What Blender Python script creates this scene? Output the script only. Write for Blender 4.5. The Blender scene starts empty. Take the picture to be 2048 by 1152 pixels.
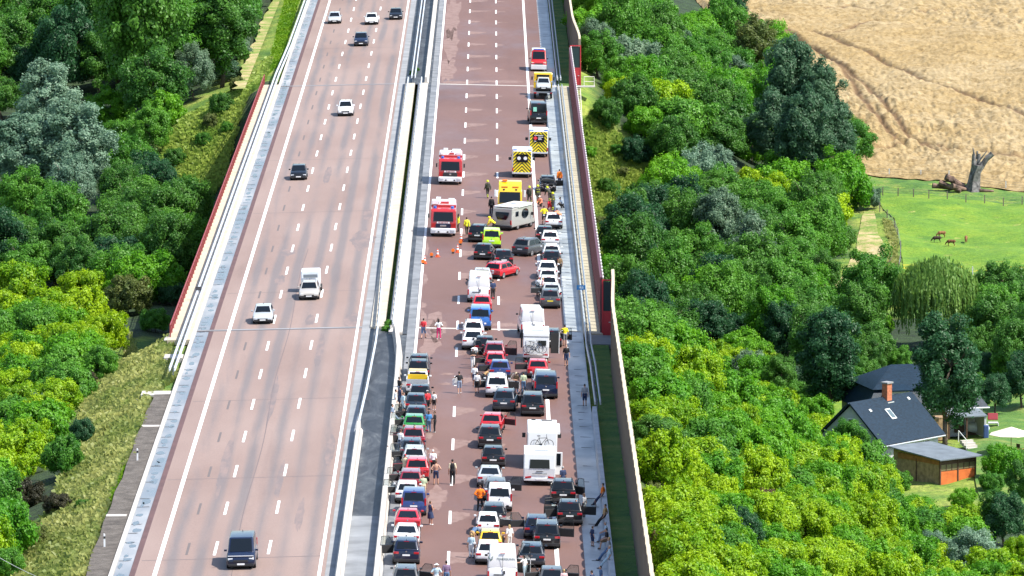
import bpy, bmesh, math, random
import numpy as np
from mathutils import Vector, Matrix, Euler
R = math.radians
rng = random.Random(7)
SC = bpy.context.scene
COL = SC.collection

# ------------------------------------------------------------------ camera, sky, sun, exposure
FPX = 13225.0                      # focal length in pixels of the 2048 px wide photograph
CAM_H = 74.4
cam_d = bpy.data.cameras.new('camera')
cam_d.sensor_width = 36.0
cam_d.lens = FPX * 36.0 / 2048.0
cam_d.clip_start = 5.0
cam_d.clip_end = 6000.0
cam = bpy.data.objects.new('camera', cam_d)
COL.objects.link(cam)
cam.location = (0, 0, CAM_H)
cam.rotation_euler = (R(90 - 7.03), 0, R(-0.1806))
SC.camera = cam

SUN_EL, SUN_AZ = 55.0, 110.0        # elevation, azimuth clockwise from +Y
world = bpy.data.worlds.new('World')
SC.world = world
world.use_nodes = True
wn = world.node_tree.nodes
sky = wn.new('ShaderNodeTexSky')
sky.sky_type = 'NISHITA'
sky.sun_disc = False
sky.sun_elevation = R(SUN_EL)
sky.sun_rotation = R(SUN_AZ)
wn['Background'].inputs['Strength'].default_value = 0.15
world.node_tree.links.new(sky.outputs['Color'], wn['Background'].inputs['Color'])
sun_d = bpy.data.lights.new('sun', 'SUN')
sun_d.energy = 4.7
sun_d.angle = R(0.5)
sun_d.color = (1.0, 0.95, 0.87)
sun = bpy.data.objects.new('sun', sun_d)
COL.objects.link(sun)
to_sun = Vector((math.sin(R(SUN_AZ)) * math.cos(R(SUN_EL)), math.cos(R(SUN_AZ)) * math.cos(R(SUN_EL)), math.sin(R(SUN_EL))))
sun.rotation_euler = (-to_sun).to_track_quat('-Z', 'Y').to_euler()
sun.location = (100, 400, 300)
SC.view_settings.view_transform = 'Standard'
SC.view_settings.look = 'None'
SC.view_settings.gamma = 1.0
SC.view_settings.use_curve_mapping = False
SC.view_settings.exposure = 0.86

# ------------------------------------------------------------------ materials
MATS = {}
def mat(name, col, rough=0.6, metal=0.0, coat=0.0, var=0.0, scale=1.0, bump=0.0, emit=0.0, spec=0.5):
    if name in MATS: return MATS[name]
    m = bpy.data.materials.new(name); m.use_nodes = True
    nt = m.node_tree; b = nt.nodes['Principled BSDF']
    b.inputs['Base Color'].default_value = (*col, 1)
    b.inputs['Roughness'].default_value = rough
    b.inputs['Metallic'].default_value = metal
    b.inputs['Coat Weight'].default_value = coat
    b.inputs['Coat Roughness'].default_value = 0.04
    b.inputs['Specular IOR Level'].default_value = spec
    if emit:
        b.inputs['Emission Color'].default_value = (*col, 1); b.inputs['Emission Strength'].default_value = emit
    if var or bump:
        tc = nt.nodes.new('ShaderNodeTexCoord')
        n = nt.nodes.new('ShaderNodeTexNoise'); n.inputs['Scale'].default_value = scale; n.inputs['Detail'].default_value = 6
        nt.links.new(tc.outputs['Object'], n.inputs['Vector'])
        if var:
            r = nt.nodes.new('ShaderNodeValToRGB')
            r.color_ramp.elements[0].position = 0.3; r.color_ramp.elements[1].position = 0.7
            r.color_ramp.elements[0].color = tuple(c * (1 - var) for c in col) + (1,)
            r.color_ramp.elements[1].color = tuple(min(1, c * (1 + var)) for c in col) + (1,)
            nt.links.new(n.outputs['Fac'], r.inputs['Fac']); nt.links.new(r.outputs['Color'], b.inputs['Base Color'])
        if bump:
            bp = nt.nodes.new('ShaderNodeBump'); bp.inputs['Strength'].default_value = bump
            nt.links.new(n.outputs['Fac'], bp.inputs['Height']); nt.links.new(bp.outputs['Normal'], b.inputs['Normal'])
    MATS[name] = m
    return m

class NT:                                   # tiny node-building helper
    def __init__(s, name):
        s.m = bpy.data.materials.new(name); s.m.use_nodes = True
        s.t = s.m.node_tree; s.b = s.t.nodes['Principled BSDF']; MATS[name] = s.m
        s.geo = s.t.nodes.new('ShaderNodeNewGeometry')
    def new(s, t, **kw):
        n = s.t.nodes.new(t)
        for k, v in kw.items(): setattr(n, k, v)
        return n
    def link(s, a, b): s.t.links.new(a, b)
    def noise(s, scale, detail=5, stretch=None, rough=0.55, dist=0.0):
        n = s.new('ShaderNodeTexNoise'); n.inputs['Scale'].default_value = scale; n.inputs['Detail'].default_value = detail
        n.inputs['Roughness'].default_value = rough; n.inputs['Distortion'].default_value = dist
        if stretch:
            mp = s.new('ShaderNodeMapping'); mp.inputs['Scale'].default_value = stretch
            s.link(s.geo.outputs['Position'], mp.inputs['Vector']); s.link(mp.outputs['Vector'], n.inputs['Vector'])
        else: s.link(s.geo.outputs['Position'], n.inputs['Vector'])
        return n.outputs['Fac']
    def ramp(s, fac, stops):
        r = s.new('ShaderNodeValToRGB'); e = r.color_ramp.elements
        while len(e) < len(stops): e.new(0.5)
        for el, (p, c) in zip(e, stops):
            el.position = p; el.color = (*c, 1) if len(c) == 3 else c
        s.link(fac, r.inputs['Fac']); return r.outputs['Color']
    def mix(s, fac, a, b, mode='MIX'):
        n = s.new('ShaderNodeMix', data_type='RGBA', blend_type=mode)
        for sock, v in ((n.inputs[0], fac), (n.inputs[6], a), (n.inputs[7], b)):
            if hasattr(v, 'is_linked'): s.link(v, sock)
            elif isinstance(v, (int, float)): sock.default_value = v
            else: sock.default_value = (*v, 1)
        return n.outputs[2]
    def math(s, op, a, b=0.0):
        n = s.new('ShaderNodeMath', operation=op)
        for sock, v in ((n.inputs[0], a), (n.inputs[1], b)):
            if hasattr(v, 'is_linked'): s.link(v, sock)
            else: sock.default_value = v
        return n.outputs[0]
    def xyz(s):
        n = s.new('ShaderNodeSeparateXYZ'); s.link(s.geo.outputs['Position'], n.inputs[0]); return n.outputs
    def bump(s, fac, strength, dist=0.1):
        n = s.new('ShaderNodeBump'); n.inputs['Strength'].default_value = strength; n.inputs['Distance'].default_value = dist
        s.link(fac, n.inputs['Height']); s.link(n.outputs['Normal'], s.b.inputs['Normal'])
    def color(s, c, rough=0.8):
        s.link(c, s.b.inputs['Base Color']); s.b.inputs['Roughness'].default_value = rough

# ------------------------------------------------------------------ objects
def tag(o, label=None, cat=None, group=None, kind=None):
    if label: o['label'] = label
    if cat: o['category'] = cat
    if group: o['group'] = group
    if kind: o['kind'] = kind
    return o
def link(name, me, m=None, parent=None):
    o = bpy.data.objects.new(name, me); COL.objects.link(o)
    if m is not None:
        if not me.materials: me.materials.append(m)
        if me.materials[0] is not m:
            o.material_slots[0].link = 'OBJECT'; o.material_slots[0].material = m
    if parent is not None: o.parent = parent
    return o
def empty(name, loc=(0, 0, 0), rot=(0, 0, 0)):
    o = bpy.data.objects.new(name, None); COL.objects.link(o)
    o.location = loc; o.rotation_euler = rot; o.empty_display_size = 0.5
    return o
def mesh_from(name, verts, faces, smooth=False, fmat=None, mats=()):
    me = bpy.data.meshes.new(name); me.from_pydata([tuple(v) for v in verts], [], [tuple(f) for f in faces])
    for m in mats: me.materials.append(m)
    if fmat is not None: me.polygons.foreach_set('material_index', list(fmat))
    if smooth: me.polygons.foreach_set('use_smooth', [True] * len(me.polygons))
    me.update(); return me

class MB:
    def __init__(s): s.v = []; s.f = []
    def add(s, vs, fs):
        k = len(s.v); s.v += [tuple(v) for v in vs]; s.f += [tuple(i + k for i in f) for f in fs]; return s
    def box(s, c, d, rz=0.0, rx=0.0, ry=0.0):
        x, y, z = (q / 2 for q in d)
        M = Matrix.Translation(c) @ Euler((rx, ry, rz)).to_matrix().to_4x4()
        vs = [M @ Vector(p) for p in ((-x, -y, -z), (x, -y, -z), (x, y, -z), (-x, y, -z), (-x, -y, z), (x, -y, z), (x, y, z), (-x, y, z))]
        return s.add(vs, [(0, 3, 2, 1), (4, 5, 6, 7), (0, 1, 5, 4), (1, 2, 6, 5), (2, 3, 7, 6), (3, 0, 4, 7)])
    def hexa(s, b, t):                       # 4 bottom points (ccw seen from above), 4 top points
        return s.add(list(b) + list(t), [(3, 2, 1, 0), (4, 5, 6, 7), (0, 1, 5, 4), (1, 2, 6, 5), (2, 3, 7, 6), (3, 0, 4, 7)])
    def tube(s, p0, p1, r0, r1=None, n=8, cap=True):
        r1 = r0 if r1 is None else r1
        p0, p1 = Vector(p0), Vector(p1); d = (p1 - p0)
        if d.length < 1e-6: return s
        q = d.to_track_quat('Z', 'Y'); vs = []
        for p, r in ((p0, r0), (p1, r1)):
            for i in range(n):
                a = 2 * math.pi * i / n; vs.append(p + q @ Vector((r * math.cos(a), r * math.sin(a), 0)))
        fs = [(i, (i + 1) % n, n + (i + 1) % n, n + i) for i in range(n)]
        if cap: fs += [tuple(range(n - 1, -1, -1)), tuple(range(n, 2 * n))]
        return s.add(vs, fs)
    def ball(s, c, r, n=10, k=6):
        if not hasattr(r, '__len__'): r = (r, r, r)
        vs = [(c[0], c[1], c[2] - r[2])]
        for j in range(1, k):
            t = math.pi * j / k - math.pi / 2
            for i in range(n):
                a = 2 * math.pi * i / n
                vs.append((c[0] + r[0] * math.cos(t) * math.cos(a), c[1] + r[1] * math.cos(t) * math.sin(a), c[2] + r[2] * math.sin(t)))
        vs.append((c[0], c[1], c[2] + r[2])); fs = []
        for i in range(n):
            fs.append((0, 1 + (i + 1) % n, 1 + i)); fs.append((len(vs) - 1, 1 + (k - 2) * n + i, 1 + (k - 2) * n + (i + 1) % n))
            for j in range(k - 2):
                a = 1 + j * n
                fs.append((a + i, a + (i + 1) % n, a + n + (i + 1) % n, a + n + i))
        return s.add(vs, fs)
    def quad(s, *p): return s.add(p, [tuple(range(len(p)))])
    def slab(s, pts, n, t):                  # flat polygon pts (3-D) thickened by t along n
        n = Vector(n).normalized() * t; k = len(pts)
        vs = [Vector(p) for p in pts] + [Vector(p) + n for p in pts]
        return s.add(vs, [tuple(range(k - 1, -1, -1)), tuple(range(k, 2 * k))] + [(i, (i + 1) % k, k + (i + 1) % k, k + i) for i in range(k)])
    def prism(s, prof, x0, x1):              # profile in (y, z), extruded along x
        k = len(prof)
        vs = [(x0, y, z) for y, z in prof] + [(x1, y, z) for y, z in prof]
        return s.add(vs, [tuple(range(k)), tuple(range(2 * k - 1, k - 1, -1))] + [(i, k + i, k + (i + 1) % k, (i + 1) % k) for i in range(k)])
    def rings(s, rs, closed=True, caps=True):
        n = len(rs[0]); vs = [p for r in rs for p in r]; fs = []
        for j in range(len(rs) - 1):
            for i in range(n if closed else n - 1):
                fs.append((j * n + i, j * n + (i + 1) % n, (j + 1) * n + (i + 1) % n, (j + 1) * n + i))
        if caps: fs += [tuple(range(n - 1, -1, -1)), tuple(range((len(rs) - 1) * n, len(rs) * n))]
        return s.add(vs, fs)
    def mesh(s, name, bevel=0.0, seg=2, smooth=False, angle=35):
        bm = bmesh.new()
        vs = [bm.verts.new(v) for v in s.v]
        for f in s.f:
            try: bm.faces.new([vs[i] for i in f])
            except ValueError: pass
        bmesh.ops.recalc_face_normals(bm, faces=bm.faces)
        if bevel:
            ed = [e for e in bm.edges if len(e.link_faces) == 2 and e.calc_face_angle(0) > R(angle)]
            bmesh.ops.bevel(bm, geom=ed, offset=bevel, segments=seg, affect='EDGES', profile=0.6, clamp_overlap=True)
        me = bpy.data.meshes.new(name); bm.to_mesh(me); bm.free()
        if smooth: me.polygons.foreach_set('use_smooth', [True] * len(me.polygons))
        return me
    def build(s, name, m, parent=None, bevel=0.0, seg=2, smooth=False):
        return link(name, s.mesh(name, bevel, seg, smooth), m, parent)

def text_mesh(txt, size, name='lettering', depth=0.004):
    c = bpy.data.curves.new(name, 'FONT'); c.body = txt; c.size = size; c.align_x = 'CENTER'; c.align_y = 'CENTER'; c.extrude = depth
    o = bpy.data.objects.new(name, c); COL.objects.link(o)
    dg = bpy.context.evaluated_depsgraph_get()
    me = bpy.data.meshes.new_from_object(o.evaluated_get(dg)); me.name = name
    bpy.data.objects.remove(o); bpy.data.curves.remove(c)
    return me

# ------------------------------------------------------------------ the lie of the land
X_CROWN = -9.2
B0, B1 = 575.0, 808.0               # the bridge spans from B0 to B1 along the road
def road_z(x): return -0.022 * abs(x - X_CROWN)
def lerp(a, b, t): return a + (b - a) * t
def sstep(a, b, x):
    t = np.clip((np.asarray(x, float) - a) / (b - a), 0, 1); return t * t * (3 - 2 * t)
def terrain(x, y, fine=True):
    x = np.asarray(x, float); y = np.asarray(y, float)
    fl = np.interp(y, [200, 300, 560, 620, 720, 800, 870, 1000, 1500, 3000], [-6, -9, -11, -14, -14.5, -12, -5, -3, 0, 10])
    fr = np.interp(y, [200, 300, 700, 800, 900, 1000, 1500, 3000], [-18, -18, -18, -14.5, -11, -8, 2, 20])
    form = -0.022 * np.abs(np.clip(x, -30, 12) - X_CROWN) - 0.45
    dl = np.clip((-28.3 - x) / 26, 0, 1); dr = np.clip((x - 10.6) / 27, 0, 1)
    emb = np.where(x < X_CROWN, lerp(form, fl, dl ** 0.85), lerp(form, fr, dr ** 0.9))
    s = sstep(-30, 12, x); floor = fl * (1 - s) + fr * s
    floor = np.where(x < -54.3, fl, np.where(x > 37.6, fr, floor))
    f = np.clip(1 - sstep(B0 - 2, B0 + 26, y) + sstep(B1 - 16, B1 + 4, y), 0, 1)
    z = floor * (1 - f) + emb * f
    if fine:
        out = np.clip(np.maximum(-29 - x, x - 11.5) / 6, 0, 1)
        z = z + out * (0.35 * np.sin(x * 0.31 + y * 0.13) * np.sin(y * 0.21 - x * 0.07) + 0.12 * np.sin(x * 1.3 + 2 * np.sin(y * .6)) * np.sin(y * 0.9))
    return z
CR = cam.rotation_euler.to_matrix()
def ray(px, py): return (CR @ Vector(((px - 1024) / FPX, -(py - 576) / FPX, -1))).normalized()
def at(px, py, h=0.0):              # the point h above the carriageway seen at this pixel of the photograph
    d = ray(px, py); z = 0.0
    for _ in range(6):
        t = (z + h - CAM_H) / d.z; p = Vector((d.x * t, d.y * t, z + h)); z = road_z(p.x)
    return p
def atz(px, py, z):
    d = ray(px, py); t = (z - CAM_H) / d.z; return Vector((d.x * t, d.y * t, z))
def at_ter(px, py, h=0.0):          # the same on the open ground
    d = ray(px, py); t = 330.0
    while t < 2500:
        if CAM_H + d.z * t <= float(terrain(d.x * t, d.y * t)) + h: break
        t += 0.5
    return Vector((d.x * t, d.y * t, float(terrain(d.x * t, d.y * t))))
def to_px(p):
    q = CR.transposed() @ (Vector(p) - Vector((0, 0, CAM_H)))
    return 1024 + FPX * q.x / -q.z, 576 - FPX * q.y / -q.z
# ------------------------------------------------------------------ ground
def grid_mesh(name, xs, ys, zf):
    X, Y = np.meshgrid(xs, ys); Z = zf(X, Y)
    n, k = len(ys), len(xs)
    co = np.stack([X, Y, Z], -1).reshape(-1, 3).astype(np.float32)
    i = np.arange((n - 1) * (k - 1)); r, c = i // (k - 1), i % (k - 1); a = r * k + c
    fs = np.stack([a, a + 1, a + k + 1, a + k], -1)
    return np_mesh(name, co, fs)
def np_mesh(name, co, fs, smooth=True):
    me = bpy.data.meshes.new(name); nv, nf, q = len(co), len(fs), fs.shape[1]
    me.vertices.add(nv); me.vertices.foreach_set('co', np.ascontiguousarray(co, np.float32).ravel())
    me.loops.add(nf * q); me.loops.foreach_set('vertex_index', np.ascontiguousarray(fs, np.int32).ravel())
    me.polygons.add(nf); me.polygons.foreach_set('loop_start', np.arange(0, nf * q, q, dtype=np.int32))
    if smooth: me.polygons.foreach_set('use_smooth', np.ones(nf, bool))
    me.update(calc_edges=True); me.validate(); return me

n = NT('ground_mat')
c = n.ramp(n.noise(0.16, 8, rough=0.62), [(0.30, (0.03, 0.10, 0.012)), (0.42, (0.09, 0.18, 0.018)), (0.55, (0.19, 0.26, 0.035)), (0.75, (0.34, 0.34, 0.10))])
c2 = n.ramp(n.noise(1.7, 5), [(0.3, (0.55, 0.6, 0.5)), (0.7, (1.25, 1.2, 1.1))])
wd_ = n.new('ShaderNodeAttribute'); wd_.attribute_name = 'wood'  # this mask also carries the shade painted below the bridge
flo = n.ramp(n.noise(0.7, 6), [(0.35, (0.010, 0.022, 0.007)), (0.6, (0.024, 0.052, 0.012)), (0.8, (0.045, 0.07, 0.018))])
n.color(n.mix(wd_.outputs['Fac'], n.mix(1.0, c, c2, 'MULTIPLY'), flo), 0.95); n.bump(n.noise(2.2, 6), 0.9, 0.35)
n = NT('wheat_mat')
w = n.noise(0.9, 8, (1, .6, 1), 0.72, 0.6)
c = n.ramp(w, [(0.30, (0.12, 0.075, 0.024)), (0.43, (0.25, 0.18, 0.074)), (0.56, (0.33, 0.25, 0.122)), (0.78, (0.42, 0.335, 0.19))])
tk = n.new('ShaderNodeAttribute'); tk.attribute_name = 'track'; c = n.mix(tk.outputs['Fac'], c, (0.14, 0.085, 0.036))
c2 = n.ramp(n.noise(0.05, 4), [(0.35, (1.08, 1.08, 1.15)), (0.65, (0.97, 0.9, 0.76))])
n.color(n.mix(1.0, c, c2, 'MULTIPLY'), 0.9); n.bump(n.noise(1.6, 8, rough=0.7), 0.7, 0.4)
BUTTER = at_ter(1980, 545).y
n = NT('meadow_mat')
c = n.ramp(n.noise(0.22, 8, rough=0.65), [(0.3, (0.055, 0.15, 0.008)), (0.5, (0.11, 0.22, 0.010)), (0.7, (0.18, 0.27, 0.014))])
c2 = n.ramp(n.noise(2.5, 6, rough=0.7), [(0.3, (0.6, 0.68, 0.5)), (0.7, (1.3, 1.2, 1.3))])
c = n.mix(1.0, c, c2, 'MULTIPLY'); Yp = n.xyz()[1]                      # buttercups along the near edge
bc = n.math('MULTIPLY', n.math('LESS_THAN', n.math('ABSOLUTE', n.math('SUBTRACT', Yp, BUTTER)), 7.0), n.math('GREATER_THAN', n.noise(0.5, 6, (.4, 1, 1)), 0.56))
n.color(n.mix(n.math('MULTIPLY', bc, 0.75), c, (0.42, 0.36, 0.012)), 0.95); n.bump(n.noise(3, 6), 0.8, 0.2)
n = NT('rough_grass_mat')
c = n.ramp(n.noise(0.35, 7, rough=0.65), [(0.3, (0.03, 0.10, 0.015)), (0.5, (0.08, 0.17, 0.02)), (0.72, (0.2, 0.22, 0.05))])
n.color(c, 0.95); n.bump(n.noise(2.5, 6), 0.9, 0.25)
n = NT('straw_mat')
c = n.ramp(n.noise(0.42, 8, rough=.7), [(0.34, (0.10, 0.20, 0.02)), (0.47, (0.20, 0.24, 0.05)), (0.56, (0.36, 0.29, 0.13)), (0.7, (0.44, 0.36, 0.2))])
n.color(c, 0.95); n.bump(n.noise(3, 6), 0.8, 0.2)
n = NT('gravel_mat')
c = n.ramp(n.noise(1.2, 8, rough=0.7), [(0.3, (0.045, 0.037, 0.03)), (0.5, (0.095, 0.08, 0.066)), (0.75, (0.16, 0.14, 0.12))])
n.color(c, 0.95); n.bump(n.noise(6, 6), 0.8, 0.1)

xs = np.unique(np.concatenate([np.linspace(-2500, -140, 24), np.arange(-140, 171, 2.0), np.linspace(171, 2500, 24)]))
ys = np.unique(np.concatenate([np.linspace(60, 400, 40), np.arange(400, 1150, 2.0), np.linspace(1150, 4500, 60)]))
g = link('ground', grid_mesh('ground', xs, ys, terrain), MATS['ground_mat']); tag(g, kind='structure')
# woodland floor: leaf litter and undergrowth under tree stands; below the bridge painted shade
WOODS_AND_SHADE = [[(-120, -60), (555, -60), (540, 20), (505, 100), (420, 170), (385, 200), (300, 250), (320, 330), (385, 400), (420, 440), (350, 650), (300, 660), (-150, 560)], [(300, 400), (450, 280), (540, 160), (700, 300), (500, 640), (350, 690), (290, 640)],  # last outline of this row: bridge shade painted onto the ground
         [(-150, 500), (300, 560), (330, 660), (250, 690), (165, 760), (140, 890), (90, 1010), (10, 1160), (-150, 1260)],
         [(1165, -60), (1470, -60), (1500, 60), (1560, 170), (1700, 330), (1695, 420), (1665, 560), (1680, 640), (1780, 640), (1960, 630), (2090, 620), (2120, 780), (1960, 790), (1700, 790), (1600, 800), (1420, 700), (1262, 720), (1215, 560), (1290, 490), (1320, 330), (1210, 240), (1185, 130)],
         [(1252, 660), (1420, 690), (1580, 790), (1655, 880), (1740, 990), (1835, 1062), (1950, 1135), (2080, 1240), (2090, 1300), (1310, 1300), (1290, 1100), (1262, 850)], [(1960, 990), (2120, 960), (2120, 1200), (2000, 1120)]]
def in_poly_np(x, y, W):
    c = np.zeros(x.shape, bool)
    for (x0, y0), (x1, y1) in zip(W, W[1:] + W[:1]):
        k = (y0 > y) != (y1 > y); c ^= k & (x < (x1 - x0) * (y - y0) / ((y1 - y0) if y1 != y0 else 1e-9) + x0)
    return c
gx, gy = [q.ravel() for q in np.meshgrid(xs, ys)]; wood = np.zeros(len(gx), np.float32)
for P in WOODS_AND_SHADE: wood[in_poly_np(gx, gy, [(q.x, q.y) for q in (at_ter(*p) for p in P)])] = 1
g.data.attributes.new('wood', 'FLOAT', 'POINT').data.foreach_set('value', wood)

def drape(name, left, right, nu, nv, m, off=0.06, disp=None, kind='structure'):
    """a sheet laid on the ground between two polylines of pixels"""
    def res(pl, k):
        P = [at_ter(*p) for p in pl]; L = [0]
        for a, b in zip(P, P[1:]): L.append(L[-1] + (b - a).length)
        t = np.linspace(0, L[-1], k)
        return np.interp(t, L, [p.x for p in P]), np.interp(t, L, [p.y for p in P])
    ax, ay = res(left, nv); bx, by = res(right, nv)
    u = np.linspace(0, 1, nu)[None, :]
    X = ax[:, None] * (1 - u) + bx[:, None] * u; Y = ay[:, None] * (1 - u) + by[:, None] * u
    Z = terrain(X, Y) + off
    if disp is not None:
        e = np.clip((1 - np.linspace(0, 1, nv)) * nv / 7, 0, 1)[:, None] * np.clip(u * nu / 4, 0, 1); D, TR = disp(X, Y); Z = Z + D * e
    co = np.stack([X, Y, Z], -1).reshape(-1, 3)
    i = np.arange((nv - 1) * (nu - 1)); r, cc = i // (nu - 1), i % (nu - 1); a = r * nu + cc
    fs = np.stack([a, a + 1, a + nu + 1, a + nu], -1)
    o = link(name, np_mesh(name, co, fs), m); tag(o, kind=kind)
    if disp is not None: o.data.attributes.new('track', 'FLOAT', 'POINT').data.foreach_set('value', np.clip(TR, 0, 1).astype(np.float32).ravel())
    return o
_tb = np.random.RandomState(3).rand(256, 256)
def vnoise(x, y):
    xi, yi = np.floor(x).astype(int), np.floor(y).astype(int); fx, fy = x - xi, y - yi
    fx = fx * fx * (3 - 2 * fx); fy = fy * fy * (3 - 2 * fy); g = lambda i, j: _tb[(xi + i) & 255, (yi + j) & 255]
    return (g(0, 0) * (1 - fx) + g(1, 0) * fx) * (1 - fy) + (g(0, 1) * (1 - fx) + g(1, 1) * fx) * fy
def wheat_disp(X, Y):
    # lodged patches: billowy ridges; flattened wheel tracks are pressed in
    p = np.clip(vnoise(X * .06 + 3, Y * .028) * 2.2 - 0.6, 0, 1)
    b = np.abs(vnoise(X * .55, Y * .22) - .5) * 2 + .5 * np.abs(vnoise(X * 1.3, Y * .55) - .5) * 2
    z = 0.6 - p * 0.45 * (1 - b) + (0.06 + .3 * p) * vnoise(X * 1.9, Y * .8) + .22 * vnoise(X * 3.1 + 9, Y * 1.3); tr = np.zeros_like(X)
    for line, wd in TRACKS:
        for (x0, y0), (x1, y1) in zip(line, line[1:]):
            dx, dy = x1 - x0, y1 - y0; L2 = dx * dx + dy * dy
            t = np.clip(((X - x0) * dx + (Y - y0) * dy) / L2, 0, 1)
            d = np.hypot(X - x0 - t * dx, (Y - y0 - t * dy))
            k = np.exp(-(d / wd) ** 2); z = z - 0.35 * k; tr = np.maximum(tr, np.exp(-(d / wd / .95) ** 2) * (.85 + .5 * vnoise(X * .3, Y * .12)))
    return z, tr
def wline(pl): return [(p.x, p.y) for p in (at_ter(*q) for q in pl)]
TRACKS = [(wline([(1480, 40), (1600, 90), (1690, 150), (1730, 212), (1793, 290), (1812, 294)]), .5), (wline([(1560, 60), (1700, 150), (1755, 202), (1822, 285), (1900, 308), (2050, 330)]), .45),
          (wline([(1625, 72), (1760, 130), (1850, 172), (1960, 210), (2060, 245)]), .5), (wline([(1650, 24), (1700, 22), (1790, 33), (1880, 28)]), .6),
          (wline([(1812, 294), (1760, 305), (1700, 312)]), .5), (wline([(1822, 285), (1870, 310), (2050, 326)]), .5), (wline([(1655, 75), (1700, 65), (1750, 52)]), .6)]
drape('wheat_field', [(1290, -140), (1390, 0), (1500, 150), (1672, 342)], [(2600, -140), (2500, 20), (2330, 180), (2200, 398)], 380, 460, MATS['wheat_mat'], 0.12, wheat_disp)
drape('grass_verge', [(1668, 342), (1690, 378), (1700, 392)], [(2210, 402), (2200, 430), (2180, 440)], 60, 30, MATS['rough_grass_mat'], 0.05)
drape('meadow', [(1735, 385), (1790, 440), (1805, 520), (1812, 620)], [(2200, 425), (2200, 480), (2200, 540), (2200, 640)], 80, 60, MATS['meadow_mat'], 0.09)
drape('grass_track', [(1728, 425), (1718, 465), (1712, 500), (1692, 545), (1664, 580)], [(1748, 425), (1756, 470), (1770, 500), (1758, 545), (1738, 580)], 30, 40, MATS['straw_mat'], 0.13)
drape('gravel_path', [(1672, 578), (1682, 590)], [(1752, 582), (1752, 598)], 20, 10, MATS['gravel_mat'], 0.22)
drape('garden_shade_ground', [(1915, 800), (1925, 880), (1955, 985), (1985, 1060)], [(2140, 800), (2140, 880), (2140, 985), (2140, 1060)], 24, 30, MATS['rough_grass_mat'], 0.12)  # darker grass sheet laid in place of the trees' deep shade
drape('lawn', [(1655, 805), (1660, 960)], [(1770, 805), (1770, 960)], 14, 14, MATS['meadow_mat'], 0.12)

# ------------------------------------------------------------------ carriageways
def strip(name, x0, x1, m, dz=0.0, y0=330, y1=1500, t=0.0, step=40, wob=0.0, kind='structure', th=None):
    ys = np.arange(y0, y1 + 0.1, step) if (y1 - y0) > step else np.array([y0, y1])
    ys = np.unique(np.append(ys, y1)); mb = MB(); r_ = random.Random(int(abs(x0) * 10))
    xs_ = [x0, x1] if not (x0 < X_CROWN < x1) else [x0, X_CROWN, x1]
    rows = []
    for y in ys:
        w = [0 if not wob else r_.uniform(-wob, wob), 0]
        rows.append([(x + (w[0] if k == 0 else 0), y, road_z(x) + dz) for k, x in enumerate(xs_)])
    for a, b in zip(rows, rows[1:]):
        for i in range(len(xs_) - 1):
            if th is None: mb.quad(a[i], a[i + 1], b[i + 1], b[i])
            else:
                dn = lambda p: (p[0], p[1], p[2] - th)
                mb.hexa([dn(a[i]), dn(a[i + 1]), dn(b[i + 1]), dn(b[i])], [a[i], a[i + 1], b[i + 1], b[i]])
    o = mb.build(name, m)
    if kind: tag(o, kind=kind)
    return o

n = NT('asphalt_oncoming')
X = n.xyz()[0]; xn = n.math('ADD', X, n.math('MULTIPLY', n.noise(0.04, 3), 0.5))
per = n.math('FRACT', n.math('MULTIPLY', n.math('ADD', xn, 23.0 - 0.25), 1 / 1.875))      # two wheel paths in each 3.75 m lane
path = n.math('SUBTRACT', 1.0, n.math('MULTIPLY', n.math('ABSOLUTE', n.math('SUBTRACT', per, 0.5)), 3.2))
path = n.math('MULTIPLY', n.math('MAXIMUM', path, 0.0), n.math('MULTIPLY', n.math('SUBTRACT', n.noise(0.10, 5, (1.6, .10, 1), .6, 1.0), 0.36), 4.6))
lane = n.math('GREATER_THAN', X, -22.8); path = n.math('MULTIPLY', path, lane)
base = n.ramp(n.noise(0.12, 7, (1, .25, 1)), [(0.3, (0.21, 0.142, 0.117)), (0.5, (0.245, 0.172, 0.144)), (0.72, (0.275, 0.20, 0.17))])
fine = n.ramp(n.noise(9, 4), [(0.25, (0.84, 0.84, 0.84)), (0.75, (1.12, 1.12, 1.12))])
c = n.mix(n.math('MINIMUM', n.math('MAXIMUM', path, 0.0), 0.62), base, (0.115, 0.112, 0.118))
c = n.mix(1.0, c, fine, 'MULTIPLY')
st = n.ramp(n.noise(0.5, 6, (1, .05, 1)), [(0.25, (0.72, 0.72, 0.74)), (0.42, (1, 1, 1))]); c = n.mix(0.6, c, st, 'MULTIPLY')
n.color(c, 0.75)
n = NT('asphalt_jam')
base = n.ramp(n.noise(0.1, 7, (1, .3, 1)), [(0.3, (0.125, 0.065, 0.051)), (0.55, (0.148, 0.080, 0.064)), (0.75, (0.168, 0.095, 0.078))])
fine = n.ramp(n.noise(10, 4), [(0.25, (0.88, 0.88, 0.88)), (0.75, (1.1, 1.1, 1.1))])
st = n.ramp(n.noise(0.35, 6, (1, .06, 1)), [(0.28, (0.86, 0.86, 0.88)), (0.45, (1, 1, 1))])
c = n.mix(1.0, n.mix(0.8, base, st, 'MULTIPLY'), fine, 'MULTIPLY')
wr = n.ramp(n.noise(0.13, 4, (1, .3, 1)), [(0.45, (0.75,) * 3), (0.7, (0.42,) * 3)])
n.color(c, 0.7); n.link(wr, n.b.inputs['Roughness'])
n = NT('dry_asphalt'); n.color(n.ramp(n.noise(1.1, 7, (1, .5, 1), .7), [(0.36, (0.15, 0.088, 0.073)), (0.5, (0.20, 0.127, 0.108)), (0.7, (0.225, 0.147, 0.127))]), .85); M_DRY = MATS['dry_asphalt']
M_EDGE = mat('red_edge_asphalt', (0.10, 0.05, 0.045), 0.7, var=0.15, scale=0.5)
n = NT('gutter_mat')
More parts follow.
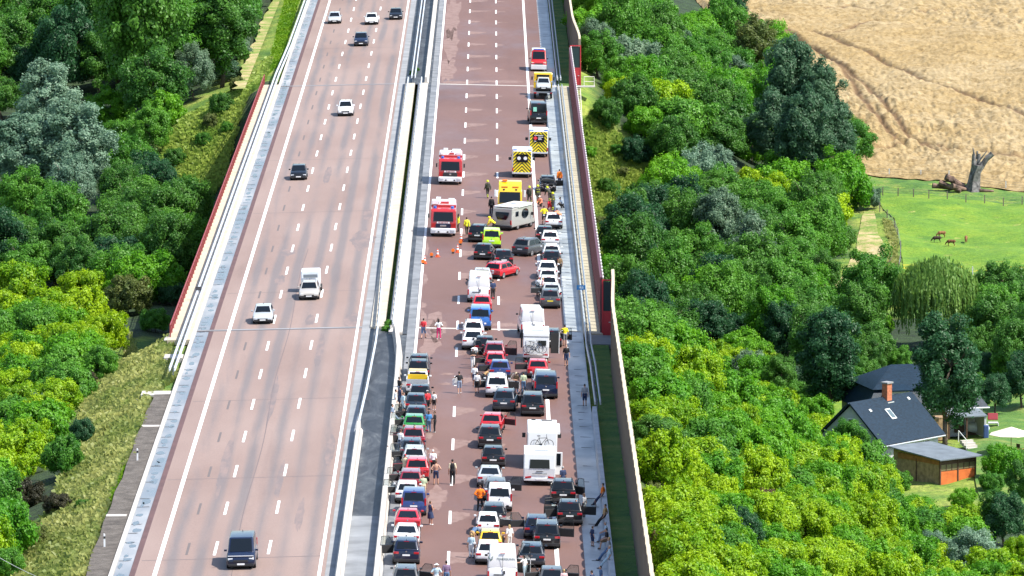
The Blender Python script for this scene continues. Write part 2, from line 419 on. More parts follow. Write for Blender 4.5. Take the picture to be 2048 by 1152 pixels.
c = n.ramp(n.noise(0.22, 6, (1, .35, 1), 0.6), [(0.32, (0.10, 0.115, 0.135)), (0.5, (0.22, 0.235, 0.25)), (0.7, (0.33, 0.34, 0.35))])
n.color(c, 0.35); n.link(n.ramp(n.noise(0.22, 6, (1, .35, 1), 0.6), [(0.3, (0.18,) * 3), (0.6, (0.6,) * 3)]), n.b.inputs['Roughness'])
n = NT('gutter_light')
c = n.ramp(n.noise(0.35, 6, (1, .5, 1), 0.6), [(0.30, (0.21, 0.22, 0.235)), (0.5, (0.38, 0.385, 0.385)), (0.7, (0.50, 0.50, 0.49))])
n.color(c, 0.5)
M_CONC = mat('pale_concrete', (0.44, 0.41, 0.37), 0.85, var=0.14, scale=0.35)
M_CREAM = mat('cream_concrete', (0.46, 0.39, 0.285), 0.85, var=0.14, scale=0.5)
M_GREYC = mat('grey_concrete', (0.24, 0.245, 0.25), 0.8, var=0.2, scale=0.4)
M_WHITE = mat('road_paint', (0.80, 0.79, 0.76), 0.6, var=0.05, scale=2)
M_BLACKOUT = mat('removed_paint', (0.12, 0.10, 0.095), 0.8)
n = NT('dark_median'); n.color(n.ramp(n.noise(0.35, 8, (1.4, .35, 1), .72, 1.5), [(0.36, (0.013, 0.014, 0.016)), (0.5, (0.034, 0.036, 0.040)), (0.58, (0.055, 0.06, 0.065)), (0.66, (0.11, 0.115, 0.115))]), .55); M_DARKM = MATS['dark_median']
M_STEEL = mat('galvanised_steel', (0.66, 0.68, 0.70), 0.42, 0.55, var=0.08, scale=0.6)
M_STEELD = mat('steel_post', (0.22, 0.24, 0.26), 0.5, 0.4)
M_JOINT = mat('joint_steel', (0.10, 0.08, 0.075), 0.5)

strip('road', -24.35, -11.35, MATS['asphalt_oncoming'])
strip('road', -6.65, 6.45, MATS['asphalt_jam'])
strip('road_edge', -24.75, -24.35, M_EDGE, -0.002)
strip('gutter', -25.85, -24.75, MATS['gutter_mat'], -0.03)
strip('kerb', -26.15, -25.85, M_CONC, 0.09, th=0.3)
strip('gutter', -11.35, -10.6, M_GREYC, -0.02)
strip('gutter', -7.35, -6.65, mat('gutter_grey', (.17, .175, .18), .6, var=.35, scale=.5), -0.015)
strip('gutter', 6.45, 8.02, MATS['gutter_light'], -0.03)
def dirt_seams(x0, x1, name):
    mb = MB(); y = 400.0; r_ = random.Random(4)
    while y < 1050:
        if r_.random() < .85: mb.quad((x0 + .05, y, road_z(x0) - .024), (x1 - r_.uniform(.1, .5), y, road_z(x1) - .024), (x1 - r_.uniform(.1, .5), y + r_.uniform(.15, .4), road_z(x1) - .024), (x0 + .05, y + .3, road_z(x0) - .024))
        y += r_.choice([4, 4, 8, 5.6])
    tag(mb.build(name, mat('dirt_seam', (0.06, 0.06, 0.062), 0.8)), kind='structure')
dirt_seams(6.9, 8.0, 'gutter_joints'); dirt_seams(-25.85, -24.75, 'gutter_joints')
# dirt and dried puddle stains along the oncoming gutter
mb = MB(); r_ = random.Random(9); y = 420
while y < 960:
    w_ = r_.uniform(.25, .8); l_ = r_.uniform(.5, 3.2); x0 = -25.75 + r_.uniform(0, .25); pts = []
    for k in range(10):
        a = 2 * math.pi * k / 10; rr = r_.uniform(.7, 1.1); pts.append((x0 + w_ / 2 + w_ / 2 * rr * math.cos(a), y + l_ / 2 * rr * math.sin(a), road_z(-25.3) - .022))
    mb.quad(*pts); y += r_.uniform(1.2, 5.5)
tag(mb.build('gutter_stains', mat('wet_stain', (0.07, 0.078, 0.09), 0.2)), kind='structure')
# bridge caps, abutment aprons, median surfaces
strip('bridge_deck', -28.15, -26.15, M_CREAM, 0.10, B0 - 6, B1 + 2, th=0.45)
strip('bridge_deck', -10.6, -9.35, mat('sandy_concrete', (.43, .385, .31), .85, var=.16, scale=.5), 0.12, B0, B1, th=0.5)
strip('bridge_deck', -8.95, -7.75, M_CONC, 0.14, B0 - 4, B1, th=0.5)
strip('drain_channel_strip', -7.75, -7.35, M_DARKM, 0.0, B0 - 4, B1)
strip('bridge_deck', 8.02, 9.75, M_CREAM, 0.12, B0 - 2, B1, th=0.5)
for x0, x1 in ((-28.1, -9.35), (-8.95, 9.7)):
    mb = MB()
    for xa, xb in ((x0, min(x1, X_CROWN)),) if x1 < X_CROWN else ((max(x0, X_CROWN), x1),):
        za, zb_ = road_z(xa) - .08, road_z(xb) - .08
        mb.hexa([(xa + 2.5, B0, za - 3.2), (xb - 2.5, B0, zb_ - 3.2), (xb - 2.5, B1, zb_ - 3.2), (xa + 2.5, B1, za - 3.2)], [(xa, B0, za), (xb, B0, zb_), (xb, B1, zb_), (xa, B1, za)])
    tag(mb.build('bridge_girder', M_GREYC), kind='structure')
mb = MB()
for y in (632, 692, 752):
    for x in (-22, -15, -4, 4): mb.box((x, y, -10.5), (2.2, 1.4, 16))
tag(mb.build('bridge_piers', M_GREYC), kind='structure')
strip('median', -10.6, -7.35, M_DARKM, -0.06, 470, B0)
strip('median', -10.6, -7.35, mat('median_concrete', (0.20, 0.21, 0.22), 0.7, var=0.35, scale=0.3), -0.06, 330, 470)
strip('median', -10.6, -7.35, M_DARKM, -0.06, B1, 1500)
strip('shoulder', -27.75, -26.15, MATS['gravel_mat'], -0.05, 330, 536, step=7, wob=.22)
strip('shoulder', -31.6, -30.3, MATS['straw_mat'], -0.30, B1 + 2, 1500, step=4, wob=.35)
strip('grass_verge', 8.45, 10.15, MATS['rough_grass_mat'], -0.08, 330, B0 - 2)
strip('grass_verge', 8.45, 10.15, MATS['rough_grass_mat'], -0.08, B1, 1500)
strip('bridge_apron', 8.45, 10.5, M_GREYC, 0.0, B0 - 8, B0 - 2, th=0.4)
# expansion joints
for y in (B0, B1):
    strip('expansion_joint', -25.8, -11.35, M_JOINT, 0.004, y, y + .55); strip('expansion_joint', -25.8, -11.35, M_GREYC, 0.004, y + .6, y + 1.1)
    strip('expansion_joint', -6.6, 7.9, M_CONC, 0.006, y, y + .8)
# painted lines
strip('lane_marking', -23.15, -22.85, M_WHITE, 0.006); strip('lane_marking', -11.85, -11.62, M_WHITE, 0.006)
strip('lane_marking', -6.62, -6.38, M_WHITE, 0.006); strip('lane_marking', 4.40, 4.70, M_WHITE, 0.006)
def dashes(x, ph, m, name, w=.16, L=6.0, skip=()):
    mb = MB(); k = 0
    y = ph - 18 * 40
    while y < 1500:
        if y > 330: mb.quad((x - w / 2, y - L / 2, road_z(x) + .007), (x + w / 2, y - L / 2, road_z(x) + .007), (x + w / 2, y + L / 2, road_z(x) + .007), (x - w / 2, y + L / 2, road_z(x) + .007))
        y += 18
    tag(mb.build(name, m), kind='structure')
dashes(-19.25, 924.5, M_WHITE, 'lane_marking', .2); dashes(-15.5, 924.5, M_WHITE, 'lane_marking', .2); dashes(-21.2, 924.5, M_BLACKOUT, 'removed_marking', .17, 5.2)
dashes(-2.97, 883.7, M_WHITE, 'lane_marking', .2); dashes(0.66, 883.7, M_WHITE, 'lane_marking', .2)
# pale dry tongues of asphalt beside the dashes of the jammed carriageway
mb = MB(); r_ = random.Random(5)
def patch(pts, z=.0045): mb.quad(*[(x, y, road_z(x) + z) for x, y in pts])
y = 883.7 - 18 * 26; k = 0
while y < 1100:
    for x, s0, s1, h in ((-2.87, 1.2, 2.9, 2.6), (0.78, .4, 1.6, 1.2)):
        L = r_.uniform(s0, s1) * (1.0 if x < 0 or y > 780 else .35); hh = h * r_.uniform(.75, 1.1)
        n_ = 7; up = [(x + .02 + L * i / n_, y + hh * (1 - .25 * i / n_) + r_.uniform(-.25, .25)) for i in range(n_ + 1)]
        dn = [(x + .02 + L * i / n_, y - hh * (1 - (i / n_) ** 1.2) * .9 + r_.uniform(-.35, .35) * (i > 0) + .5 * i / n_) for i in range(n_ + 1)]
        patch([*dn, *reversed(up)])
    y += 18
def blob(px, py, rx, ry, n_=22):
    p = at(px, py); pts = []
    for i in range(n_):
        a = 2 * math.pi * i / n_; q = r_.uniform(.6, 1.15); pts.append((min(max(p.x + rx * q * math.cos(a), -6.3), 6.2), p.y + ry * q * math.sin(a)))
    patch(pts, .0042)
for a in ((905, 30, 1.2, 40), (902, 90, 1.1, 26), (895, 140, 1.4, 18), (860, 690, .9, 9), (872, 650, 1.0, 9), (842, 640, .5, 9), (862, 790, .6, 2.5), (868, 905, .5, 3), (875, 992, .8, 6), (858, 868, .3, 3), (872, 660, .6, 8),
          (848, 560, .35, 5), (852, 500, .3, 6), (845, 610, .5, 2), (1010, 650, 1.4, 1.6), (910, 165, 2.2, 2.6), (1000, 163, 3.6, 1.6), (895, 748, .6, .8), (890, 768, .5, 1)): blob(*a)
tag(mb.build('dry_patches', M_DRY), kind='structure')
# long sealed crack in the oncoming carriageway
mb = MB(); pts = [(-17.8 + .12 * math.sin(y * .09) + (y - 440) * .0, y) for y in range(420, 640, 4)]
for (xa, ya), (xb, yb) in zip(pts, pts[1:]): mb.quad((xa - .03, ya, road_z(xa) + .005), (xa + .03, ya, road_z(xa) + .005), (xb + .03, yb, road_z(xb) + .005), (xb - .03, yb, road_z(xb) + .005))
r_ = random.Random(8)
for y in (452, 489, 531, 602, 668, 720, 861): mb.quad(*[(x, y + d + (x + 17) * .03, road_z(x) + .005) for x, d in ((-24.2, 0), (-11.6, 0), (-11.6, .18), (-24.2, .18))])
tag(mb.build('sealed_crack', mat('sealed_crack', (.13, .10, .095), .7)), kind='structure')
mb = MB()                                                    # worn and oily stains on the oncoming lanes
for px, py, rx, ry in ((725, 480, 1.3, 9), (705, 640, .8, 5), (620, 640, .5, 4), (575, 505, .9, 3), (735, 430, .5, 6), (640, 700, .35, 12), (545, 800, .3, 14), (660, 900, .35, 9), (450, 930, .35, 16), (560, 960, .3, 10), (600, 1030, .3, 8), (655, 350, .4, 9), (560, 560, .5, 4)):
    p = at(px, py); pts = []
    for i in range(26):
        a = 2 * math.pi * i / 26; q = r_.uniform(.75, 1.1); pts.append((p.x + rx * q * math.cos(a), p.y + ry * q * math.sin(a), road_z(p.x + rx * q * math.cos(a)) + .0035))
    mb.quad(*pts)
n = NT('worn_stain'); n.color(n.ramp(n.noise(0.8, 7, (1.5, .25, 1), .7), [(0.38, (0.225, 0.162, 0.142)), (0.55, (0.165, 0.13, 0.122)), (0.75, (0.14, 0.118, 0.115))]), .75)
tag(mb.build('road_stains', MATS['worn_stain']), kind='structure')

# ------------------------------------------------------------------ barriers, railings, walls (each a thing)
def guardrail(label, pts, group='steel guardrails along the carriageways', h=.75, posts=4.0, double=False):
    """pts: (x, y) polyline; the W-profile beam follows it, posts stand every few metres"""
    base = Vector((pts[0][0], pts[0][1], road_z(pts[0][0]))); t = empty('guardrail', base); tag(t, label, 'guardrail', group)
    prof = [(-.04, -.16), (.05, -.10), (-.02, -.03), (-.02, .03), (.05, .10), (-.04, .16), (-.08, .16), (-.08, -.16)]
    def beam(dx, dz):
        mb = MB(); rings_ = []
        for x, y in pts: rings_.append([(x + dx + px_ - base.x, y - base.y, road_z(x) + h + dz + pz - base.z) for px_, pz in prof])
        mb.rings(rings_); return mb.build('rail_beam', M_STEEL, t)
    beam(0, 0)
    if double: beam(.42, 0)
    L = sum(math.hypot(b[0] - a[0], b[1] - a[1]) for a, b in zip(pts, pts[1:])); k = min(95, int(L / posts))
    pm = MB().box((0, 0, h / 2), (.1, .12, h + .1)).mesh('post'); cum = [0]
    for a, b in zip(pts, pts[1:]): cum.append(cum[-1] + math.hypot(b[0] - a[0], b[1] - a[1]))
    for i in range(k):
        s = (i + .5) * L / k; x = float(np.interp(s, cum, [p[0] for p in pts])); y = float(np.interp(s, cum, [p[1] for p in pts]))
        o = link('post', pm, M_STEELD, t); o.location = (x + (.17 if double else -.13) - base.x, y - base.y, road_z(x) - base.z)
    return t
def pxl(lst, h=.75): return [(p.x, p.y) for p in (at(x, y, h) for x, y in lst)]
guardrail('white steel guardrail beside the cream walkway with the red railing', [(-26.75, 545), (-26.75, 700), (-26.7, B1 + 10), (-26.4, 860), (-26.3, 1000)], double=True)
guardrail('steel guardrail of the median beside moving traffic, bending into the concrete barrier', [(-10.35, 512), (-10.1, 530), (-9.85, 560), (-9.85, B0), (-10.1, 620), (-10.15, B1)], double=False)
guardrail('steel guardrail on the median bridge cap beside the emergency vehicles', [(-8.55, B0 - 3), (-8.5, B1)])
guardrail('steel guardrail over the dark far median beyond the bridge', [(-9.75, B1 + 1), (-9.7, 1000)], double=True)
guardrail('steel guardrail between the light gutter and the cream bridge walkway by the queue', [(8.35, 525), (8.3, 548), (8.15, 560), (8.2, B0), (8.2, B1 - 6)], double=True)
guardrail('steel guardrail beside the far dark verge beyond the red gate', [(8.15, B1 + 2), (8.2, 1000)], double=True)
def conc_barrier(label, pts, h=.9, wb=.62, wt=.24, m=M_CONC):
    base = Vector((pts[0][0], pts[0][1], road_z(pts[0][0]))); mb = MB(); rs = []
    for x, y in pts:
        z = road_z(x) - .1; rs.append([(x + a - base.x, y - base.y, z + b - base.z) for a, b in ((-wb / 2, 0), (-wb / 2, .18), (-wt / 2 - .04, .38), (-wt / 2, h + .1), (wt / 2, h + .1), (wt / 2 + .04, .38), (wb / 2, .18), (wb / 2, 0))])
    mb.rings(rs); o = mb.build('concrete_barrier', m); o.location = base; tag(o, label, 'barrier', 'concrete barriers on the motorway'); return o
conc_barrier('pale concrete barrier of the median beside the moving traffic near the black van', [(-10.35, 330), (-10.35, 512)], .85)
conc_barrier('long pale concrete barrier of the median beside the jammed cars', [(-7.75, 330), (-7.75, 540), (-7.85, 556), (-8.2, 568), (-8.35, B0 - 4)], .95, wt=.34)
conc_barrier('pale concrete barrier of the far median beyond the bridge', [(-8.0, B1), (-7.9, 1000)], .85)
conc_barrier('low grey concrete barrier on which people sit beside the gutter', [(8.25, 330), (8.25, 524)], .62, .5, .34, mat('shaded_concrete', (0.42, 0.43, 0.44), .85, var=.18, scale=.6))
mb = MB()
for k in range(3): mb.box((-8.9 + .05 * k, 566 - k * 5, road_z(-8.9) + .35), (.7, 3.8, .85))
# red bridge railing
M_RED = mat('red_steel', (0.27, 0.045, 0.042), 0.5, var=.1, scale=1)
M_PURP = mat('dark_red_steel', (0.10, 0.028, 0.038), 0.5, var=.1, scale=1)
t = empty('bridge_railing', (-27.95, B0 - 4, road_z(-28))); tag(t, 'long red steel railing along the edge of the bridge above the shaded trees', 'railing')
Lr = B1 + 4 - (B0 - 4); mb = MB().box((0, Lr / 2, 1.15), (.1, Lr, .08)); mb.box((0, Lr / 2, .30), (.05, Lr, .06)); mb.box((0, Lr / 2, .72), (.05, Lr, .05)); mb.build('top_rail', M_RED, t)
mb = MB(); y = .2
while y < Lr: mb.box((0, y, .72), (.025, .03, .82)); y += .45
mb.build('railing_bars', M_RED, t)
pm = MB().box((0, 0, .6), (.1, .1, 1.2)).mesh('post')
for k in range(80): o = link('post', pm, M_RED, t); o.location = (0, k * Lr / 79, 0)
# noise walls
M_WALL = mat('noise_wall_panel', (0.16, 0.12, 0.09), 0.9, var=.2, scale=.8)
M_CAP = mat('noise_wall_cap', (0.47, 0.40, 0.29), 0.85, var=.12, scale=.8)
M_GLASSW = bpy.data.materials.new('clear_panel'); M_GLASSW.use_nodes = True
_t = M_GLASSW.node_tree; _t.nodes.clear(); _o = _t.nodes.new('ShaderNodeOutputMaterial'); _m = _t.nodes.new('ShaderNodeMixShader'); _m.inputs[0].default_value = .06
_a = _t.nodes.new('ShaderNodeBsdfTransparent'); _a.inputs[0].default_value = (.93, .96, .95, 1); _g = _t.nodes.new('ShaderNodeBsdfGlossy'); _g.inputs['Roughness'].default_value = .06
_t.links.new(_a.outputs[0], _m.inputs[1]); _t.links.new(_g.outputs[0], _m.inputs[2]); _t.links.new(_m.outputs[0], _o.inputs[0])
def noise_wall(label, x, y0, y1, h=5.75, arch=.32, dx=None):
    base = Vector((x, y0, road_z(x) - .3)); t = empty('noise_wall', base); tag(t, label, 'noise wall', 'noise walls beside the motorway')
    k = max(1, round((y1 - y0) / 3.7)); d = (y1 - y0) / k; dx = dx or (lambda y: 0.0)
    mb, cp = MB(), MB(); prev = None; rs, rc = [], []
    for i in range(k * 6 + 1):
        y = i * d / 6; a = h + arch * math.sin(math.pi * ((i % 6) / 6 if i % 6 else 0.0)) ** .6 if i % 6 else h
        o_ = dx(y0 + y)
        rs.append([(o_ - .10, y, -.5), (o_ - .10, y, a), (o_ + .10, y, a), (o_ + .10, y, -.5)])
        rc.append([(o_ - .13, y, a), (o_ - .13, y, a + .10), (o_ + .13, y, a + .10), (o_ + .13, y, a)])
    mb.rings(rs); mb.build('wall_panel', M_WALL, t); cp.rings(rc); cp.build('wall_cap', M_CAP, t)
    pm = MB().box((0, 0, h / 2), (.3, .22, h + .1)).mesh('post')
    for i in range(0, k + 1): o = link('post', pm, mat('wall_post', (.24, .19, .14), .85), t); o.location = (dx(y0 + i * d), i * d, 0)
    return t
noise_wall('dark timber noise wall with scalloped cream top beside the green verge and low barrier', 10.15, 395, B0 - 1, dx=lambda y: .45 * float(sstep(545, 575, y)))
noise_wall('far noise wall with cream scalloped top running up to the red gate', 10.4, B1 + 5, 1000, dx=lambda y: .5 * float(1 - sstep(B1 + 5, B1 + 40, y)))
t = empty('bridge_noise_wall', (9.62, B0 - 1, road_z(9.6))); tag(t, 'tall dark red noise wall of posts and clear panels along the bridge', 'noise wall', 'noise walls beside the motorway')
Lr = B1 - B0; h = 4.9
mb = MB().box((0, Lr / 2, h), (.22, Lr, .16)); mb.box((0, Lr / 2, .3), (.14, Lr, .6)); mb.box((0, Lr / 2, 2.6), (.12, Lr, .1)); mb.build('rail', M_PURP, t)
MB().box((.0, Lr / 2, 2.7), (.02, Lr, 4.2)).build('clear_panel', M_GLASSW, t)
pm = MB().box((0, 0, h / 2), (.2, .22, h)).mesh('post'); bk = MB().box((.16, 0, h + .1), (.1, .9, .14)).mesh('bracket'); bw = mat('bracket_white', (.75, .68, .66), .6)
for k in range(98):
    o = link('post', pm, M_PURP, t); o.location = (0, k * Lr / 97, 0)
    b = link('bracket', bk, bw, o)
def gate(label, x0, x1, y, zb_):
    t = empty('wall_gate', ((x0 + x1) / 2, y, zb_)); tag(t, label, 'gate'); w = x1 - x0
    MB().box((0, 0, 1.05), (w - .12, .08, 2.0)).build('lower_panel', mat('gate_red', (.50, .03, .04), .5), t)
    MB().box((0, 0, 3.45), (w - .12, .03, 2.6)).build('glass_panel', mat('gate_glass', (.035, .055, .06), .12), t)
    mb = MB()
    for sx in (-1, 1): mb.box((sx * w / 2, 0, 2.45), (.12, .14, 5.0))
    mb.box((0, 0, 4.9), (w - .12, .12, .12)); mb.box((0, 0, 2.12), (w - .12, .12, .12)); mb.build('gate_frame', mat('gate_red', (.50, .03, .04), .5), t)
    MB().box((w * .3, -.07, 1.2), (.18, .06, .06)).build('handle', M_STEEL, t)
gate('red gate with clear upper pane closing the wall at the near end of the bridge', 9.72, 10.5, B0 - 1.6, road_z(10) - .1)
gate('sunlit red gate with dark upper pane at the far bridge end', 9.75, 11.0, B1 + 3.5, road_z(10) - .1)
p = at(1160, 160); t = empty('service_stairs', (10.0, B1 + 1.5, road_z(10))); tag(t, 'pale steel service stairs and handrail platform outside the red gate', 'stairs')
mb = MB().box((1.3, 0, -.05), (2.9, 1.2, .12)); mb.build('landing', M_CONC, t)
mb = MB()
for x in (1.4, 2.65): mb.tube((x, 0, 0), (x, 0, 1.15), .04)
for z in (.55, 1.15): mb.tube((1.4, 0, z), (2.65, 0, z), .04)
mb.build('handrail', mat('pale_rail', (.65, .62, .52), .6), t)
mb = MB()
for k in range(34): mb.box((.55, -1 - k * .75, -.25 - k * .12), (.7, .34, .06))
mb.build('steps', M_CREAM, t)
mb = MB()
for x in (.15, .95): mb.box((x, -13.4, -2.3), (.06, 25.6, .16), rx=.158)
mb.build('stringer', mat('pale_rail', (.65, .62, .52), .6), t)
# kilometre board, its twin on the other side, delineators, drain channels
def board(label, px, py, m, w=.55, hh=.34, txt=None):
    p = at(px, py, 1.1); t = empty('distance_sign', (p.x, p.y, p.z - 1.1)); tag(t, label, 'sign')
    MB().box((0, 0, 1.1), (w, .04, hh)).build('sign_board', m, t)
    MB().tube((0, .05, 0), (0, .05, 1.1), .04).build('post', M_STEEL, t)
    if txt:
        o = link('lettering', text_mesh(txt, .26), mat('sign_white', (.8, .8, .8), .5), t); o.location = (0, -.03, 1.1); o.rotation_euler = (R(90), 0, 0)
board('small blue distance board with white digits on the bridge walkway', 1162, 575, mat('sign_blue', (.01, .12, .32), .4), .78, .42, '18,5')
board('small dark back of a distance board beside the red railing', 397, 577, mat('sign_back', (.05, .05, .055), .5))
mb0 = MB().hexa([(-.06, -.05, 0), (.06, -.05, 0), (.06, .05, 0), (-.06, .05, 0)], [(-.055, -.04, 1.0), (.055, -.04, .93), (.055, .04, .93), (-.055, .04, 1.0)])
for lab, px, py in (('farther of the two white marker posts with black band on the gravel', 275, 922), ('nearer of the two white marker posts with black band on the gravel', 209, 1095)):
    p = at(px, py, -.1); t = empty('marker_post', p); tag(t, lab, 'marker post', 'marker posts on the gravel shoulder')
    link('post', mb0.mesh('post'), mat('post_white', (.8, .8, .8), .5), t); b = MB().box((0, 0, .72), (.128, .108, .17)).build('band', mat('band_black', (.02, .02, .02), .5), t)
for lab, px, py in (('farther of the two pale concrete drain channels across the gravel', 302, 853), ('nearer of the two pale concrete drain channels across the gravel', 233, 1032)):
    p = at(px, py, -.1); o = MB().box((0, 0, 0), (1.5, .9, .14)).build('drain_channel', M_CONC, bevel=.02); o.location = p; tag(o, lab, 'drain', 'drain channels across the gravel shoulder')
r_ = random.Random(2); p = at(310, 788, -.2)
o = MB().box((0, 0, 0), (2.6, 2.4, .2)).build('concrete_apron', M_CONC); o.location = (p.x + .2, p.y, p.z); tag(o, 'pale concrete apron and rubble at the end of the guardrail', 'apron')
for k, lab in enumerate(('pale broken rock on the grass edge of the concrete apron', 'pale flat rock lying beside the concrete apron')):
    mb = MB(); mb.ball((0, 0, 0), (.42, .5, .24)); mb.v = [(x * r_.uniform(.7, 1.2), y * r_.uniform(.7, 1.2), z * r_.uniform(.8, 1.1)) for x, y, z in mb.v]
    o = mb.build('rock', mat('weathered_rock', (.16, .15, .12), .95, var=.5, scale=3, bump=.6)); o.location = (p.x - 1.3 - k * .9, p.y - .4 + k * 1.5, float(terrain(p.x - 1.3 - k * .9, p.y - .4 + k * 1.5)) + .1); tag(o, lab, 'rock', 'rocks at the apron')
for lab, px, py in (('white concrete block at the end of the red railing', 345, 680), ('white concrete block in the grass below the end of the railing', 345, 715)):
    p = at(px, py, -.1); o = MB().box((0, 0, 0), (1.6, 2.2, .5)).build('concrete_block', M_CONC, bevel=.03); o.location = (p.x + .1, p.y, p.z - .1); tag(o, lab, 'block', 'concrete blocks at the bridge end')
# overhead wire in the lower left corner
a, b = atz(-60, 1080, 9), atz(330, 1190, 11); mb = MB(); pts = [a.lerp(b, i / 16) - Vector((0, 0, 1.2 * math.sin(math.pi * i / 16))) for i in range(17)]
for u, v in zip(pts, pts[1:]): mb.tube(u, v, .018, n=5)
tag(mb.build('overhead_wire', mat('wire_grey', (.45, .45, .42), .5)), 'thin grey overhead wire crossing the grass slope', 'wire')
# ------------------------------------------------------------------ vehicles
def paint(name, col, metal=0.0): return mat('paint_' + name, col, .35, metal, .9 if max(col) > .1 else .6, spec=.5 if max(col) > .1 else .3)
PAINT = {k: paint(k, c) for k, c in dict(white=(.74, .74, .74), black=(.003, .0035, .0045), anthracite=(.011, .013, .016), grey=(.065, .07, .076), silver=(.40, .42, .43), blue=(.012, .03, .14), navy=(.004, .010, .034),
    red=(.50, .012, .018), darkred=(.22, .012, .025), green=(.02, .22, .035), yellow=(.80, .50, .01), neon=(.42, .78, .01), beige=(.50, .42, .34), vanblue=(.02, .12, .40), bluegrey=(.018, .029, .045), fire=(.42, .006, .006),
    cream=(.62, .60, .54), champagne=(.40, .37, .33)).items()}
M_GLASS = mat('car_glass', (.006, .009, .013), .07, spec=.3)
M_TYRE = mat('tyre', (.012, .012, .012), .8)
M_RIM = mat('rim', (.45, .46, .47), .35, .7)
M_TRIM = mat('black_trim', (.018, .018, .02), .6)
M_INNER = mat('door_inside', (.02, .02, .022), .7)
M_TAIL = mat('tail_light', (.42, .006, .012), .2, coat=.8)
M_LAMP = mat('headlight', (.62, .64, .66), .12, coat=1)
M_PLATE = mat('plate_white', (.78, .78, .76), .5)
M_PLATEY = mat('plate_yellow', (.75, .60, .03), .5)
M_CHROME = mat('chrome', (.6, .6, .6), .2, .9)
M_ORANGE = mat('orange_hi_vis', (.85, .17, .01), .6)
M_DARK = mat('underbody', (.006, .006, .006), .9)
M_BLUEL = mat('blue_lamp', (.02, .12, .55), .15, coat=1)

K = {}
def kind(n, **kw):
    d = dict(L=4.3, W=1.79, H=1.47, zb=.95, yrb=.12, yrt=.75, yft=2.35, yfb=3.2, rails=False, roofw=.74, panel=False, tall=False, nose=None, deck=0.0, bl=None, twin=False); d.update(kw); K[n] = d
kind('hatch'); kind('mini', L=3.9, W=1.68, H=1.49, yrb=.1, yrt=.6, yft=2.1, yfb=2.95)
kind('suv', L=4.5, W=1.86, H=1.66, zb=1.07, yrb=.1, yrt=.62, yft=2.5, yfb=3.3, rails=True, roofw=.76)
kind('estate', L=4.75, W=1.83, H=1.48, yrb=.12, yrt=.62, yft=2.65, yfb=3.5, rails=True)
kind('sedan', L=4.8, W=1.84, H=1.45, yrb=.72, yrt=1.55, yft=2.8, yfb=3.65, deck=.06)
kind('coupe', L=4.75, W=1.88, H=1.41, zb=.97, yrb=.28, yrt=1.5, yft=2.65, yfb=3.5, roofw=.68)
kind('coupesuv', L=4.7, W=1.94, H=1.6, zb=1.05, yrb=.22, yrt=1.25, yft=2.6, yfb=3.4, roofw=.70)
kind('mpv', L=4.75, W=1.88, H=1.74, zb=1.05, yrb=.08, yrt=.42, yft=2.9, yfb=3.85, rails=True, roofw=.80)
kind('caddy', L=4.5, W=1.84, H=1.84, zb=1.08, yrb=.06, yrt=.22, yft=2.75, yfb=3.55, roofw=.84, tall=True)
kind('van', L=5.1, W=1.95, H=1.97, zb=1.17, yrb=.05, yrt=.2, yft=3.55, yfb=4.35, roofw=.86, tall=True)
kind('bigvan', L=5.6, W=2.06, H=2.52, zb=1.45, yrb=.03, yrt=.12, yft=4.1, yfb=5.0, roofw=.86, panel=True, tall=True)
kind('highvan', L=5.4, W=2.04, H=2.5, zb=1.35, yrb=.03, yrt=.14, yft=3.95, yfb=4.8, roofw=.86, tall=True)
kind('frontvan', L=5.2, W=2.0, H=1.99, zb=1.12, yrb=.1, yrt=.35, yft=3.3, yfb=4.55, roofw=.84, tall=True)
_pm = {}
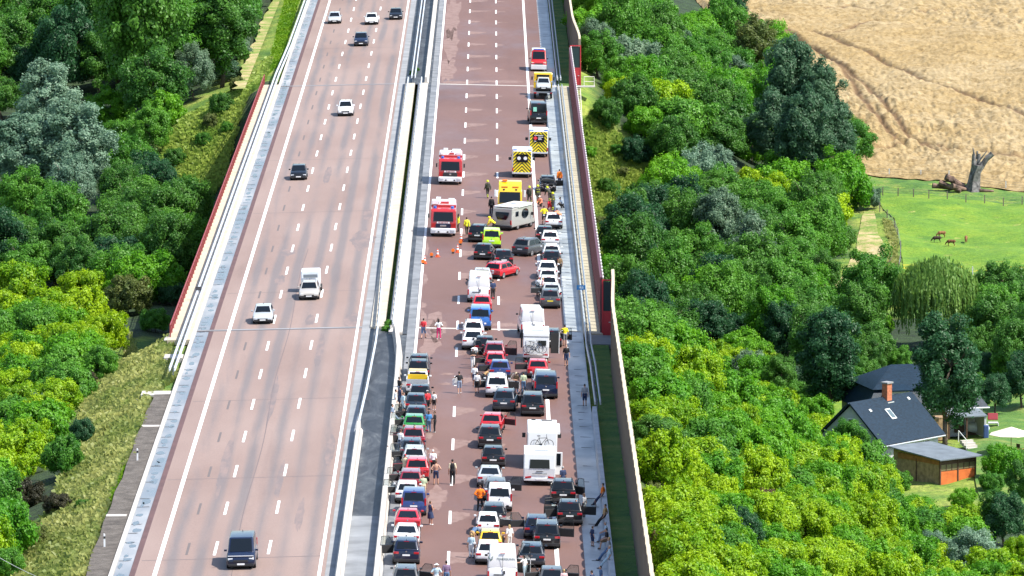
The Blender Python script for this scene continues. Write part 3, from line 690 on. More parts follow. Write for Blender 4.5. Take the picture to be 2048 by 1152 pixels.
def proto(kn):
    if kn in _pm: return _pm[kn]
    k = K[kn]; L, W, H, zb = k['L'], k['W'], k['H'], k['zb']; nose = k['nose'] or (zb - .24); h2 = W / 2; P = {}
    yo = -L / 2; hf = k['yfb']
    dk = zb + k['deck']
    st = [(0, .40, zb - .30, .84), (.05, .30, zb - .07, .945), (.28, .25, dk, .985), (max(.5, k['yrb'] + .1), .23, dk if k['deck'] else zb, 1.0), (L * .5, .22, zb, 1.0), (hf - .1, .22, zb, 1.0),
          (hf + .35 * (L - hf), .22, zb - .07 if not k['tall'] else zb - .12, .99), (hf + .72 * (L - hf), .24, nose + .05, .965), (L - .07, .28, nose - .08, .90), (L, .40, nose - .24, .80)]
    if k['tall']: st[0] = (0, .40, zb - .05, .93); st[1] = (.04, .30, zb, .97)
    mb = MB(); rs = []
    for y, z0, z1, f in st:
        w = h2 * f; h = z1 - z0; half = [(0, z0), (.82 * w, z0), (.97 * w, z0 + .14 * h), (w, z0 + .45 * h), (.99 * w, z0 + .80 * h), (.93 * w, z0 + .95 * h), (.82 * w, z1), (.4 * w, z1 + .018)]
        ring = [(x, y + yo, z) for x, z in half] + [(0, y + yo, z1 + .024)] + [(-x, y + yo, z) for x, z in reversed(half[1:])]
        rs.append(ring)
    mb.rings(rs); lower = mb.mesh('body', smooth=True)
    wb, wr = h2 * (.93 if not k['tall'] else .965), h2 * k['roofw']; wf = h2 * .90
    B = [(-wb, k['yrb'] + yo, zb - .04), (wb, k['yrb'] + yo, zb - .04), (wf, hf + yo, zb - .04), (-wf, hf + yo, zb - .04)]
    T = [(-wr, k['yrt'] + yo, H - .02), (wr, k['yrt'] + yo, H - .02), (wr * .97, k['yft'] + yo, H - .03), (-wr * .97, k['yft'] + yo, H - .03)]
    # cabin with a crowned roof
    cab = MB(); nx, ny = 6, 6
    rs = []
    for (bl, br, tl, tr) in ((B[0], B[1], T[0], T[1]), (B[3], B[2], T[3], T[2])): pass
    cab.hexa(B, T); cabm = cab.mesh('cab', bevel=.085 if not k['tall'] else .10, seg=3, angle=20)
    bm = bmesh.new(); bm.from_mesh(lower); bm.from_mesh(cabm); body = bpy.data.meshes.new('body'); bm.to_mesh(body); bm.free()
    body.polygons.foreach_set('use_smooth', [True] * len(body.polygons)); body.set_sharp_from_angle(angle=R(40)); P['body'] = body
    V = lambda p: Vector(p)
    def pane(bl, br, tr, tl, a=(.06, .06, .10, .12), name='window', t=.014):
        bl, br, tr, tl = map(V, (bl, br, tr, tl)); n_ = (br - bl).cross(tl - bl).normalized()
        f = lambda u, v: (bl.lerp(br, u)).lerp(tl.lerp(tr, u), v)
        l, r_, b, t_ = a
        q = [f(l, b), f(1 - r_, b), f(1 - r_ - .01, 1 - t_), f(l + .01, 1 - t_)]
        return MB().slab([p + n_ * .002 for p in q], n_, t).mesh(name)
    if not k['panel']: P['rear_window'] = pane(B[0], B[1], T[1], T[0], (.09, .09, .16, .14))
    P['windscreen'] = pane(B[2], B[3], T[3], T[2], (.07, .07, .08, .09))
    for s, nm in ((1, 'R'), (-1, 'L')):
        c = (B[1], B[2], T[2], T[1]) if s > 0 else (B[3], B[0], T[0], T[3])
        for i, (u0, u1) in enumerate(((.10, .50), (.54, .90)) if not k['panel'] else ((.0, 0), (.76, .93))):
            if u1 == 0: continue
            if s > 0: a = (u0, 1 - u1, .12, .15)
            else: a = (1 - u1, u0, .12, .15)
            P['side_window' + nm + str(i)] = pane(*c, a)
    mb = MB(); mb.box((0, yo + .06, .36), (W * .93, .16, .22)); P['rear_bumper'] = mb.mesh('bumper', bevel=.04)
    mb = MB(); mb.box((0, -yo - .07, .34), (W * .88, .16, .20)); P['front_bumper'] = mb.mesh('bumper', bevel=.04)
    P['underbody'] = MB().box((0, 0, .24), (W * .86, L * .9, .16)).mesh('underbody')
    P['grille'] = MB().box((0, -yo - .03, nose - .27), (W * .5, .1, .16)).mesh('grille', bevel=.02)
    if k['tall'] and not k['panel']: tz, th, tw, tx = zb + .02, .55, .13, .455
    elif k['panel']: tz, th, tw, tx = .98, .5, .13, .46
    else: tz, th, tw, tx = zb - .19, .15, .36, .375
    P['tail_light'] = MB().box((0, 0, 0), (tw, .12, th)).mesh('tail_light', bevel=.025); P['tl_pos'] = [(s * W * tx, yo + (.05 if k['tall'] else .045), tz) for s in (-1, 1)]
    P['headlight'] = MB().box((0, 0, 0), (.34, .24, .13)).mesh('headlight', bevel=.03); P['hl_pos'] = [(s * W * .36, -yo - .16, nose - .14) for s in (-1, 1)]
    P['plate'] = MB().box((0, 0, 0), (.52, .02, .115)).mesh('number_plate')
    P['pl_rear'] = (0, yo - .012 + (.02 if not k['tall'] else 0), zb - .34 if not k['tall'] else .78); P['pl_front'] = (0, -yo + .015, .40)
    P['mirror'] = MB().box((0, 0, 0), (.20, .11, .14)).mesh('mirror', bevel=.04); P['mi_pos'] = [(s * (h2 + .07), yo + hf - .35, zb + .10) for s in (-1, 1)]
    ty = MB(); rr = .33 if not k['tall'] else .34
    prof = [(-.11, rr - .07), (-.10, rr - .01), (-.06, rr), (.06, rr), (.10, rr - .01), (.11, rr - .07)]
    ty.rings([[(x, r_ * math.cos(2 * math.pi * i / 20), r_ * math.sin(2 * math.pi * i / 20)) for i in range(20)] for x, r_ in prof]); P['tyre'] = ty.mesh('tyre', smooth=True)
    rm = MB(); rm.tube((-.113, 0, 0), (.113, 0, 0), rr - .09, n=16)
    for i in range(5):
        a = 2 * math.pi * i / 5
        for s in (-1, 1): rm.box((s * .115, .12 * math.cos(a), .12 * math.sin(a)), (.01, .05, .22), rx=a - math.pi / 2)
    P['rim'] = rm.mesh('rim')
    P['wh_pos'] = [(s * (h2 - .10), y, rr) for y in (yo + .82 if not k['tall'] else yo + .85, -yo - .86) for s in (-1, 1)]
    P['antenna'] = MB().hexa([(-.03, 0, 0), (.03, 0, 0), (.03, .2, 0), (-.03, .2, 0)], [(-.01, -.02, .09), (.01, -.02, .09), (.01, .03, .09), (-.01, .03, .09)]).mesh('antenna')
    P['an_pos'] = (0, yo + k['yrt'] + .14, H - .03)
    if k['rails']:
        P['roof_rail'] = MB().tube((0, yo + k['yrt'] + .15, H + .02), (0, yo + k['yft'] - .1, H + .01), .025, n=6).mesh('roof_rail'); P['rr_x'] = wr - .09
    P['wiper'] = MB().box((.1, yo + .5 * (k['yrb'] + .0) - .02, zb + .1), (.5, .03, .03), ry=.15).mesh('wiper')
    P['badge'] = MB().tube((0, 0, 0), (0, -.02, 0), .055, n=10).mesh('badge'); P['ba_pos'] = (0, yo + (.04 if not k['tall'] else -.005), zb - .10)
    P['brake'] = MB().box((0, yo + k['yrt'] - .05, H - .07), (.36, .05, .035)).mesh('brake_light')
    # front door, opened by turning about its hinge edge: lower skin, inside, window frame and pane
    dl, zt = 1.05, H - .06; dz = (zb - .46)
    for s in (-1, 1):
        y0 = -dl
        P['door%d' % s] = MB().box((s * .035, y0 / 2, .38 + dz / 2), (.05, dl, dz)).mesh('door', bevel=.015)
        P['door_in%d' % s] = MB().box((-s * .02, y0 / 2, .38 + dz / 2), (.07, dl * .94, dz * .92)).mesh('door_lining', bevel=.02)
        fr = [(0, -.02, zb - .08), (0, -.42, zt), (0, -dl + .08, zt), (0, -dl + .01, zb - .08)]; mb = MB()
        for a, b in zip(fr, fr[1:]): mb.tube(a, b, .022, n=5)
        P['door_fr%d' % s] = mb.mesh('window_frame'); P['door_gl%d' % s] = MB().slab([(s * .004, y, z) for _, y, z in fr], (1, 0, 0), .008).mesh('pane')
        P['hinge%d' % s] = (s * (h2 - .04), yo + hf - .30, 0); P['hinger%d' % s] = (s * (h2 - .04), yo + hf - 1.45, 0)
    _pm[kn] = P; return P
M_PANE = bpy.data.materials.new('door_pane'); M_PANE.use_nodes = True
_t = M_PANE.node_tree; _t.nodes.clear(); _o = _t.nodes.new('ShaderNodeOutputMaterial'); _m = _t.nodes.new('ShaderNodeMixShader'); _m.inputs[0].default_value = .12
_a = _t.nodes.new('ShaderNodeBsdfTransparent'); _a.inputs[0].default_value = (.86, .9, .9, 1); _g = _t.nodes.new('ShaderNodeBsdfGlossy'); _g.inputs['Roughness'].default_value = .05
_t.links.new(_a.outputs[0], _m.inputs[1]); _t.links.new(_g.outputs[0], _m.inputs[2]); _t.links.new(_m.outputs[0], _o.inputs[0])

def place(name, pos, yaw=0.0):
    """yaw in degrees, anticlockwise; 0 faces away up the road, 180 comes towards the camera"""
    tl = math.atan(.022) * (1 if pos.x > X_CROWN else -1)
    return empty(name, pos, (0, tl * math.cos(R(yaw)), R(yaw)))
def car(kn, px, py, col, label, cat='car', group=None, yaw=0, ref='roof', doors='', plate=M_PLATE, name=None, lamps=True, roof=None, sc=1.0, window=M_GLASS):
    k, P = K[kn], proto(kn); L = k['L']
    ca, sa = math.cos(R(yaw)), math.sin(R(yaw)); rot = lambda x, y: (x * ca - y * sa, x * sa + y * ca)
    if ref == 'roof': p = at(px, py, k['H'] - .03); ox, oy = rot(0, -L / 2 + k['yrt'])
    elif ref == 'rear': p = at(px, py, 0); ox, oy = rot(0, -L / 2)
    else: p = at(px, py, 0); ox, oy = rot(0, L / 2)
    pos = Vector((p.x - ox, p.y - oy, 0)); pos.z = road_z(pos.x)
    nm = name or ('van' if cat == 'van' else 'car')
    t = place(nm, pos, yaw); tag(t, label, cat, group); t.scale = (sc, sc, sc)
    pm = PAINT[col] if isinstance(col, str) else col
    link('body', P['body'], pm, t); link('underbody', P['underbody'], M_DARK, t)
    for key in P:
        if key.startswith(('rear_window', 'windscreen', 'side_window')): link({'r': 'rear_window', 'w': 'windscreen', 's': 'side_window'}[key[0]], P[key], window, t)
    link('rear_bumper', P['rear_bumper'], M_TRIM, t); link('front_bumper', P['front_bumper'], M_TRIM, t); link('grille', P['grille'], M_TRIM, t)
    for p_ in P['tl_pos']: link('tail_light', P['tail_light'], M_TAIL, t).location = p_
    for p_ in P['hl_pos']: link('headlight', P['headlight'], M_LAMP, t).location = p_
    link('number_plate', P['plate'], plate, t).location = P['pl_rear']; link('number_plate', P['plate'], plate, t).location = P['pl_front']
    for p_ in P['mi_pos']: link('mirror', P['mirror'], pm if not k['panel'] else M_TRIM, t).location = p_
    for i, p_ in enumerate(P['wh_pos']):
        w = empty('wheel', p_); w.parent = t; link('tyre', P['tyre'], M_TYRE, w); link('rim', P['rim'], M_RIM, w)
    link('antenna', P['antenna'], M_TRIM, t).location = P['an_pos']; link('badge', P['badge'], M_CHROME, t).location = P['ba_pos']; link('brake_light', P['brake'], M_TAIL, t)
    if not k['panel']: link('wiper', P['wiper'], M_TRIM, t)
    if k['rails']:
        for s in (-1, 1): link('roof_rail', P['roof_rail'], M_TRIM if col in ('black', 'white') else M_CHROME, t).location = (s * P['rr_x'], 0, 0)
    for d in doors.split():
        s = 1 if d[0] == 'R' else -1; hp = P['hinge%d' % s] if d[1] == 'f' else P['hinger%d' % s]
        a = float(d[2:]) if len(d) > 2 else 62
        q = link('door', P['door%d' % s], pm, t); q.location = hp; q.rotation_euler = (0, 0, R(a) * s)
        link('door_lining', P['door_in%d' % s], M_INNER, q); link('window_frame', P['door_fr%d' % s], M_TRIM, q); link('pane', P['door_gl%d' % s], M_PANE, q)
    if roof:
        o = MB().box((0, -L / 2 + (k['yrt'] + k['yft']) / 2, k['H'] + .0), (k['W'] * k['roofw'] * .93, (k['yft'] - k['yrt']) * .94, .05)).build('roof', roof, t, bevel=.02)
    if k['panel']:
        MB().box((0, -L / 2 - .002, 1.35), (.02, .02, 1.9)).build('door_seam', M_TRIM, t)
        MB().box((.12, -L / 2 - .02, 1.15), (.12, .04, .22)).build('handle', M_TRIM, t)
        MB().box((-.25, -L / 2 - .012, .98), (.66, .03, .07)).build('plate_light', M_TRIM, t)
    return t
JAM, LANE = 'cars standing in the jam', 'cars driving on the clear carriageway'

# ---- moving traffic, coming towards the camera
def drive(kn, px, py, col, label, **kw): return car(kn, px, py, col, label, yaw=180, ref='front', group=LANE, **kw)
drive('hatch', 669, 48, 'silver', 'silver hatchback farthest away beside the white edge line'); drive('sedan', 743, 50, 'white', 'white saloon farthest away in the middle lane beside a dark car')
drive('hatch', 791.5, 40, 'black', 'black hatchback in the far fast lane by the median'); drive('suv', 722, 93, 'navy', 'dark blue SUV following two far pale cars')
drive('suv', 691, 233, 'white', 'white SUV alone in the middle lane just before the far bridge joint'); drive('hatch', 597, 361, 'black', 'black hatchback alone in the slow lane on the bridge')
bmw = drive('estate', 618, 601, 'champagne', 'beige car towing a white box trailer'); drive('hatch', 525.5, 649, 'silver', 'silver hatchback at the near bridge joint beside the edge line')
v = drive('frontvan', 482, 1140, 'navy', 'dark blue people carrier nearest the camera on the clear carriageway', cat='van')
MB().box((0, K['frontvan']['L'] / 2 - .14, .95), (1.75, .12, .05)).build('light_bar', M_LAMP, v)
p = bmw.location; t = place('box_trailer', Vector((p.x, p.y + 5.0, p.z)), 180); tag(t, 'white box trailer with grey cover behind the beige car', 'trailer')
MB().box((0, 0, .62), (1.75, 2.6, .35)).build('body', PAINT['white'], t, bevel=.03)
M_COVER = mat('grey_tarpaulin', (.62, .65, .67), .6, var=.1, scale=2)
MB().hexa([(-.88, -1.3, .8), (.88, -1.3, .8), (.88, 1.3, .8), (-.88, 1.3, .8)], [(-.86, -1.25, 1.95), (.86, -1.25, 1.95), (.86, 1.15, 1.95), (-.86, 1.15, 1.95)]).build('cover', M_COVER, t, bevel=.10)
MB().box((0, 1.31, 1.50), (1.3, .02, .30), rx=-.1).build('cover_window', mat('cover_grey', (.25, .28, .3), .5), t)
MB().tube((0, 1.2, .5), (0, 2.6, .45), .05).build('drawbar', M_STEELD, t)
for s in (-1, 1):
    w = empty('wheel', (s * .92, 0, .30)); w.parent = t; link('tyre', proto('hatch')['tyre'], M_TYRE, w); link('rim', proto('hatch')['rim'], M_RIM, w)

# ---- queue on the left edge of the jam
car('suv', 837.5, 712, 'anthracite', 'dark grey SUV heading the queue beside the median barrier', group=JAM)
car('suv', 836.7, 722.5, 'black', 'black SUV just ahead of the yellow roofed pickup', group=JAM, doors='')
# white pickup with yellow cab
kind('pickup', L=5.3, W=1.92, H=1.85, zb=1.12, yrb=1.75, yrt=1.9, yft=3.1, yfb=3.9, roofw=.80)
pk = car('pickup', 834.5, 742, 'white', 'white pickup truck with yellow cab roof in the queue by the barrier', cat='pickup', group=JAM, roof=PAINT['yellow'], name='pickup_truck')
MB().box((0, -2.65 + .95, 1.15), (1.5, 1.5, .05)).build('bed_floor', M_TRIM, pk)
for s in (-1, 1): MB().box((s * .86, -2.65 + .95, 1.27), (.08, 1.7, .30)).build('bed_side', PAINT['white'], pk, bevel=.02)
MB().box((0, -2.65 + .06, 1.2), (1.72, .08, .36)).build('tailgate', PAINT['silver'], pk, bevel=.02)
MB().box((0, -.92, 1.36), (1.62, .10, .42)).build('cab_back', PAINT['yellow'], pk, bevel=.03)
car('hatch', 840, 772, 'black', 'black hatchback behind the white pickup with people at both sides', group=JAM)
car('hatch', 831.5, 790, 'bluegrey', 'blue grey hatchback beside the child in the football shirt', group=JAM)
car('hatch', 832.5, 815, 'bluegrey', 'blue grey estate car just ahead of the green car', group=JAM, doors='Lf')
car('hatch', 827.8, 832, 'green', 'bright green hatchback with open door beside the barrier', group=JAM, doors='Lf70')
car('suv', 826.5, 857, 'darkred', 'dark red SUV with a man in black leaning on its rear', group=JAM, doors='Lf Lr')
car('estate', 822.6, 881, 'bluegrey', 'grey estate car with red lights behind the dark red SUV', group=JAM)
car('estate', 828, 896.5, 'silver', 'silver grey estate car with white plate beside the white haired man', group=JAM, doors='Lf72')
car('suv', 833.5, 919, 'red', 'red SUV beside the bare backed man', group=JAM, doors='Lf')
car('estate', 821, 943.5, 'darkred', 'dark red estate car ahead of the white hatchback', group=JAM, doors='Lf')
car('hatch', 813.7, 966, 'white', 'white hatchback with open door ahead of the blue van', group=JAM, doors='Lf')
car('caddy', 826.8, 983, 'blue', 'royal blue van with tall red lights in the queue by the barrier', cat='van', group=JAM, doors='')
car('coupe', 815, 1020, 'red', 'red coupe behind the royal blue van', group=JAM)
car('coupe', 812.7, 1050, 'white', 'white sports saloon behind the red coupe', group=JAM)
car('suv', 812, 1081.5, 'navy', 'dark blue SUV with open door standing last but one by the barrier', group=JAM, doors='Lf')
car('estate', 811, 1137, 'grey', 'grey car at the lower picture edge with its right door open', group=JAM, doors='Rf')
# ---- middle queue
car('suv', 955, 451, 'black', 'black SUV beside the fire engine and the neon green van', group=JAM, yaw=-6)
nv = car('caddy', 983, 460, 'neon', 'neon green emergency doctor van among the stopped cars', cat='van', group=JAM)
car('hatch', 966, 489, 'black', 'black hatchback behind the neon green van', group=JAM, yaw=-5)
car('hatch', 1007, 501, 'black', 'black hatchback turned to the open lane behind the neon van', group=JAM, yaw=4)
car('suv', 1045, 478, 'grey', 'grey SUV turned across the lanes towards the shoulder', group=JAM, yaw=-27)
car('estate', 988, 526, 'red', 'red estate car turned across the lanes', group=JAM, yaw=-24)
car('sedan', 964, 538, 'silver', 'silver saloon just ahead of the white delivery van', group=JAM)
car('bigvan', 957, 551, 'white', 'white delivery van behind the silver saloon', cat='van', group=JAM)
car('hatch', 964, 592.5, 'red', 'red hatchback between the white van and the blue van', group=JAM)
car('van', 960, 617, 'vanblue', 'bright blue van with twin rear windows', cat='van', group=JAM)
car('suv', 946.5, 643, 'white', 'white SUV with black glass beside the blue van', group=JAM)
car('coupesuv', 946, 661.5, 'white', 'white sloping back SUV beside the open lane', group=JAM)
car('hatch', 969, 675, 'black', 'black hatchback squeezed between white and dark red SUVs', group=JAM)
car('suv', 988.5, 687, 'darkred', 'dark red SUV with its right door wide open', group=JAM, doors='Rf75 Lf')
car('hatch', 990, 707, 'red', 'red hatchback with pale roof behind the dark red SUV', group=JAM, doors='Lf')
car('hatch', 999.5, 723, 'blue', 'blue hatchback ahead of the white people carrier', group=JAM, doors='Lf')
car('mpv', 993.5, 753.5, 'white', 'white people carrier with doors open on both sides', group=JAM, doors='Lf Rf')
car('suv', 1008, 782, 'bluegrey', 'slate grey SUV with a light bar behind the white people carrier', group=JAM, doors='Rf', yaw=-4)
car('hatch', 982.5, 829, 'red', 'red hatchback with its right door open', group=JAM, doors='Rf', yaw=-4)
car('suv', 979.6, 854.5, 'anthracite', 'dark grey SUV behind the red hatchback with open door', group=JAM)
car('hatch', 986, 895.5, 'black', 'black hatchback alone between the grey SUV and the silver coupe', group=JAM)
car('coupe', 979, 934, 'silver', 'silver coupe with dark rear light band', group=JAM)
car('estate', 991, 962, 'grey', 'grey estate car with its right door swung wide beside the caravan', group=JAM, doors='Rf80')
car('caddy', 998.5, 974.5, 'white', 'white van with rear window beside the man in orange', cat='van', group=JAM)
car('estate', 987, 1011.5, 'anthracite', 'dark grey estate car between two white cars', group=JAM)
car('mini', 975, 1029, 'white', 'small white round hatchback with open right door', group=JAM, doors='Rf')
car('mini', 980, 1063, 'yellow', 'small yellow hatchback behind the round white car', group=JAM)
car('hatch', 976, 1086, 'white', 'white hatchback half hidden by the lettered van', group=JAM)
fv = car('bigvan', 1004, 1105, 'white', 'white lettered delivery van with open right door nearest the camera', cat='van', group=JAM, doors='Rf')
o = link('lettering', text_mesh('FEHERSUHN', .225), mat('letter_grey', (.25, .30, .29), .5), fv); o.location = (.22, -K['bigvan']['L'] / 2 + .07, 2.05); o.rotation_euler = (R(88), 0, 0)
mb = MB(); 
for dx, dz, a, l in ((-.88, 2.06, .6, .34), (-.74, 2.0, -.7, .20), (-.70, 2.16, -.7, .12)): mb.box((dx, -K['bigvan']['L'] / 2 + .065, dz), (.05, .02, l), ry=-a)
mb.build('logo', mat('logo_green', (.04, .10, .07), .5), fv)
# ---- right queue
car('hatch', 1089, 454, 'black', 'black hatchback half hidden ahead of a row of white cars', group=JAM)
car('hatch', 1100, 463.5, 'white', 'white hatchback leading the row of white cars on the shoulder', group=JAM)
car('estate', 1103, 491, 'white', 'white estate car beside the turned grey SUV', group=JAM)
car('hatch', 1103.5, 503, 'black', 'black hatchback between white cars on the shoulder', group=JAM)
car('coupesuv', 1094.5, 523.5, 'white', 'white sloping back SUV in the row on the shoulder', group=JAM)
car('hatch', 1095.6, 540, 'white', 'white hatchback behind the sloping back white SUV', group=JAM)
car('hatch', 1097, 553.5, 'white', 'white hatchback last of the white row ahead of the pale silver car', group=JAM)
car('sedan', 1103, 568.5, 'silver', 'silver saloon with people at its open left door', group=JAM, doors='Lf75')
car('suv', 1100, 580.5, 'grey', 'grey SUV with yellow number plate', group=JAM, plate=M_PLATEY)
car('bigvan', 1064.5, 620, 'white', 'white delivery van alone in the right lane near the bridge joint', cat='van', group=JAM, yaw=3)
car('estate', 1102, 661, 'anthracite', 'dark car towing the caravan with bicycles, its right door open', group=JAM, doors='Rf')
car('hatch', 1075, 721, 'red', 'red hatchback with open left door behind the caravan', group=JAM, doors='Lf78')
car('estate', 1086, 744, 'silver', 'pale silver car hidden ahead of the dark blue van', group=JAM)
car('van', 1091.4, 751, 'navy', 'dark blue van with black glass in the right lane', cat='van', group=JAM)
car('mpv', 1065, 790, 'anthracite', 'dark grey people carrier ahead of the motorhome', group=JAM, doors='')
car('suv', 1126, 963, 'black', 'black SUV with tall red lights beside the caravan', group=JAM, doors='Rf40')
car('suv', 1139, 1004.5, 'black', 'black SUV with three doors open beside the seated people', group=JAM, doors='Lf Lr Rf80')
car('estate', 1073, 1036, 'navy', 'dark blue estate car with its left door wide open', group=JAM, doors='Lf78')
car('mpv', 1093.6, 1049, 'anthracite', 'dark grey people carrier with a big open right door', group=JAM, doors='Rf78')
car('estate', 1063, 1091.5, 'bluegrey', 'slate grey car beside the open door of the lettered van', group=JAM)
car('hatch', 1103, 1138, 'grey', 'grey hatchback at the lower edge with both doors open', group=JAM, doors='Lf Rf75')

# ---- special vehicles
def wheels(t, pos, rr=.5, w=.28):
    for p in pos:
        q = empty('wheel', p); q.parent = t; k = 20
        mb = MB(); mb.rings([[(x, r_ * math.cos(2 * math.pi * i / k), r_ * math.sin(2 * math.pi * i / k)) for i in range(k)] for x, r_ in ((-w / 2, rr - .1), (-w / 2, rr - .02), (-w / 3, rr), (w / 3, rr), (w / 2, rr - .02), (w / 2, rr - .1))]); mb.build('tyre', M_TYRE, q, smooth=True)
        MB().tube((-w / 2 - .01, 0, 0), (w / 2 + .01, 0, 0), rr - .17, n=14).build('rim', M_RIM, q)
def mirrors(t, pos, m=M_TRIM, s=(.16, .12, .42)):
    for p in pos: MB().box(p, s).build('mirror', m, t, bevel=.03)
def fire_engine(px, py, label, blue_grille, boxes):
    p = at(px, py); pos = Vector((p.x, p.y + 3.7, 0)); pos.z = road_z(pos.x); t = place('fire_engine', pos, 180); tag(t, label, 'fire engine', 'emergency vehicles')
    F = 3.7                                                      # front at +y
    MB().prism([(F - 2.3, .55), (F - .06, .55), (F, 1.35), (F - .16, 2.55), (F - .34, 2.72), (F - 2.3, 2.75)], -1.24, 1.24).build('cab', PAINT['fire'], t, bevel=.10)
    MB().box((0, -1.2, 1.75), (2.46, 4.9, 2.3)).build('body', PAINT['fire'], t, bevel=.05)
    MB().box((0, F - .08, .62), (2.46, .42, .52)).build('bumper', PAINT['white'], t, bevel=.08)
    MB().slab([(-.98, F - .0, 1.55), (.98, F - .0, 1.55), (.92, F - .13, 2.45), (-.92, F - .13, 2.45)], (0, 1, .12), .03).build('windscreen', M_GLASS, t)
    for s in (-1, 1): MB().box((s * 1.245, F - .75, 2.0), (.02, .9, .75)).build('side_window', M_GLASS, t)
    MB().box((0, F + .01, 1.10), (1.5, .10, .42)).build('grille', M_TRIM if not blue_grille else PAINT['navy'], t, bevel=.05)
    MB().box((0, F + .05, 1.12), (.22 if not blue_grille else .6, .06, .16)).build('emblem', M_CHROME, t, bevel=.02)
    MB().box((0, F + .005, 1.42), (1.25, .06, .16)).build('name_band', mat('band_white', (.75, .75, .75), .5), t)
    o = link('lettering', text_mesh('FEUERWEHR', .17), PAINT['fire'], t); o.location = (0, F + .045, 1.42); o.rotation_euler = (R(90), 0, R(180))
    for s in (-1, 1):
        MB().box((s * .92, F + .10, .68), (.42, .14, .22)).build('headlight', M_LAMP, t, bevel=.04)
        MB().tube((s * .85, F - .75, 2.75), (s * .85, F - .75, 2.98), .16, n=12).build('blue_light', M_BLUEL, t)
        MB().box((s * .45, F + .12, .52), (.16, .1, .14)).build('fog_lamp', M_TRIM, t, bevel=.02)
    MB().box((0, F + .12, .50), (.56, .05, .14)).build('number_plate', M_PLATE, t)
    mirrors(t, [(s * 1.45, F - .25, 2.05) for s in (-1, 1)])
    M_PINK = mat('roof_deck', (.62, .48, .48), .6, var=.15, scale=2)
    MB().box((0, -1.1, 2.93), (2.3, 4.6, .06)).build('roof_deck', M_PINK, t)
    for x, y, w, l, h, m in boxes: MB().box((x, y, 2.96 + h / 2), (w, l, h)).build('roof_box', m, t, bevel=.03)
    mb = MB()
    for s in (-.2, .2): mb.tube((.55 + s, -3.2, 3.2), (.55 + s, 1.1, 3.2), .035, n=5)
    for k in range(14): mb.tube((.35, -3.1 + k * .31, 3.2), (.75, -3.1 + k * .31, 3.2), .022, n=4)
    mb.build('ladder', M_STEEL, t)
    for s in (-1, 1): MB().box((s * 1.235, -1.2, 1.9), (.03, 4.2, 1.5)).build('shutter', M_STEEL, t)
    wheels(t, [(s * 1.05, y, .5) for s in (-1, 1) for y in (2.35, -1.7)])
    MB().box((0, 0, .6), (1.8, 6.8, .4)).build('chassis', M_DARK, t)
W_, RD = PAINT['white'], PAINT['fire']
fire_engine(900, 370, 'red fire engine with dark grille standing alone in the left lane', False, [(-.85, .6, .5, 1.2, .3, W_), (-.1, .7, .5, 1.0, .18, RD), (-.6, -1.6, .9, 1.8, .25, W_), (.95, .4, .3, 2.2, .3, W_)])
fire_engine(886, 474, 'red fire engine with dark blue grille near the traffic cones', True, [(.85, .9, .62, 1.0, .4, W_), (-.1, .4, .8, .9, .2, RD), (-.75, -1.0, .6, 2.4, .25, W_)])
# fire service van facing the camera on the shoulder
t = car('bigvan', 1077, 143, 'fire', 'red fire service van with white bumper and yellow corners on the far shoulder', cat='van', group='emergency vehicles', yaw=180, ref='front', name='fire_service_van')
kb = K['bigvan']; F = kb['L'] / 2
MB().slab([(-.82, F - 1.35, 1.40), (.82, F - 1.35, 1.40), (.80, F - .36, 1.19), (-.80, F - .36, 1.19)], (0, .2, 1), .03).build('bonnet_panel', PAINT['fire'], t)
for s in (-1, 1): MB().box((s * .78, F - .30, 1.08), (.34, .40, .26)).build('yellow_corner', PAINT['yellow'], t, bevel=.06)
MB().box((0, F - .16, .55), (1.98, .42, .62)).build('white_bumper', PAINT['white'], t, bevel=.08); MB().box((0, -.6, 2.50), (1.66, 3.4, .10)).build('roof_skin', PAINT['white'], t, bevel=.03)
MB().box((0, F - 1.75, 2.52), (1.5, .5, .10)).build('roof_band', PAINT['fire'], t, bevel=.03)
MB().box((0, F - 1.9, 2.62), (1.3, .3, .16)).build('light_bar', M_BLUEL, t, bevel=.05)
MB().box((0, -.3, 2.56), (1.5, 2.6, .12)).build('roof_box', PAINT['white'], t, bevel=.03)
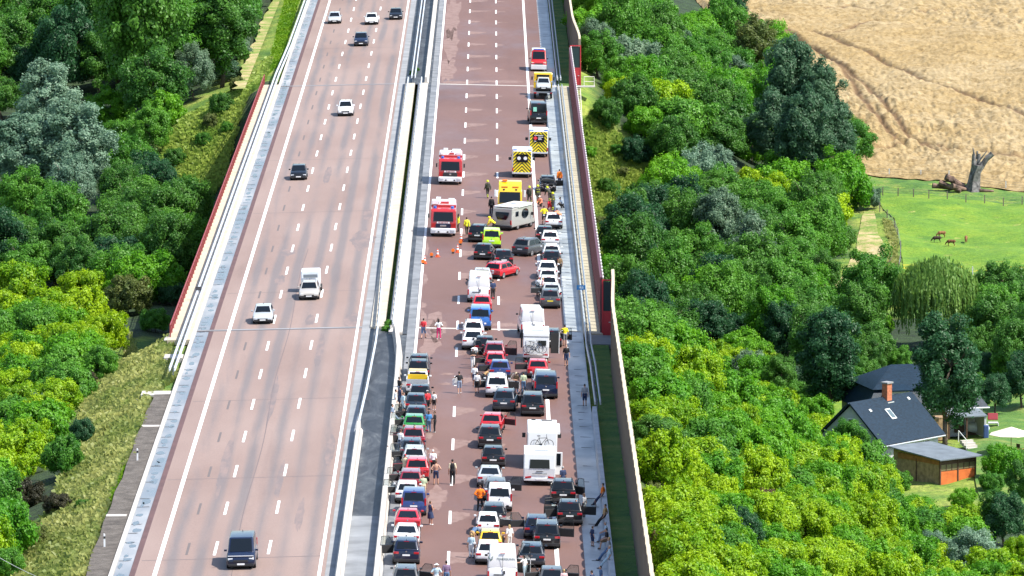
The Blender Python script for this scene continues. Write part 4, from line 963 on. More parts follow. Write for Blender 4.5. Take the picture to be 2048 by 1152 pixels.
# ambulances seen from behind
def ambulance(px, py, label, cross, yaw=0):
    p = at(px, py); pos = Vector((p.x, p.y + 3.1, 0)); pos.z = road_z(pos.x); t = place('ambulance', pos, yaw); tag(t, label, 'ambulance', 'emergency vehicles'); r0 = -3.1; w = 2.1
    MB().box((0, r0 + 2.1, 1.72), (w, 4.2, 2.5)).build('box_body', PAINT['white'], t, bevel=.10)
    MB().prism([(r0 + 4.1, .5), (r0 + 6.1, .5), (r0 + 6.2, .9), (r0 + 5.7, 1.25), (r0 + 5.0, 2.2), (r0 + 4.1, 2.35)], -1.0, 1.0).build('cab', PAINT['white'], t, bevel=.08)
    MB().slab([(.86, r0 + 5.69, 1.32), (-.86, r0 + 5.69, 1.32), (-.80, r0 + 5.04, 2.15), (.80, r0 + 5.04, 2.15)], (0, .8, .6), .03).build('windscreen', M_GLASS, t)
    MB().box((0, r0 + .95, 3.02), (w + .04, 1.7, .14)).build('roof_spoiler', PAINT['white'], t, bevel=.05)
    for s in (-1, 1): MB().box((s * .78, r0 + .12, 2.98), (.4, .2, .16)).build('blue_light', M_BLUEL, t, bevel=.03)
    bx = w / 2 - .10; z0, z1 = .62, 2.82
    MB().box((0, r0 - .012, (z0 + z1) / 2), (2 * bx, .03, z1 - z0)).build('rear_door', mat('chevron_yellow', (.86, .68, .01), .45), t)
    mb = MB(); sp = .36; q = z0 - 1.1
    def clip(pts):                                     # keep a stripe inside the door (half width bx)
        def cl(P, f):
            out = []
            for a, b in zip(P, P[1:] + P[:1]):
                fa, fb = f(a), f(b)
                if fa >= 0: out.append(a)
                if fa * fb < 0: k = fa / (fa - fb); out.append((a[0] + (b[0] - a[0]) * k, a[1] + (b[1] - a[1]) * k))
            return out
        for f in (lambda p: p[1] - z0, lambda p: z1 - p[1]):
            if pts: pts = cl(pts, f)
        return pts
    while q < z1 + .2:
        for s in (-1, 1):
            pts = clip([(0, q + .95), (s * bx, q), (s * bx, q + .15), (0, q + 1.10)])
            if len(pts) > 2: mb.slab([(x, r0 - .03, z) for x, z in pts], (0, -1, 0), .006)
        q += sp
    mb.build('chevrons', M_TRIM, t)
    MB().box((0, r0 - .05, 2.12), (1.24, .05, .86)).build('rear_window', M_GLASS, t)
    if cross:
        mb = MB(); mb.box((-.36, r0 - .08, 2.14), (.34, .012, .34), ry=R(45)); mb.build('red_emblem', mat('emblem_red', (.75, .04, .06), .4), t)
        mb = MB()
        for x, z, l in ((.0, 2.44, 1.0), (.22, 2.26, .55), (.12, 2.12, .34), (.14, 2.0, .38), (-.38, 1.80, .24)): mb.box((x, r0 - .08, z), (l, .012, .06))
        mb.build('text_lines', mat('band_white', (.75, .75, .75), .5), t)
    else:
        for s in (-1, 1): MB().tube((s * .34, r0 - .08, 2.12), (s * .34, r0 - .09, 2.12), .19, n=18).build('window_emblem', mat('band_white', (.75, .75, .75), .5), t)
    MB().box((0, r0 - .06, .52), (w, .22, .14)).build('step', M_STEEL, t); MB().box((0, r0 + 3, .48), (1.8, 5.6, .3)).build('chassis', M_DARK, t)
    for s in (-1, 1): MB().box((s * .98, r0 - .03, .9), (.12, .06, .4)).build('tail_light', M_TAIL, t)
    mirrors(t, [(s * 1.28, r0 + 5.0, 1.55) for s in (-1, 1)], s=(.3, .12, .32))
    wheels(t, [(s * .9, y, .36) for s in (-1, 1) for y in (r0 + 1.2, r0 + 5.2)], .36, .22)
ambulance(1076.5, 315, 'ambulance with yellow chevron doors and red emblem on the shoulder', True)
ambulance(1043.5, 356, 'ambulance with yellow chevron doors and two round window signs in the right lane', False)
# yellow recovery truck facing the camera behind the caravan
p = at(1019, 436); pos = Vector((p.x, p.y + 3.6, 0)); pos.z = road_z(pos.x); t = place('recovery_truck', pos, 180); tag(t, 'yellow recovery truck with big windscreen behind the grey motorhome', 'recovery truck', 'emergency vehicles'); F = 3.6
MB().prism([(F - 2.2, .6), (F - .04, .6), (F, 1.45), (F - .2, 2.7), (F - 2.2, 2.7)], -1.22, 1.22).build('cab', PAINT['yellow'], t, bevel=.08)
MB().prism([(F - 2.1, 2.68), (F - .22, 2.68), (F - .5, 3.35), (F - 1.0, 3.6), (F - 2.1, 3.65)], -1.15, 1.15).build('roof_deflector', PAINT['yellow'], t, bevel=.08)
MB().slab([(-1.06, F + .01, 1.52), (1.06, F + .01, 1.52), (1.02, F - .16, 2.62), (-1.02, F - .16, 2.62)], (0, 1, .15), .03).build('windscreen', M_GLASS, t)
for s in (-1, 1):
    MB().box((s * .55, F - .42, 3.12), (.62, .2, .10), rx=-.35).build('marker_lamp', M_ORANGE, t, bevel=.03)
    MB().tube((s * .62, F - .33, 2.78), (s * .62, F - .33, 2.92), .11, n=10).build('work_lamp', M_TRIM, t)
    MB().box((s * 1.1, F + .02, .8), (.28, .1, .3)).build('headlight', M_LAMP, t, bevel=.03)
MB().box((.55, F - .9, 3.72), (.5, .3, .16)).build('beacon', M_ORANGE, t, bevel=.05)
mirrors(t, [(s * 1.48, F - .3, 2.45) for s in (-1, 1)], PAINT['white'], (.2, .16, .7))
MB().box((0, F + .03, .95), (1.9, .1, .5)).build('grille', M_TRIM, t, bevel=.03); MB().box((0, F, .5), (2.3, .3, .3)).build('bumper', PAINT['yellow'], t, bevel=.06)
MB().box((0, -1.3, 1.0), (2.4, 5.4, .2)).build('flatbed', M_STEELD, t); MB().box((0, 0, .65), (1.0, 6.8, .4)).build('chassis', M_DARK, t)
for s in (-1, 1): MB().box((s * 1.2, -1.3, 1.18), (.06, 5.4, .3)).build('side_board', PAINT['yellow'], t)
wheels(t, [(s * 1.0, y, .48) for s in (-1, 1) for y in (2.3, -2.0)])
# far yellow recovery truck carrying a silver car
p = at(1086, 199); pos = Vector((p.x, p.y + 3.6, 0)); pos.z = road_z(pos.x); t = place('recovery_truck', pos, 0); tag(t, 'yellow recovery truck with a silver car on its bed on the far shoulder', 'recovery truck', 'emergency vehicles')
MB().prism([(1.5, .6), (3.55, .6), (3.6, 1.4), (3.3, 2.55), (3.0, 2.72), (1.6, 2.75), (1.5, 2.6)], -1.12, 1.12).build('cab', PAINT['yellow'], t, bevel=.10)
MB().box((0, 1.47, 2.35), (1.5, .06, .34)).build('rear_window', M_GLASS, t); MB().slab([(1, 3.58, 1.5), (-1, 3.58, 1.5), (-.95, 3.34, 2.5), (.95, 3.34, 2.5)], (0, 1, .2), .03).build('windscreen', M_GLASS, t)
MB().box((0, 1.2, 1.45), (2.25, .14, 1.0)).build('headboard', PAINT['yellow'], t, bevel=.03)
for s in (-.7, 0, .7): MB().box((s, 1.1, 1.95), (.3, .1, .14)).build('lamp', M_TRIM, t, bevel=.02)
MB().box((0, -1.25, .86), (2.3, 4.8, .16)).build('flatbed', M_STEELD, t); MB().box((0, 0, .6), (1.0, 6.6, .4)).build('chassis', M_DARK, t)
mirrors(t, [(s * 1.32, 2.9, 1.95) for s in (-1, 1)])
for s in (-1, 1): MB().box((s * .95, -3.66, .8), (.3, .06, .14)).build('tail_light', M_TAIL, t)
wheels(t, [(s * .98, y, .42) for s in (-1, 1) for y in (2.6, -2.0)], .42, .24)
sv = car('hatch', 1087, 198, 'silver', 'silver car carried on the bed of the far recovery truck', group='crashed cars', yaw=180, ref='front'); sv.location = (pos.x + .05, pos.y - 1.3, pos.z + .96)
t = car('highvan', 1077, 207, 'black', 'black van with a mint notice in its rear window on the far shoulder', cat='van', yaw=3, group='emergency vehicles')
MB().box((-.45, -2.70, 1.80), (.40, .03, .50), rx=-.1).build('window_notice', mat('mint', (.22, .55, .42), .5), t)
# crashed cars
t = car('hatch', 1095, 384, 'black', 'black wrecked car with its front torn open facing the camera', group='crashed cars', yaw=180, ref='front'); r_ = random.Random(3); F = K['hatch']['L'] / 2
mb = MB().slab([(-.72, F - 1.1, .98), (.7, F - 1.15, .96), (.62, F - .62, 1.30), (.1, F - .55, 1.42), (-.66, F - .6, 1.24)], (0, .5, .9), .03); mb.build('bent_bonnet', PAINT['silver'], t)
mb = MB()
for k in range(46): mb.box((r_.uniform(-.8, .8), F - r_.uniform(-.12, .5), r_.uniform(.3, .95)), (r_.uniform(.05, .3), r_.uniform(.05, .3), r_.uniform(.04, .2)), rz=r_.uniform(0, 3), rx=r_.uniform(-1, 1))
mb.build('exposed_engine', mat('engine_dark', (.03, .03, .032), .5, .4, var=.5, scale=3), t)
mb = MB()
for k in range(14): mb.box((r_.uniform(-.8, .8), F + r_.uniform(0, .2), r_.uniform(.35, .9)), (r_.uniform(.1, .34), .05, r_.uniform(.04, .1)), rz=r_.uniform(-.6, .6), ry=r_.uniform(-.6, .6))
mb.build('torn_metal', M_CHROME, t)
MB().box((-1.25, .2, .75), (.9, .06, .6), rz=.5).build('hanging_door', PAINT['black'], t, bevel=.02)
t = car('hatch', 1107, 428, 'white', 'white damaged car with an orange side standing beside the crouching rescuers', group='crashed cars')
MB().box((.55, -1.0, 1.44), (.5, 1.1, .10), ry=.35).build('orange_cloth', mat('salmon_cloth', (.85, .25, .12), .7), t, bevel=.03)

# ---- caravans and motorhomes
M_CARA = mat('caravan_white', (.72, .73, .73), .35, coat=.6)
def bicycle(px_loc, label, col, rz=0.0):
    t = empty('bicycle', px_loc, (0, 0, rz)); tag(t, label, 'bicycle', 'bicycles on the carriers'); f = mat('bike_' + col, {'black': (.02, .02, .02), 'silver': (.5, .5, .52), 'blue': (.06, .1, .16)}[col], .4, .3)
    for x in (-.53, .53):
        w = empty('wheel', (x, 0, .34)); w.parent = t; mb = MB(); k = 24; rs = []
        for i in range(k):
            a = 2 * math.pi * i / k; rs.append([((.325 + .022 * math.cos(b)) * math.cos(a), .022 * math.sin(b), (.325 + .022 * math.cos(b)) * math.sin(a)) for b in (0, 1.57, 3.14, 4.71)])
        mb.rings(rs + rs[:1], caps=False); mb.build('tyre', M_TYRE, w); mb = MB()
        for i in range(10): mb.tube((0, 0, 0), (.31 * math.cos(i * .628), 0, .31 * math.sin(i * .628)), .004, n=3)
        mb.build('spokes', M_RIM, w)
    mb = MB(); P = {'r': (-.53, 0, .34), 'b': (-.08, 0, .30), 's': (-.22, 0, .80), 'h': (.36, 0, .82), 'f': (.53, 0, .34)}
    for a, b in ('rb', 'bs', 'rs', 'sh', 'bh', 'hf'): mb.tube(P[a], P[b], .022, n=6)
    mb.build('frame', f, t)
    mb = MB().tube(P['h'], (.33, 0, 1.02), .018); mb.tube((.33, -.3, 1.05), (.33, .3, 1.05), .016); mb.build('handlebar', M_TRIM, t)
    MB().tube(P['s'], (-.25, 0, .95), .015).build('seat_post', M_TRIM, t); MB().box((-.25, 0, .97), (.26, .14, .05)).build('saddle', M_TRIM, t, bevel=.02)
    MB().tube((-.08, -.05, .3), (-.08, .05, .3), .09, n=12).build('crank', M_TRIM, t); return t
def caravan(px, py, L, w, h, label, win, cab=False, name='caravan', yaw=0):
    p = at(px, py); ca, sa = math.cos(R(yaw)), math.sin(R(yaw)); pos = Vector((p.x - sa * L / 2, p.y + ca * L / 2, 0)); pos.z = road_z(pos.x); t = place(name, pos, yaw); tag(t, label, name, 'caravans and motorhomes'); r0 = -L / 2
    MB().prism([(r0 + .02, .42), (r0 - .02, 1.3), (r0 + .10, h - .12), (r0 + .3, h), (L / 2 - .5, h), (L / 2 - .05, h - .6), (L / 2, 1.2), (L / 2 - .1, .42)], -w / 2, w / 2).build('body', M_CARA, t, bevel=.07)
    if win: MB().slab([(-win[0] / 2, r0 - .015, win[1]), (win[0] / 2, r0 - .015, win[1]), (win[0] / 2 - .04, r0 + .05, win[2]), (-win[0] / 2 + .04, r0 + .05, win[2])], (0, -1, 0), .03).build('rear_window', M_GLASS, t)
    MB().box((0, r0 + .0, .5), (w * .98, .16, .24)).build('bumper', M_CARA, t, bevel=.04)
    for s in (-1, 1): MB().box((s * w * .36, r0 - .07, .66), (.46, .06, .14), ry=s * .15).build('tail_light', M_TAIL, t, bevel=.02)
    MB().box((0, r0 - .09, .52), (.52, .02, .115)).build('number_plate', M_PLATE, t)
    MB().box((0, 0, .38), (w * .86, L * .92, .14)).build('chassis', M_DARK, t)
    MB().box((0, .2, h + .03), (.7, .5, .08)).build('roof_hatch', mat('hatch_pale', (.5, .52, .53), .3), t, bevel=.02)
    MB().box((.1, r0 + 1.0, h + .01), (1.0, .04, .04)).build('roof_rib', M_TRIM, t)
    wheels(t, [(s * (w / 2 - .14), y, .33) for s in (-1, 1) for y in ((-.2,) if not cab else (r0 + 1.6, L / 2 - .4))], .33, .22)
    return t, r0, pos
t, r0, pos = caravan(1071.5, 724, 4.6, 2.2, 2.56, 'white caravan with two bicycles on its rear carrier', None)
MB().box((.50, r0 - .035, 1.62), (.70, .05, .44), rx=-.08).build('rear_window', M_GLASS, t, bevel=.03); MB().box((-.5, r0 - .03, 1.62), (.7, .03, .5), rx=-.08).build('locker_panel', mat('panel_pale', (.64, .66, .66), .4), t)
MB().box((0, r0 + .05, 2.16), (2.2, .02, .03)).build('seam', M_TRIM, t)
o = MB().box((1.62, .55, 1.28), (.72, .06, 1.75), rz=.0).build('open_door', M_INNER, t, bevel=.02); MB().box((1.98, .55, 1.28), (.06, .09, 1.8)).build('door_edge', M_CARA, t)
MB().box((-1.2, 1.4, 1.5), (.14, .5, 1.5)).build('side_locker', M_TRIM, t)
mb = MB().box((0, r0 - .35, .78), (1.5, .5, .05)); mb.tube((-.5, r0, 1.5), (-.5, r0 - .35, .8), .02); mb.tube((.4, r0, 1.5), (.4, r0 - .35, .8), .02); mb.build('bike_carrier', M_STEEL, t)
bicycle((pos.x - .22, pos.y + r0 - .24, pos.z + .82), 'silver bicycle on the rear of the caravan, leaning behind the dark one', 'silver', R(2))
bicycle((pos.x + .05, pos.y + r0 - .50, pos.z + .80), 'dark bicycle hung outermost on the rear of the caravan', 'blue', R(-2))
t, r0, pos = caravan(1083.5, 938, 6.6, 2.25, 2.9, 'white motorhome with one bicycle on its rear, ahead of the big caravan', None, True, 'motorhome')
mirrors(t, [(s * 1.36, 3.0, 1.65) for s in (-1, 1)], s=(.26, .12, .36)); MB().box((-1.13, 2.0, 1.6), (.02, 1.4, .7)).build('side_window', M_GLASS, t)
MB().box((.35, 2.2, 2.93), (.8, .1, .06)).build('roof_rail', M_TRIM, t); MB().box((-.65, 2.5, 2.93), (.3, .3, .06)).build('roof_vent', M_TRIM, t)
MB().prism([(r0 + 1, 2.5), (r0 + 5.6, 2.5), (r0 + 5.5, 2.72), (r0 + 1, 2.74)], 1.12, 1.34).build('awning', M_CARA, t, bevel=.03)
mb = MB().box((0, r0 - .3, 1.5), (1.5, .4, .05)); mb.tube((-.5, r0, 2.3), (-.5, r0 - .3, 1.5), .02); mb.tube((.5, r0, 2.3), (.5, r0 - .3, 1.5), .02); mb.build('bike_carrier', M_STEEL, t)
bicycle((pos.x + .02, pos.y + r0 - .42, pos.z + 1.62), 'black bicycle hung on the back of the white motorhome', 'black')
t, r0, pos = caravan(1078.5, 972, 4.2, 2.36, 2.5, 'big white caravan with dark rear window, its side door open', (1.5, 1.32, 1.98), False, 'caravan')
MB().box((1.42, -.3, 1.45), (.56, .08, 1.7)).build('open_door', M_CARA, t, bevel=.03); MB().box((1.42, -.35, 1.75), (.30, .04, .9)).build('door_window', M_GLASS, t)
MB().box((0, r0 - .03, 1.1), (.5, .03, .04)).build('handle', M_TRIM, t); MB().box((0, r0 - .05, .92), (1.1, .04, .03)).build('seam', M_TRIM, t)
# grey motorhome turned across the right lane
M_MH = mat('motorhome_grey', (.33, .33, .305), .35, coat=.7)
L = 5.7; p = at(1003.5, 461.5); yaw = -25; ca, sa = math.cos(R(yaw)), math.sin(R(yaw)); pos = Vector((p.x - sa * L / 2, p.y + ca * L / 2, 0)); pos.z = road_z(pos.x)
t = place('motorhome', pos, yaw); tag(t, 'grey motorhome standing crosswise before the yellow recovery truck', 'motorhome', 'caravans and motorhomes'); r0 = -L / 2; t.scale = (.96, 1, .89)
MB().prism([(r0 + .1, .45), (r0, 1.1), (r0 + .12, 2.55), (r0 + 4.9, 2.72), (r0 + 5.1, 1.3), (r0 + 4.9, .45)], -1.12, 1.12).build('body', M_MH, t, bevel=.10)
MB().box((0, r0 + 2.6, 2.70), (2.16, 4.8, .10)).build('roof', M_CARA, t, bevel=.04)
MB().prism([(r0 + 4.8, .42), (L / 2 - .1, .42), (L / 2, .8), (L / 2 - .55, 1.15), (L / 2 - 1.25, 2.1), (r0 + 4.8, 2.5)], -1.0, 1.0).build('cab', M_MH, t, bevel=.08)
MB().slab([(-.72, r0 - .012, 1.72), (-.5, r0 - .03, 1.28), (.5, r0 - .03, 1.28), (.72, r0 - .012, 1.72), (.78, r0 + .075, 2.12), (-.78, r0 + .075, 2.12)], (0, -1, .05), .03).build('rear_window', M_GLASS, t)
MB().slab([(1.13, r0 + 3.1 + .8 * math.cos(a), 1.75 + .55 * math.sin(a)) for a in [math.pi * 2 * i / 16 for i in range(16)]], (1, 0, 0), .03).build('side_window', M_GLASS, t)
MB().box((1.125, r0 + 1.2, 1.85), (.03, .7, .55)).build('side_window', M_GLASS, t)
for s in (-1, 1): MB().box((s * 1.02, r0 + .0, 1.0), (.14, .1, .5)).build('tail_light', M_TAIL, t, bevel=.02)
MB().box((0, r0 + .1, .48), (2.2, .3, .24)).build('bumper', M_TRIM, t, bevel=.05); MB().box((0, r0 + 3, .4), (1.9, 5.8, .2)).build('chassis', M_DARK, t)
for y, x in ((r0 + 2.8, .1), (r0 + 1.2, -.3)): MB().box((x, y, 2.80), (.7, .6, .12)).build('roof_hatch', mat('hatch_pale', (.5, .52, .53), .3), t, bevel=.03)
MB().box((1.16, r0 + 3.0, 2.6), (.10, 3.2, .12)).build('awning', M_CARA, t, bevel=.03)
mirrors(t, [(s * 1.30, L / 2 - 1.2, 1.55) for s in (-1, 1)], s=(.26, .12, .36)); wheels(t, [(s * .95, y, .36) for s in (-1, 1) for y in (r0 + 1.6, L / 2 - .95)], .36, .24)
# cones and warning lamps
M_CO, M_CW = mat('cone_orange', (.80, .10, .02), .5), mat('cone_white', (.8, .8, .8), .5)
def cone(px, py, label):
    p = at(px, py); t = empty('traffic_cone', p); tag(t, label, 'traffic cone', 'traffic cones around the fire engine')
    MB().box((0, 0, .03), (.46, .46, .06)).build('base', M_CO, t, bevel=.01)
    for i, (z0, z1, m) in enumerate(((.05, .28, M_CO), (.28, .44, M_CW), (.44, .56, M_CO), (.56, .68, M_CW), (.68, .78, M_CO))):
        rr = lambda z: .17 - .16 * z * .95
        MB().tube((0, 0, z0), (0, 0, z1), rr(z0), rr(z1), 14).build('band', m, t)
for a in ((875, 514, 'red and white traffic cone standing alone, third counted from the fire engine'), (915, 505, 'red and white traffic cone ahead of the black hatchback'), (849, 527, 'red and white traffic cone beside the white edge line'), (922, 483, 'red and white traffic cone nearest the dark SUV by the fire engine')): cone(*a)
def lamp(px, py, label):
    p = at(px, py); t = empty('warning_lamp', p); tag(t, label, 'warning lamp', 'orange warning lamps by the cones')
    MB().box((0, 0, .08), (.22, .16, .16)).build('base', M_TRIM, t, bevel=.02); MB().tube((0, -.06, .30), (0, .06, .30), .17, n=16).build('lens', M_ORANGE, t)
for a in ((863, 515, 'round orange warning lamp between two cones on the open lane'), (906, 507, 'round orange warning lamp just beside a cone ahead of the black hatchback'), (846, 529, 'round orange warning lamp by the edge line cone'), (921, 490, 'round orange warning lamp near the dark SUV')): lamp(*a)
# ------------------------------------------------------------------ trees and bushes
def leaf_mat(name, a, b, trans=.42):
    m = bpy.data.materials.new(name); m.use_nodes = True; t = m.node_tree; bs = t.nodes['Principled BSDF']
    oi = t.nodes.new('ShaderNodeObjectInfo'); at_ = t.nodes.new('ShaderNodeAttribute'); at_.attribute_name = 'tone'
    mx = t.nodes.new('ShaderNodeMix'); mx.data_type = 'RGBA'; mx.inputs[6].default_value = (*a, 1); mx.inputs[7].default_value = (*b, 1)
    ad = t.nodes.new('ShaderNodeMath'); ad.operation = 'MULTIPLY_ADD'; ad.inputs[1].default_value = .55; ad.inputs[2].default_value = 0
    t.links.new(oi.outputs['Random'], ad.inputs[0]); t.links.new(at_.outputs['Fac'], ad.inputs[2])
    t.links.new(ad.outputs[0], mx.inputs[0]); t.links.new(mx.outputs[2], bs.inputs['Base Color'])
    bs.inputs['Roughness'].default_value = .5; bs.inputs['Specular IOR Level'].default_value = .35
    tr = t.nodes.new('ShaderNodeBsdfTranslucent'); ms = t.nodes.new('ShaderNodeMixShader'); ms.inputs[0].default_value = trans
    t.links.new(mx.outputs[2], tr.inputs[0]); t.links.new(bs.outputs[0], ms.inputs[1]); t.links.new(tr.outputs[0], ms.inputs[2])
    t.links.new(ms.outputs[0], t.nodes['Material Output'].inputs['Surface']); MATS[name] = m; return m
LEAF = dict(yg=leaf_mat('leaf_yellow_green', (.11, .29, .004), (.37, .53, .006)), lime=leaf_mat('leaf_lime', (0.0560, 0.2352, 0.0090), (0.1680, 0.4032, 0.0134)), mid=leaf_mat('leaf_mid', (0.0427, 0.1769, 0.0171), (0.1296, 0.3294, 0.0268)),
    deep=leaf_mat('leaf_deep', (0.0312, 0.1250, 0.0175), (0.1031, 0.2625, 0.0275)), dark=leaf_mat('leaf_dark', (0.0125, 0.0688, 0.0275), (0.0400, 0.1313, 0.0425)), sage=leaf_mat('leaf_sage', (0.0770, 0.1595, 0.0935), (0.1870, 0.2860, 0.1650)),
    silver=leaf_mat('leaf_silver', (.10, .20, .12), (.25, .38, .255)), poplar=leaf_mat('leaf_poplar', (.030, .100, .042), (.090, .180, .088)), olive=leaf_mat('leaf_olive', (.07, .12, .02), (.19, .22, .055)),
    plum=leaf_mat('leaf_plum', (.032, .034, .016), (.075, .07, .032)), gold=leaf_mat('leaf_gold', (.22, .24, .03), (.46, .38, .08)), rust=leaf_mat('leaf_rust', (.09, .06, .03), (.17, .11, .05)), willow=leaf_mat('leaf_willow', (.085, .20, .03), (.22, .36, .075)))
M_BARK = mat('bark', (.10, .075, .055), .95, var=.4, scale=2, bump=.5)
M_BARKP = mat('pale_bark', (.34, .32, .28), .9, var=.3, scale=2)

def leaves(rs, C, N, size, up=.25, flat=0.0):
    """diamond leaf sprays at points C with outward directions N"""
    k = len(C); n = N + rs.normal(0, .55, (k, 3)); n[:, 2] += up; n /= np.linalg.norm(n, axis=1)[:, None]
    a = rs.normal(0, 1, (k, 3)); t = np.cross(n, a); t /= np.linalg.norm(t, axis=1)[:, None]; b = np.cross(n, t)
    s = size * rs.uniform(.6, 1.35, (k, 1)); w = s * rs.uniform(.45, .7, (k, 1))
    v = np.stack([C - t * s, C + b * w - t * s * .1 + n * s * .12, C + t * s, C - b * w + t * s * .1 + n * s * .12], 1)
    return v.reshape(-1, 3)
def crown_mesh(seed, a, b, nclump, nleaf, size, rc=.42, droop=0.0, ragged=.25, bottom=-.75):
    """a x a x b ellipsoid of leaf clumps, centre at origin"""
    rs = np.random.RandomState(seed); ph = rs.uniform(0, 2 * np.pi, nclump); cz = rs.uniform(bottom, 1, nclump); rr = np.sqrt(np.clip(1 - cz * cz, 0, 1))
    rad = rs.uniform(.5, 1.0, nclump) ** .6 * (1 - rs.uniform(0, ragged, nclump)); 
    cc = np.stack([a * rr * np.cos(ph) * rad, a * rr * np.sin(ph) * rad, b * cz * rad], 1)
    cr = rc * (a * a * b) ** (1 / 3) * rs.uniform(.55, 1.15, nclump)
    wts = cr ** 2; idx = rs.choice(nclump, nleaf, p=wts / wts.sum())
    d = rs.normal(0, 1, (nleaf, 3)); d[:, 2] = d[:, 2] * .9 + .15; d /= np.linalg.norm(d, axis=1)[:, None]
    q = rs.uniform(.35, 1.06, nleaf) ** .7 * np.where(rs.rand(nleaf) < .16, rs.uniform(1, 1.7, nleaf), 1)
    P = cc[idx] + d * (cr[idx] * q)[:, None]
    out = P / np.array([a, a, b]); out /= np.linalg.norm(out, axis=1)[:, None] + 1e-6
    v = leaves(rs, P, d * .7 + out * .5, size)
    tone = np.repeat(np.clip(rs.uniform(0, .55, nclump)[idx] + rs.uniform(-.2, .25, nleaf), 0, 1), 4)
    me = np_mesh('crown', v, np.arange(len(v)).reshape(-1, 4), smooth=False)
    me.attributes.new('tone', 'FLOAT', 'POINT').data.foreach_set('value', tone.astype(np.float32)); return me
def willow_mesh(seed, a, b):
    rs = np.random.RandomState(seed); V, T = [], []
    for s in range(1250):
        ph, u = rs.uniform(0, 2 * np.pi), rs.uniform(0, 1) ** .5; x, y = a * u * np.cos(ph), a * u * np.sin(ph); zt = b * np.sqrt(max(.03, 1 - u * u * .85)) * rs.uniform(.8, 1.03); L = rs.uniform(.25, .9) * (b * .9 + zt * .75) * (.35 + .65 * u)
        k = int(L / .26); z = zt - np.linspace(0, L, k); P = np.stack([x + np.cumsum(rs.normal(0, .035, k)) + .12 * np.cos(ph) * np.minimum(1, np.arange(k) * .2), y + np.cumsum(rs.normal(0, .035, k)) + .12 * np.sin(ph), z], 1)
        n = np.tile([np.cos(ph), np.sin(ph), .5], (k, 1)) + rs.normal(0, .35, (k, 3)); n /= np.linalg.norm(n, axis=1)[:, None]
        t = np.tile([0, 0, -1.0], (k, 1)) + rs.normal(0, .25, (k, 3)); bb = np.cross(n, t); bb /= np.linalg.norm(bb, axis=1)[:, None]; w = rs.uniform(.07, .14, (k, 1)); l = rs.uniform(.2, .34, (k, 1))
        V.append(np.stack([P - t * l, P + bb * w, P + t * l, P - bb * w], 1).reshape(-1, 3)); T.append(np.full(k * 4, rs.uniform(0, .7)))
    v = np.concatenate(V); me = np_mesh('crown', v, np.arange(len(v)).reshape(-1, 4), smooth=False)
    me.attributes.new('tone', 'FLOAT', 'POINT').data.foreach_set('value', np.concatenate(T).astype(np.float32)); return me
def trunk_mesh(seed, h, r, spread, n=6):
    rs = random.Random(seed); mb = MB(); p = Vector((0, 0, -.6)); 
    for i in range(3):
        q = Vector((rs.uniform(-.06, .06) * h, rs.uniform(-.06, .06) * h, h * (i + 1) / 3 * .8)); mb.tube(p, q, r * (1 - .24 * i), r * (1 - .24 * (i + 1)), 8); p = q
        for k in range(n // 2):
            a = rs.uniform(0, 6.28); e = q + Vector((math.cos(a) * spread * rs.uniform(.4, .8), math.sin(a) * spread * rs.uniform(.4, .8), h * rs.uniform(.10, .34))); m_ = q.lerp(e, .5) + Vector((0, 0, -.05 * h))
            mb.tube(q, m_, r * .42, r * .28, 6); mb.tube(m_, e, r * .28, r * .08, 6)
    return mb.mesh('trunk', smooth=True)
# kinds of crown: (meshes, centre height / size in units where the mesh is built at a=1-ish metres)
CROWNS = {
    'bush': [(crown_mesh(s, 3.0, 2.3, 90, 21000, .118, .22, ragged=.35), 3.0) for s in (1, 2, 3, 4)],
    'round': [(crown_mesh(10 + s, 4.4, 4.2, 125, 28000, .145, .19, ragged=.35), 4.4) for s in (1, 2, 3, 4)],
    'tall': [(crown_mesh(20 + s, 3.6, 6.0, 135, 30000, .145, .19, ragged=.45, bottom=-.95), 3.6) for s in (1, 2, 3)],
    'loose': [(crown_mesh(30 + s, 3.8, 4.4, 90, 13000, .13, .18, ragged=.6, bottom=-.9), 3.8) for s in (1, 2)],
    'willow': [(willow_mesh(41, 4.6, 5.2), 4.6)]}
BH = {'bush': 2.3, 'round': 4.2, 'tall': 6.0, 'loose': 4.4, 'willow': 5.2}
TRUNKS = {'bush': trunk_mesh(1, 2.4, .10, 2.0), 'round': trunk_mesh(2, 7.0, .26, 3.0), 'tall': trunk_mesh(3, 9.5, .26, 2.4), 'loose': trunk_mesh(4, 7.6, .16, 3.0, 10), 'willow': trunk_mesh(5, 8, .4, 3.2)}
CZ = {'bush': 2.0, 'round': 4.7, 'tall': 7.4, 'loose': 5.6, 'willow': 5.6}      # height of the crown's middle over the ground
trees = []
def plant(x, y, shape, leaf, r, label, group=None, name=None, seed=None, zs=1.0):
    rr = random.Random(seed if seed is not None else int(x * 131 + y * 17)); me, a = rr.choice(CROWNS[shape]); s = r / a
    z = float(terrain(x, y)); nm = name or ('shrub' if 'shrub' in label else 'bush' if shape == 'bush' else 'tree')
    t = empty(nm, (x, y, z), (0, 0, rr.uniform(0, 6.28))); t.scale = (s, s * rr.uniform(.85, 1.15), s * (zs * rr.uniform(.85, 1.3) if zs == 1.0 else zs)); tag(t, label, nm, group)
    c = link('crown', me, LEAF[leaf], t); c.location = (0, 0, CZ[shape]); k = link('trunk', TRUNKS[shape], M_BARK if leaf not in ('silver', 'poplar') else M_BARKP, t)
    trees.append((x, y, r)); return t
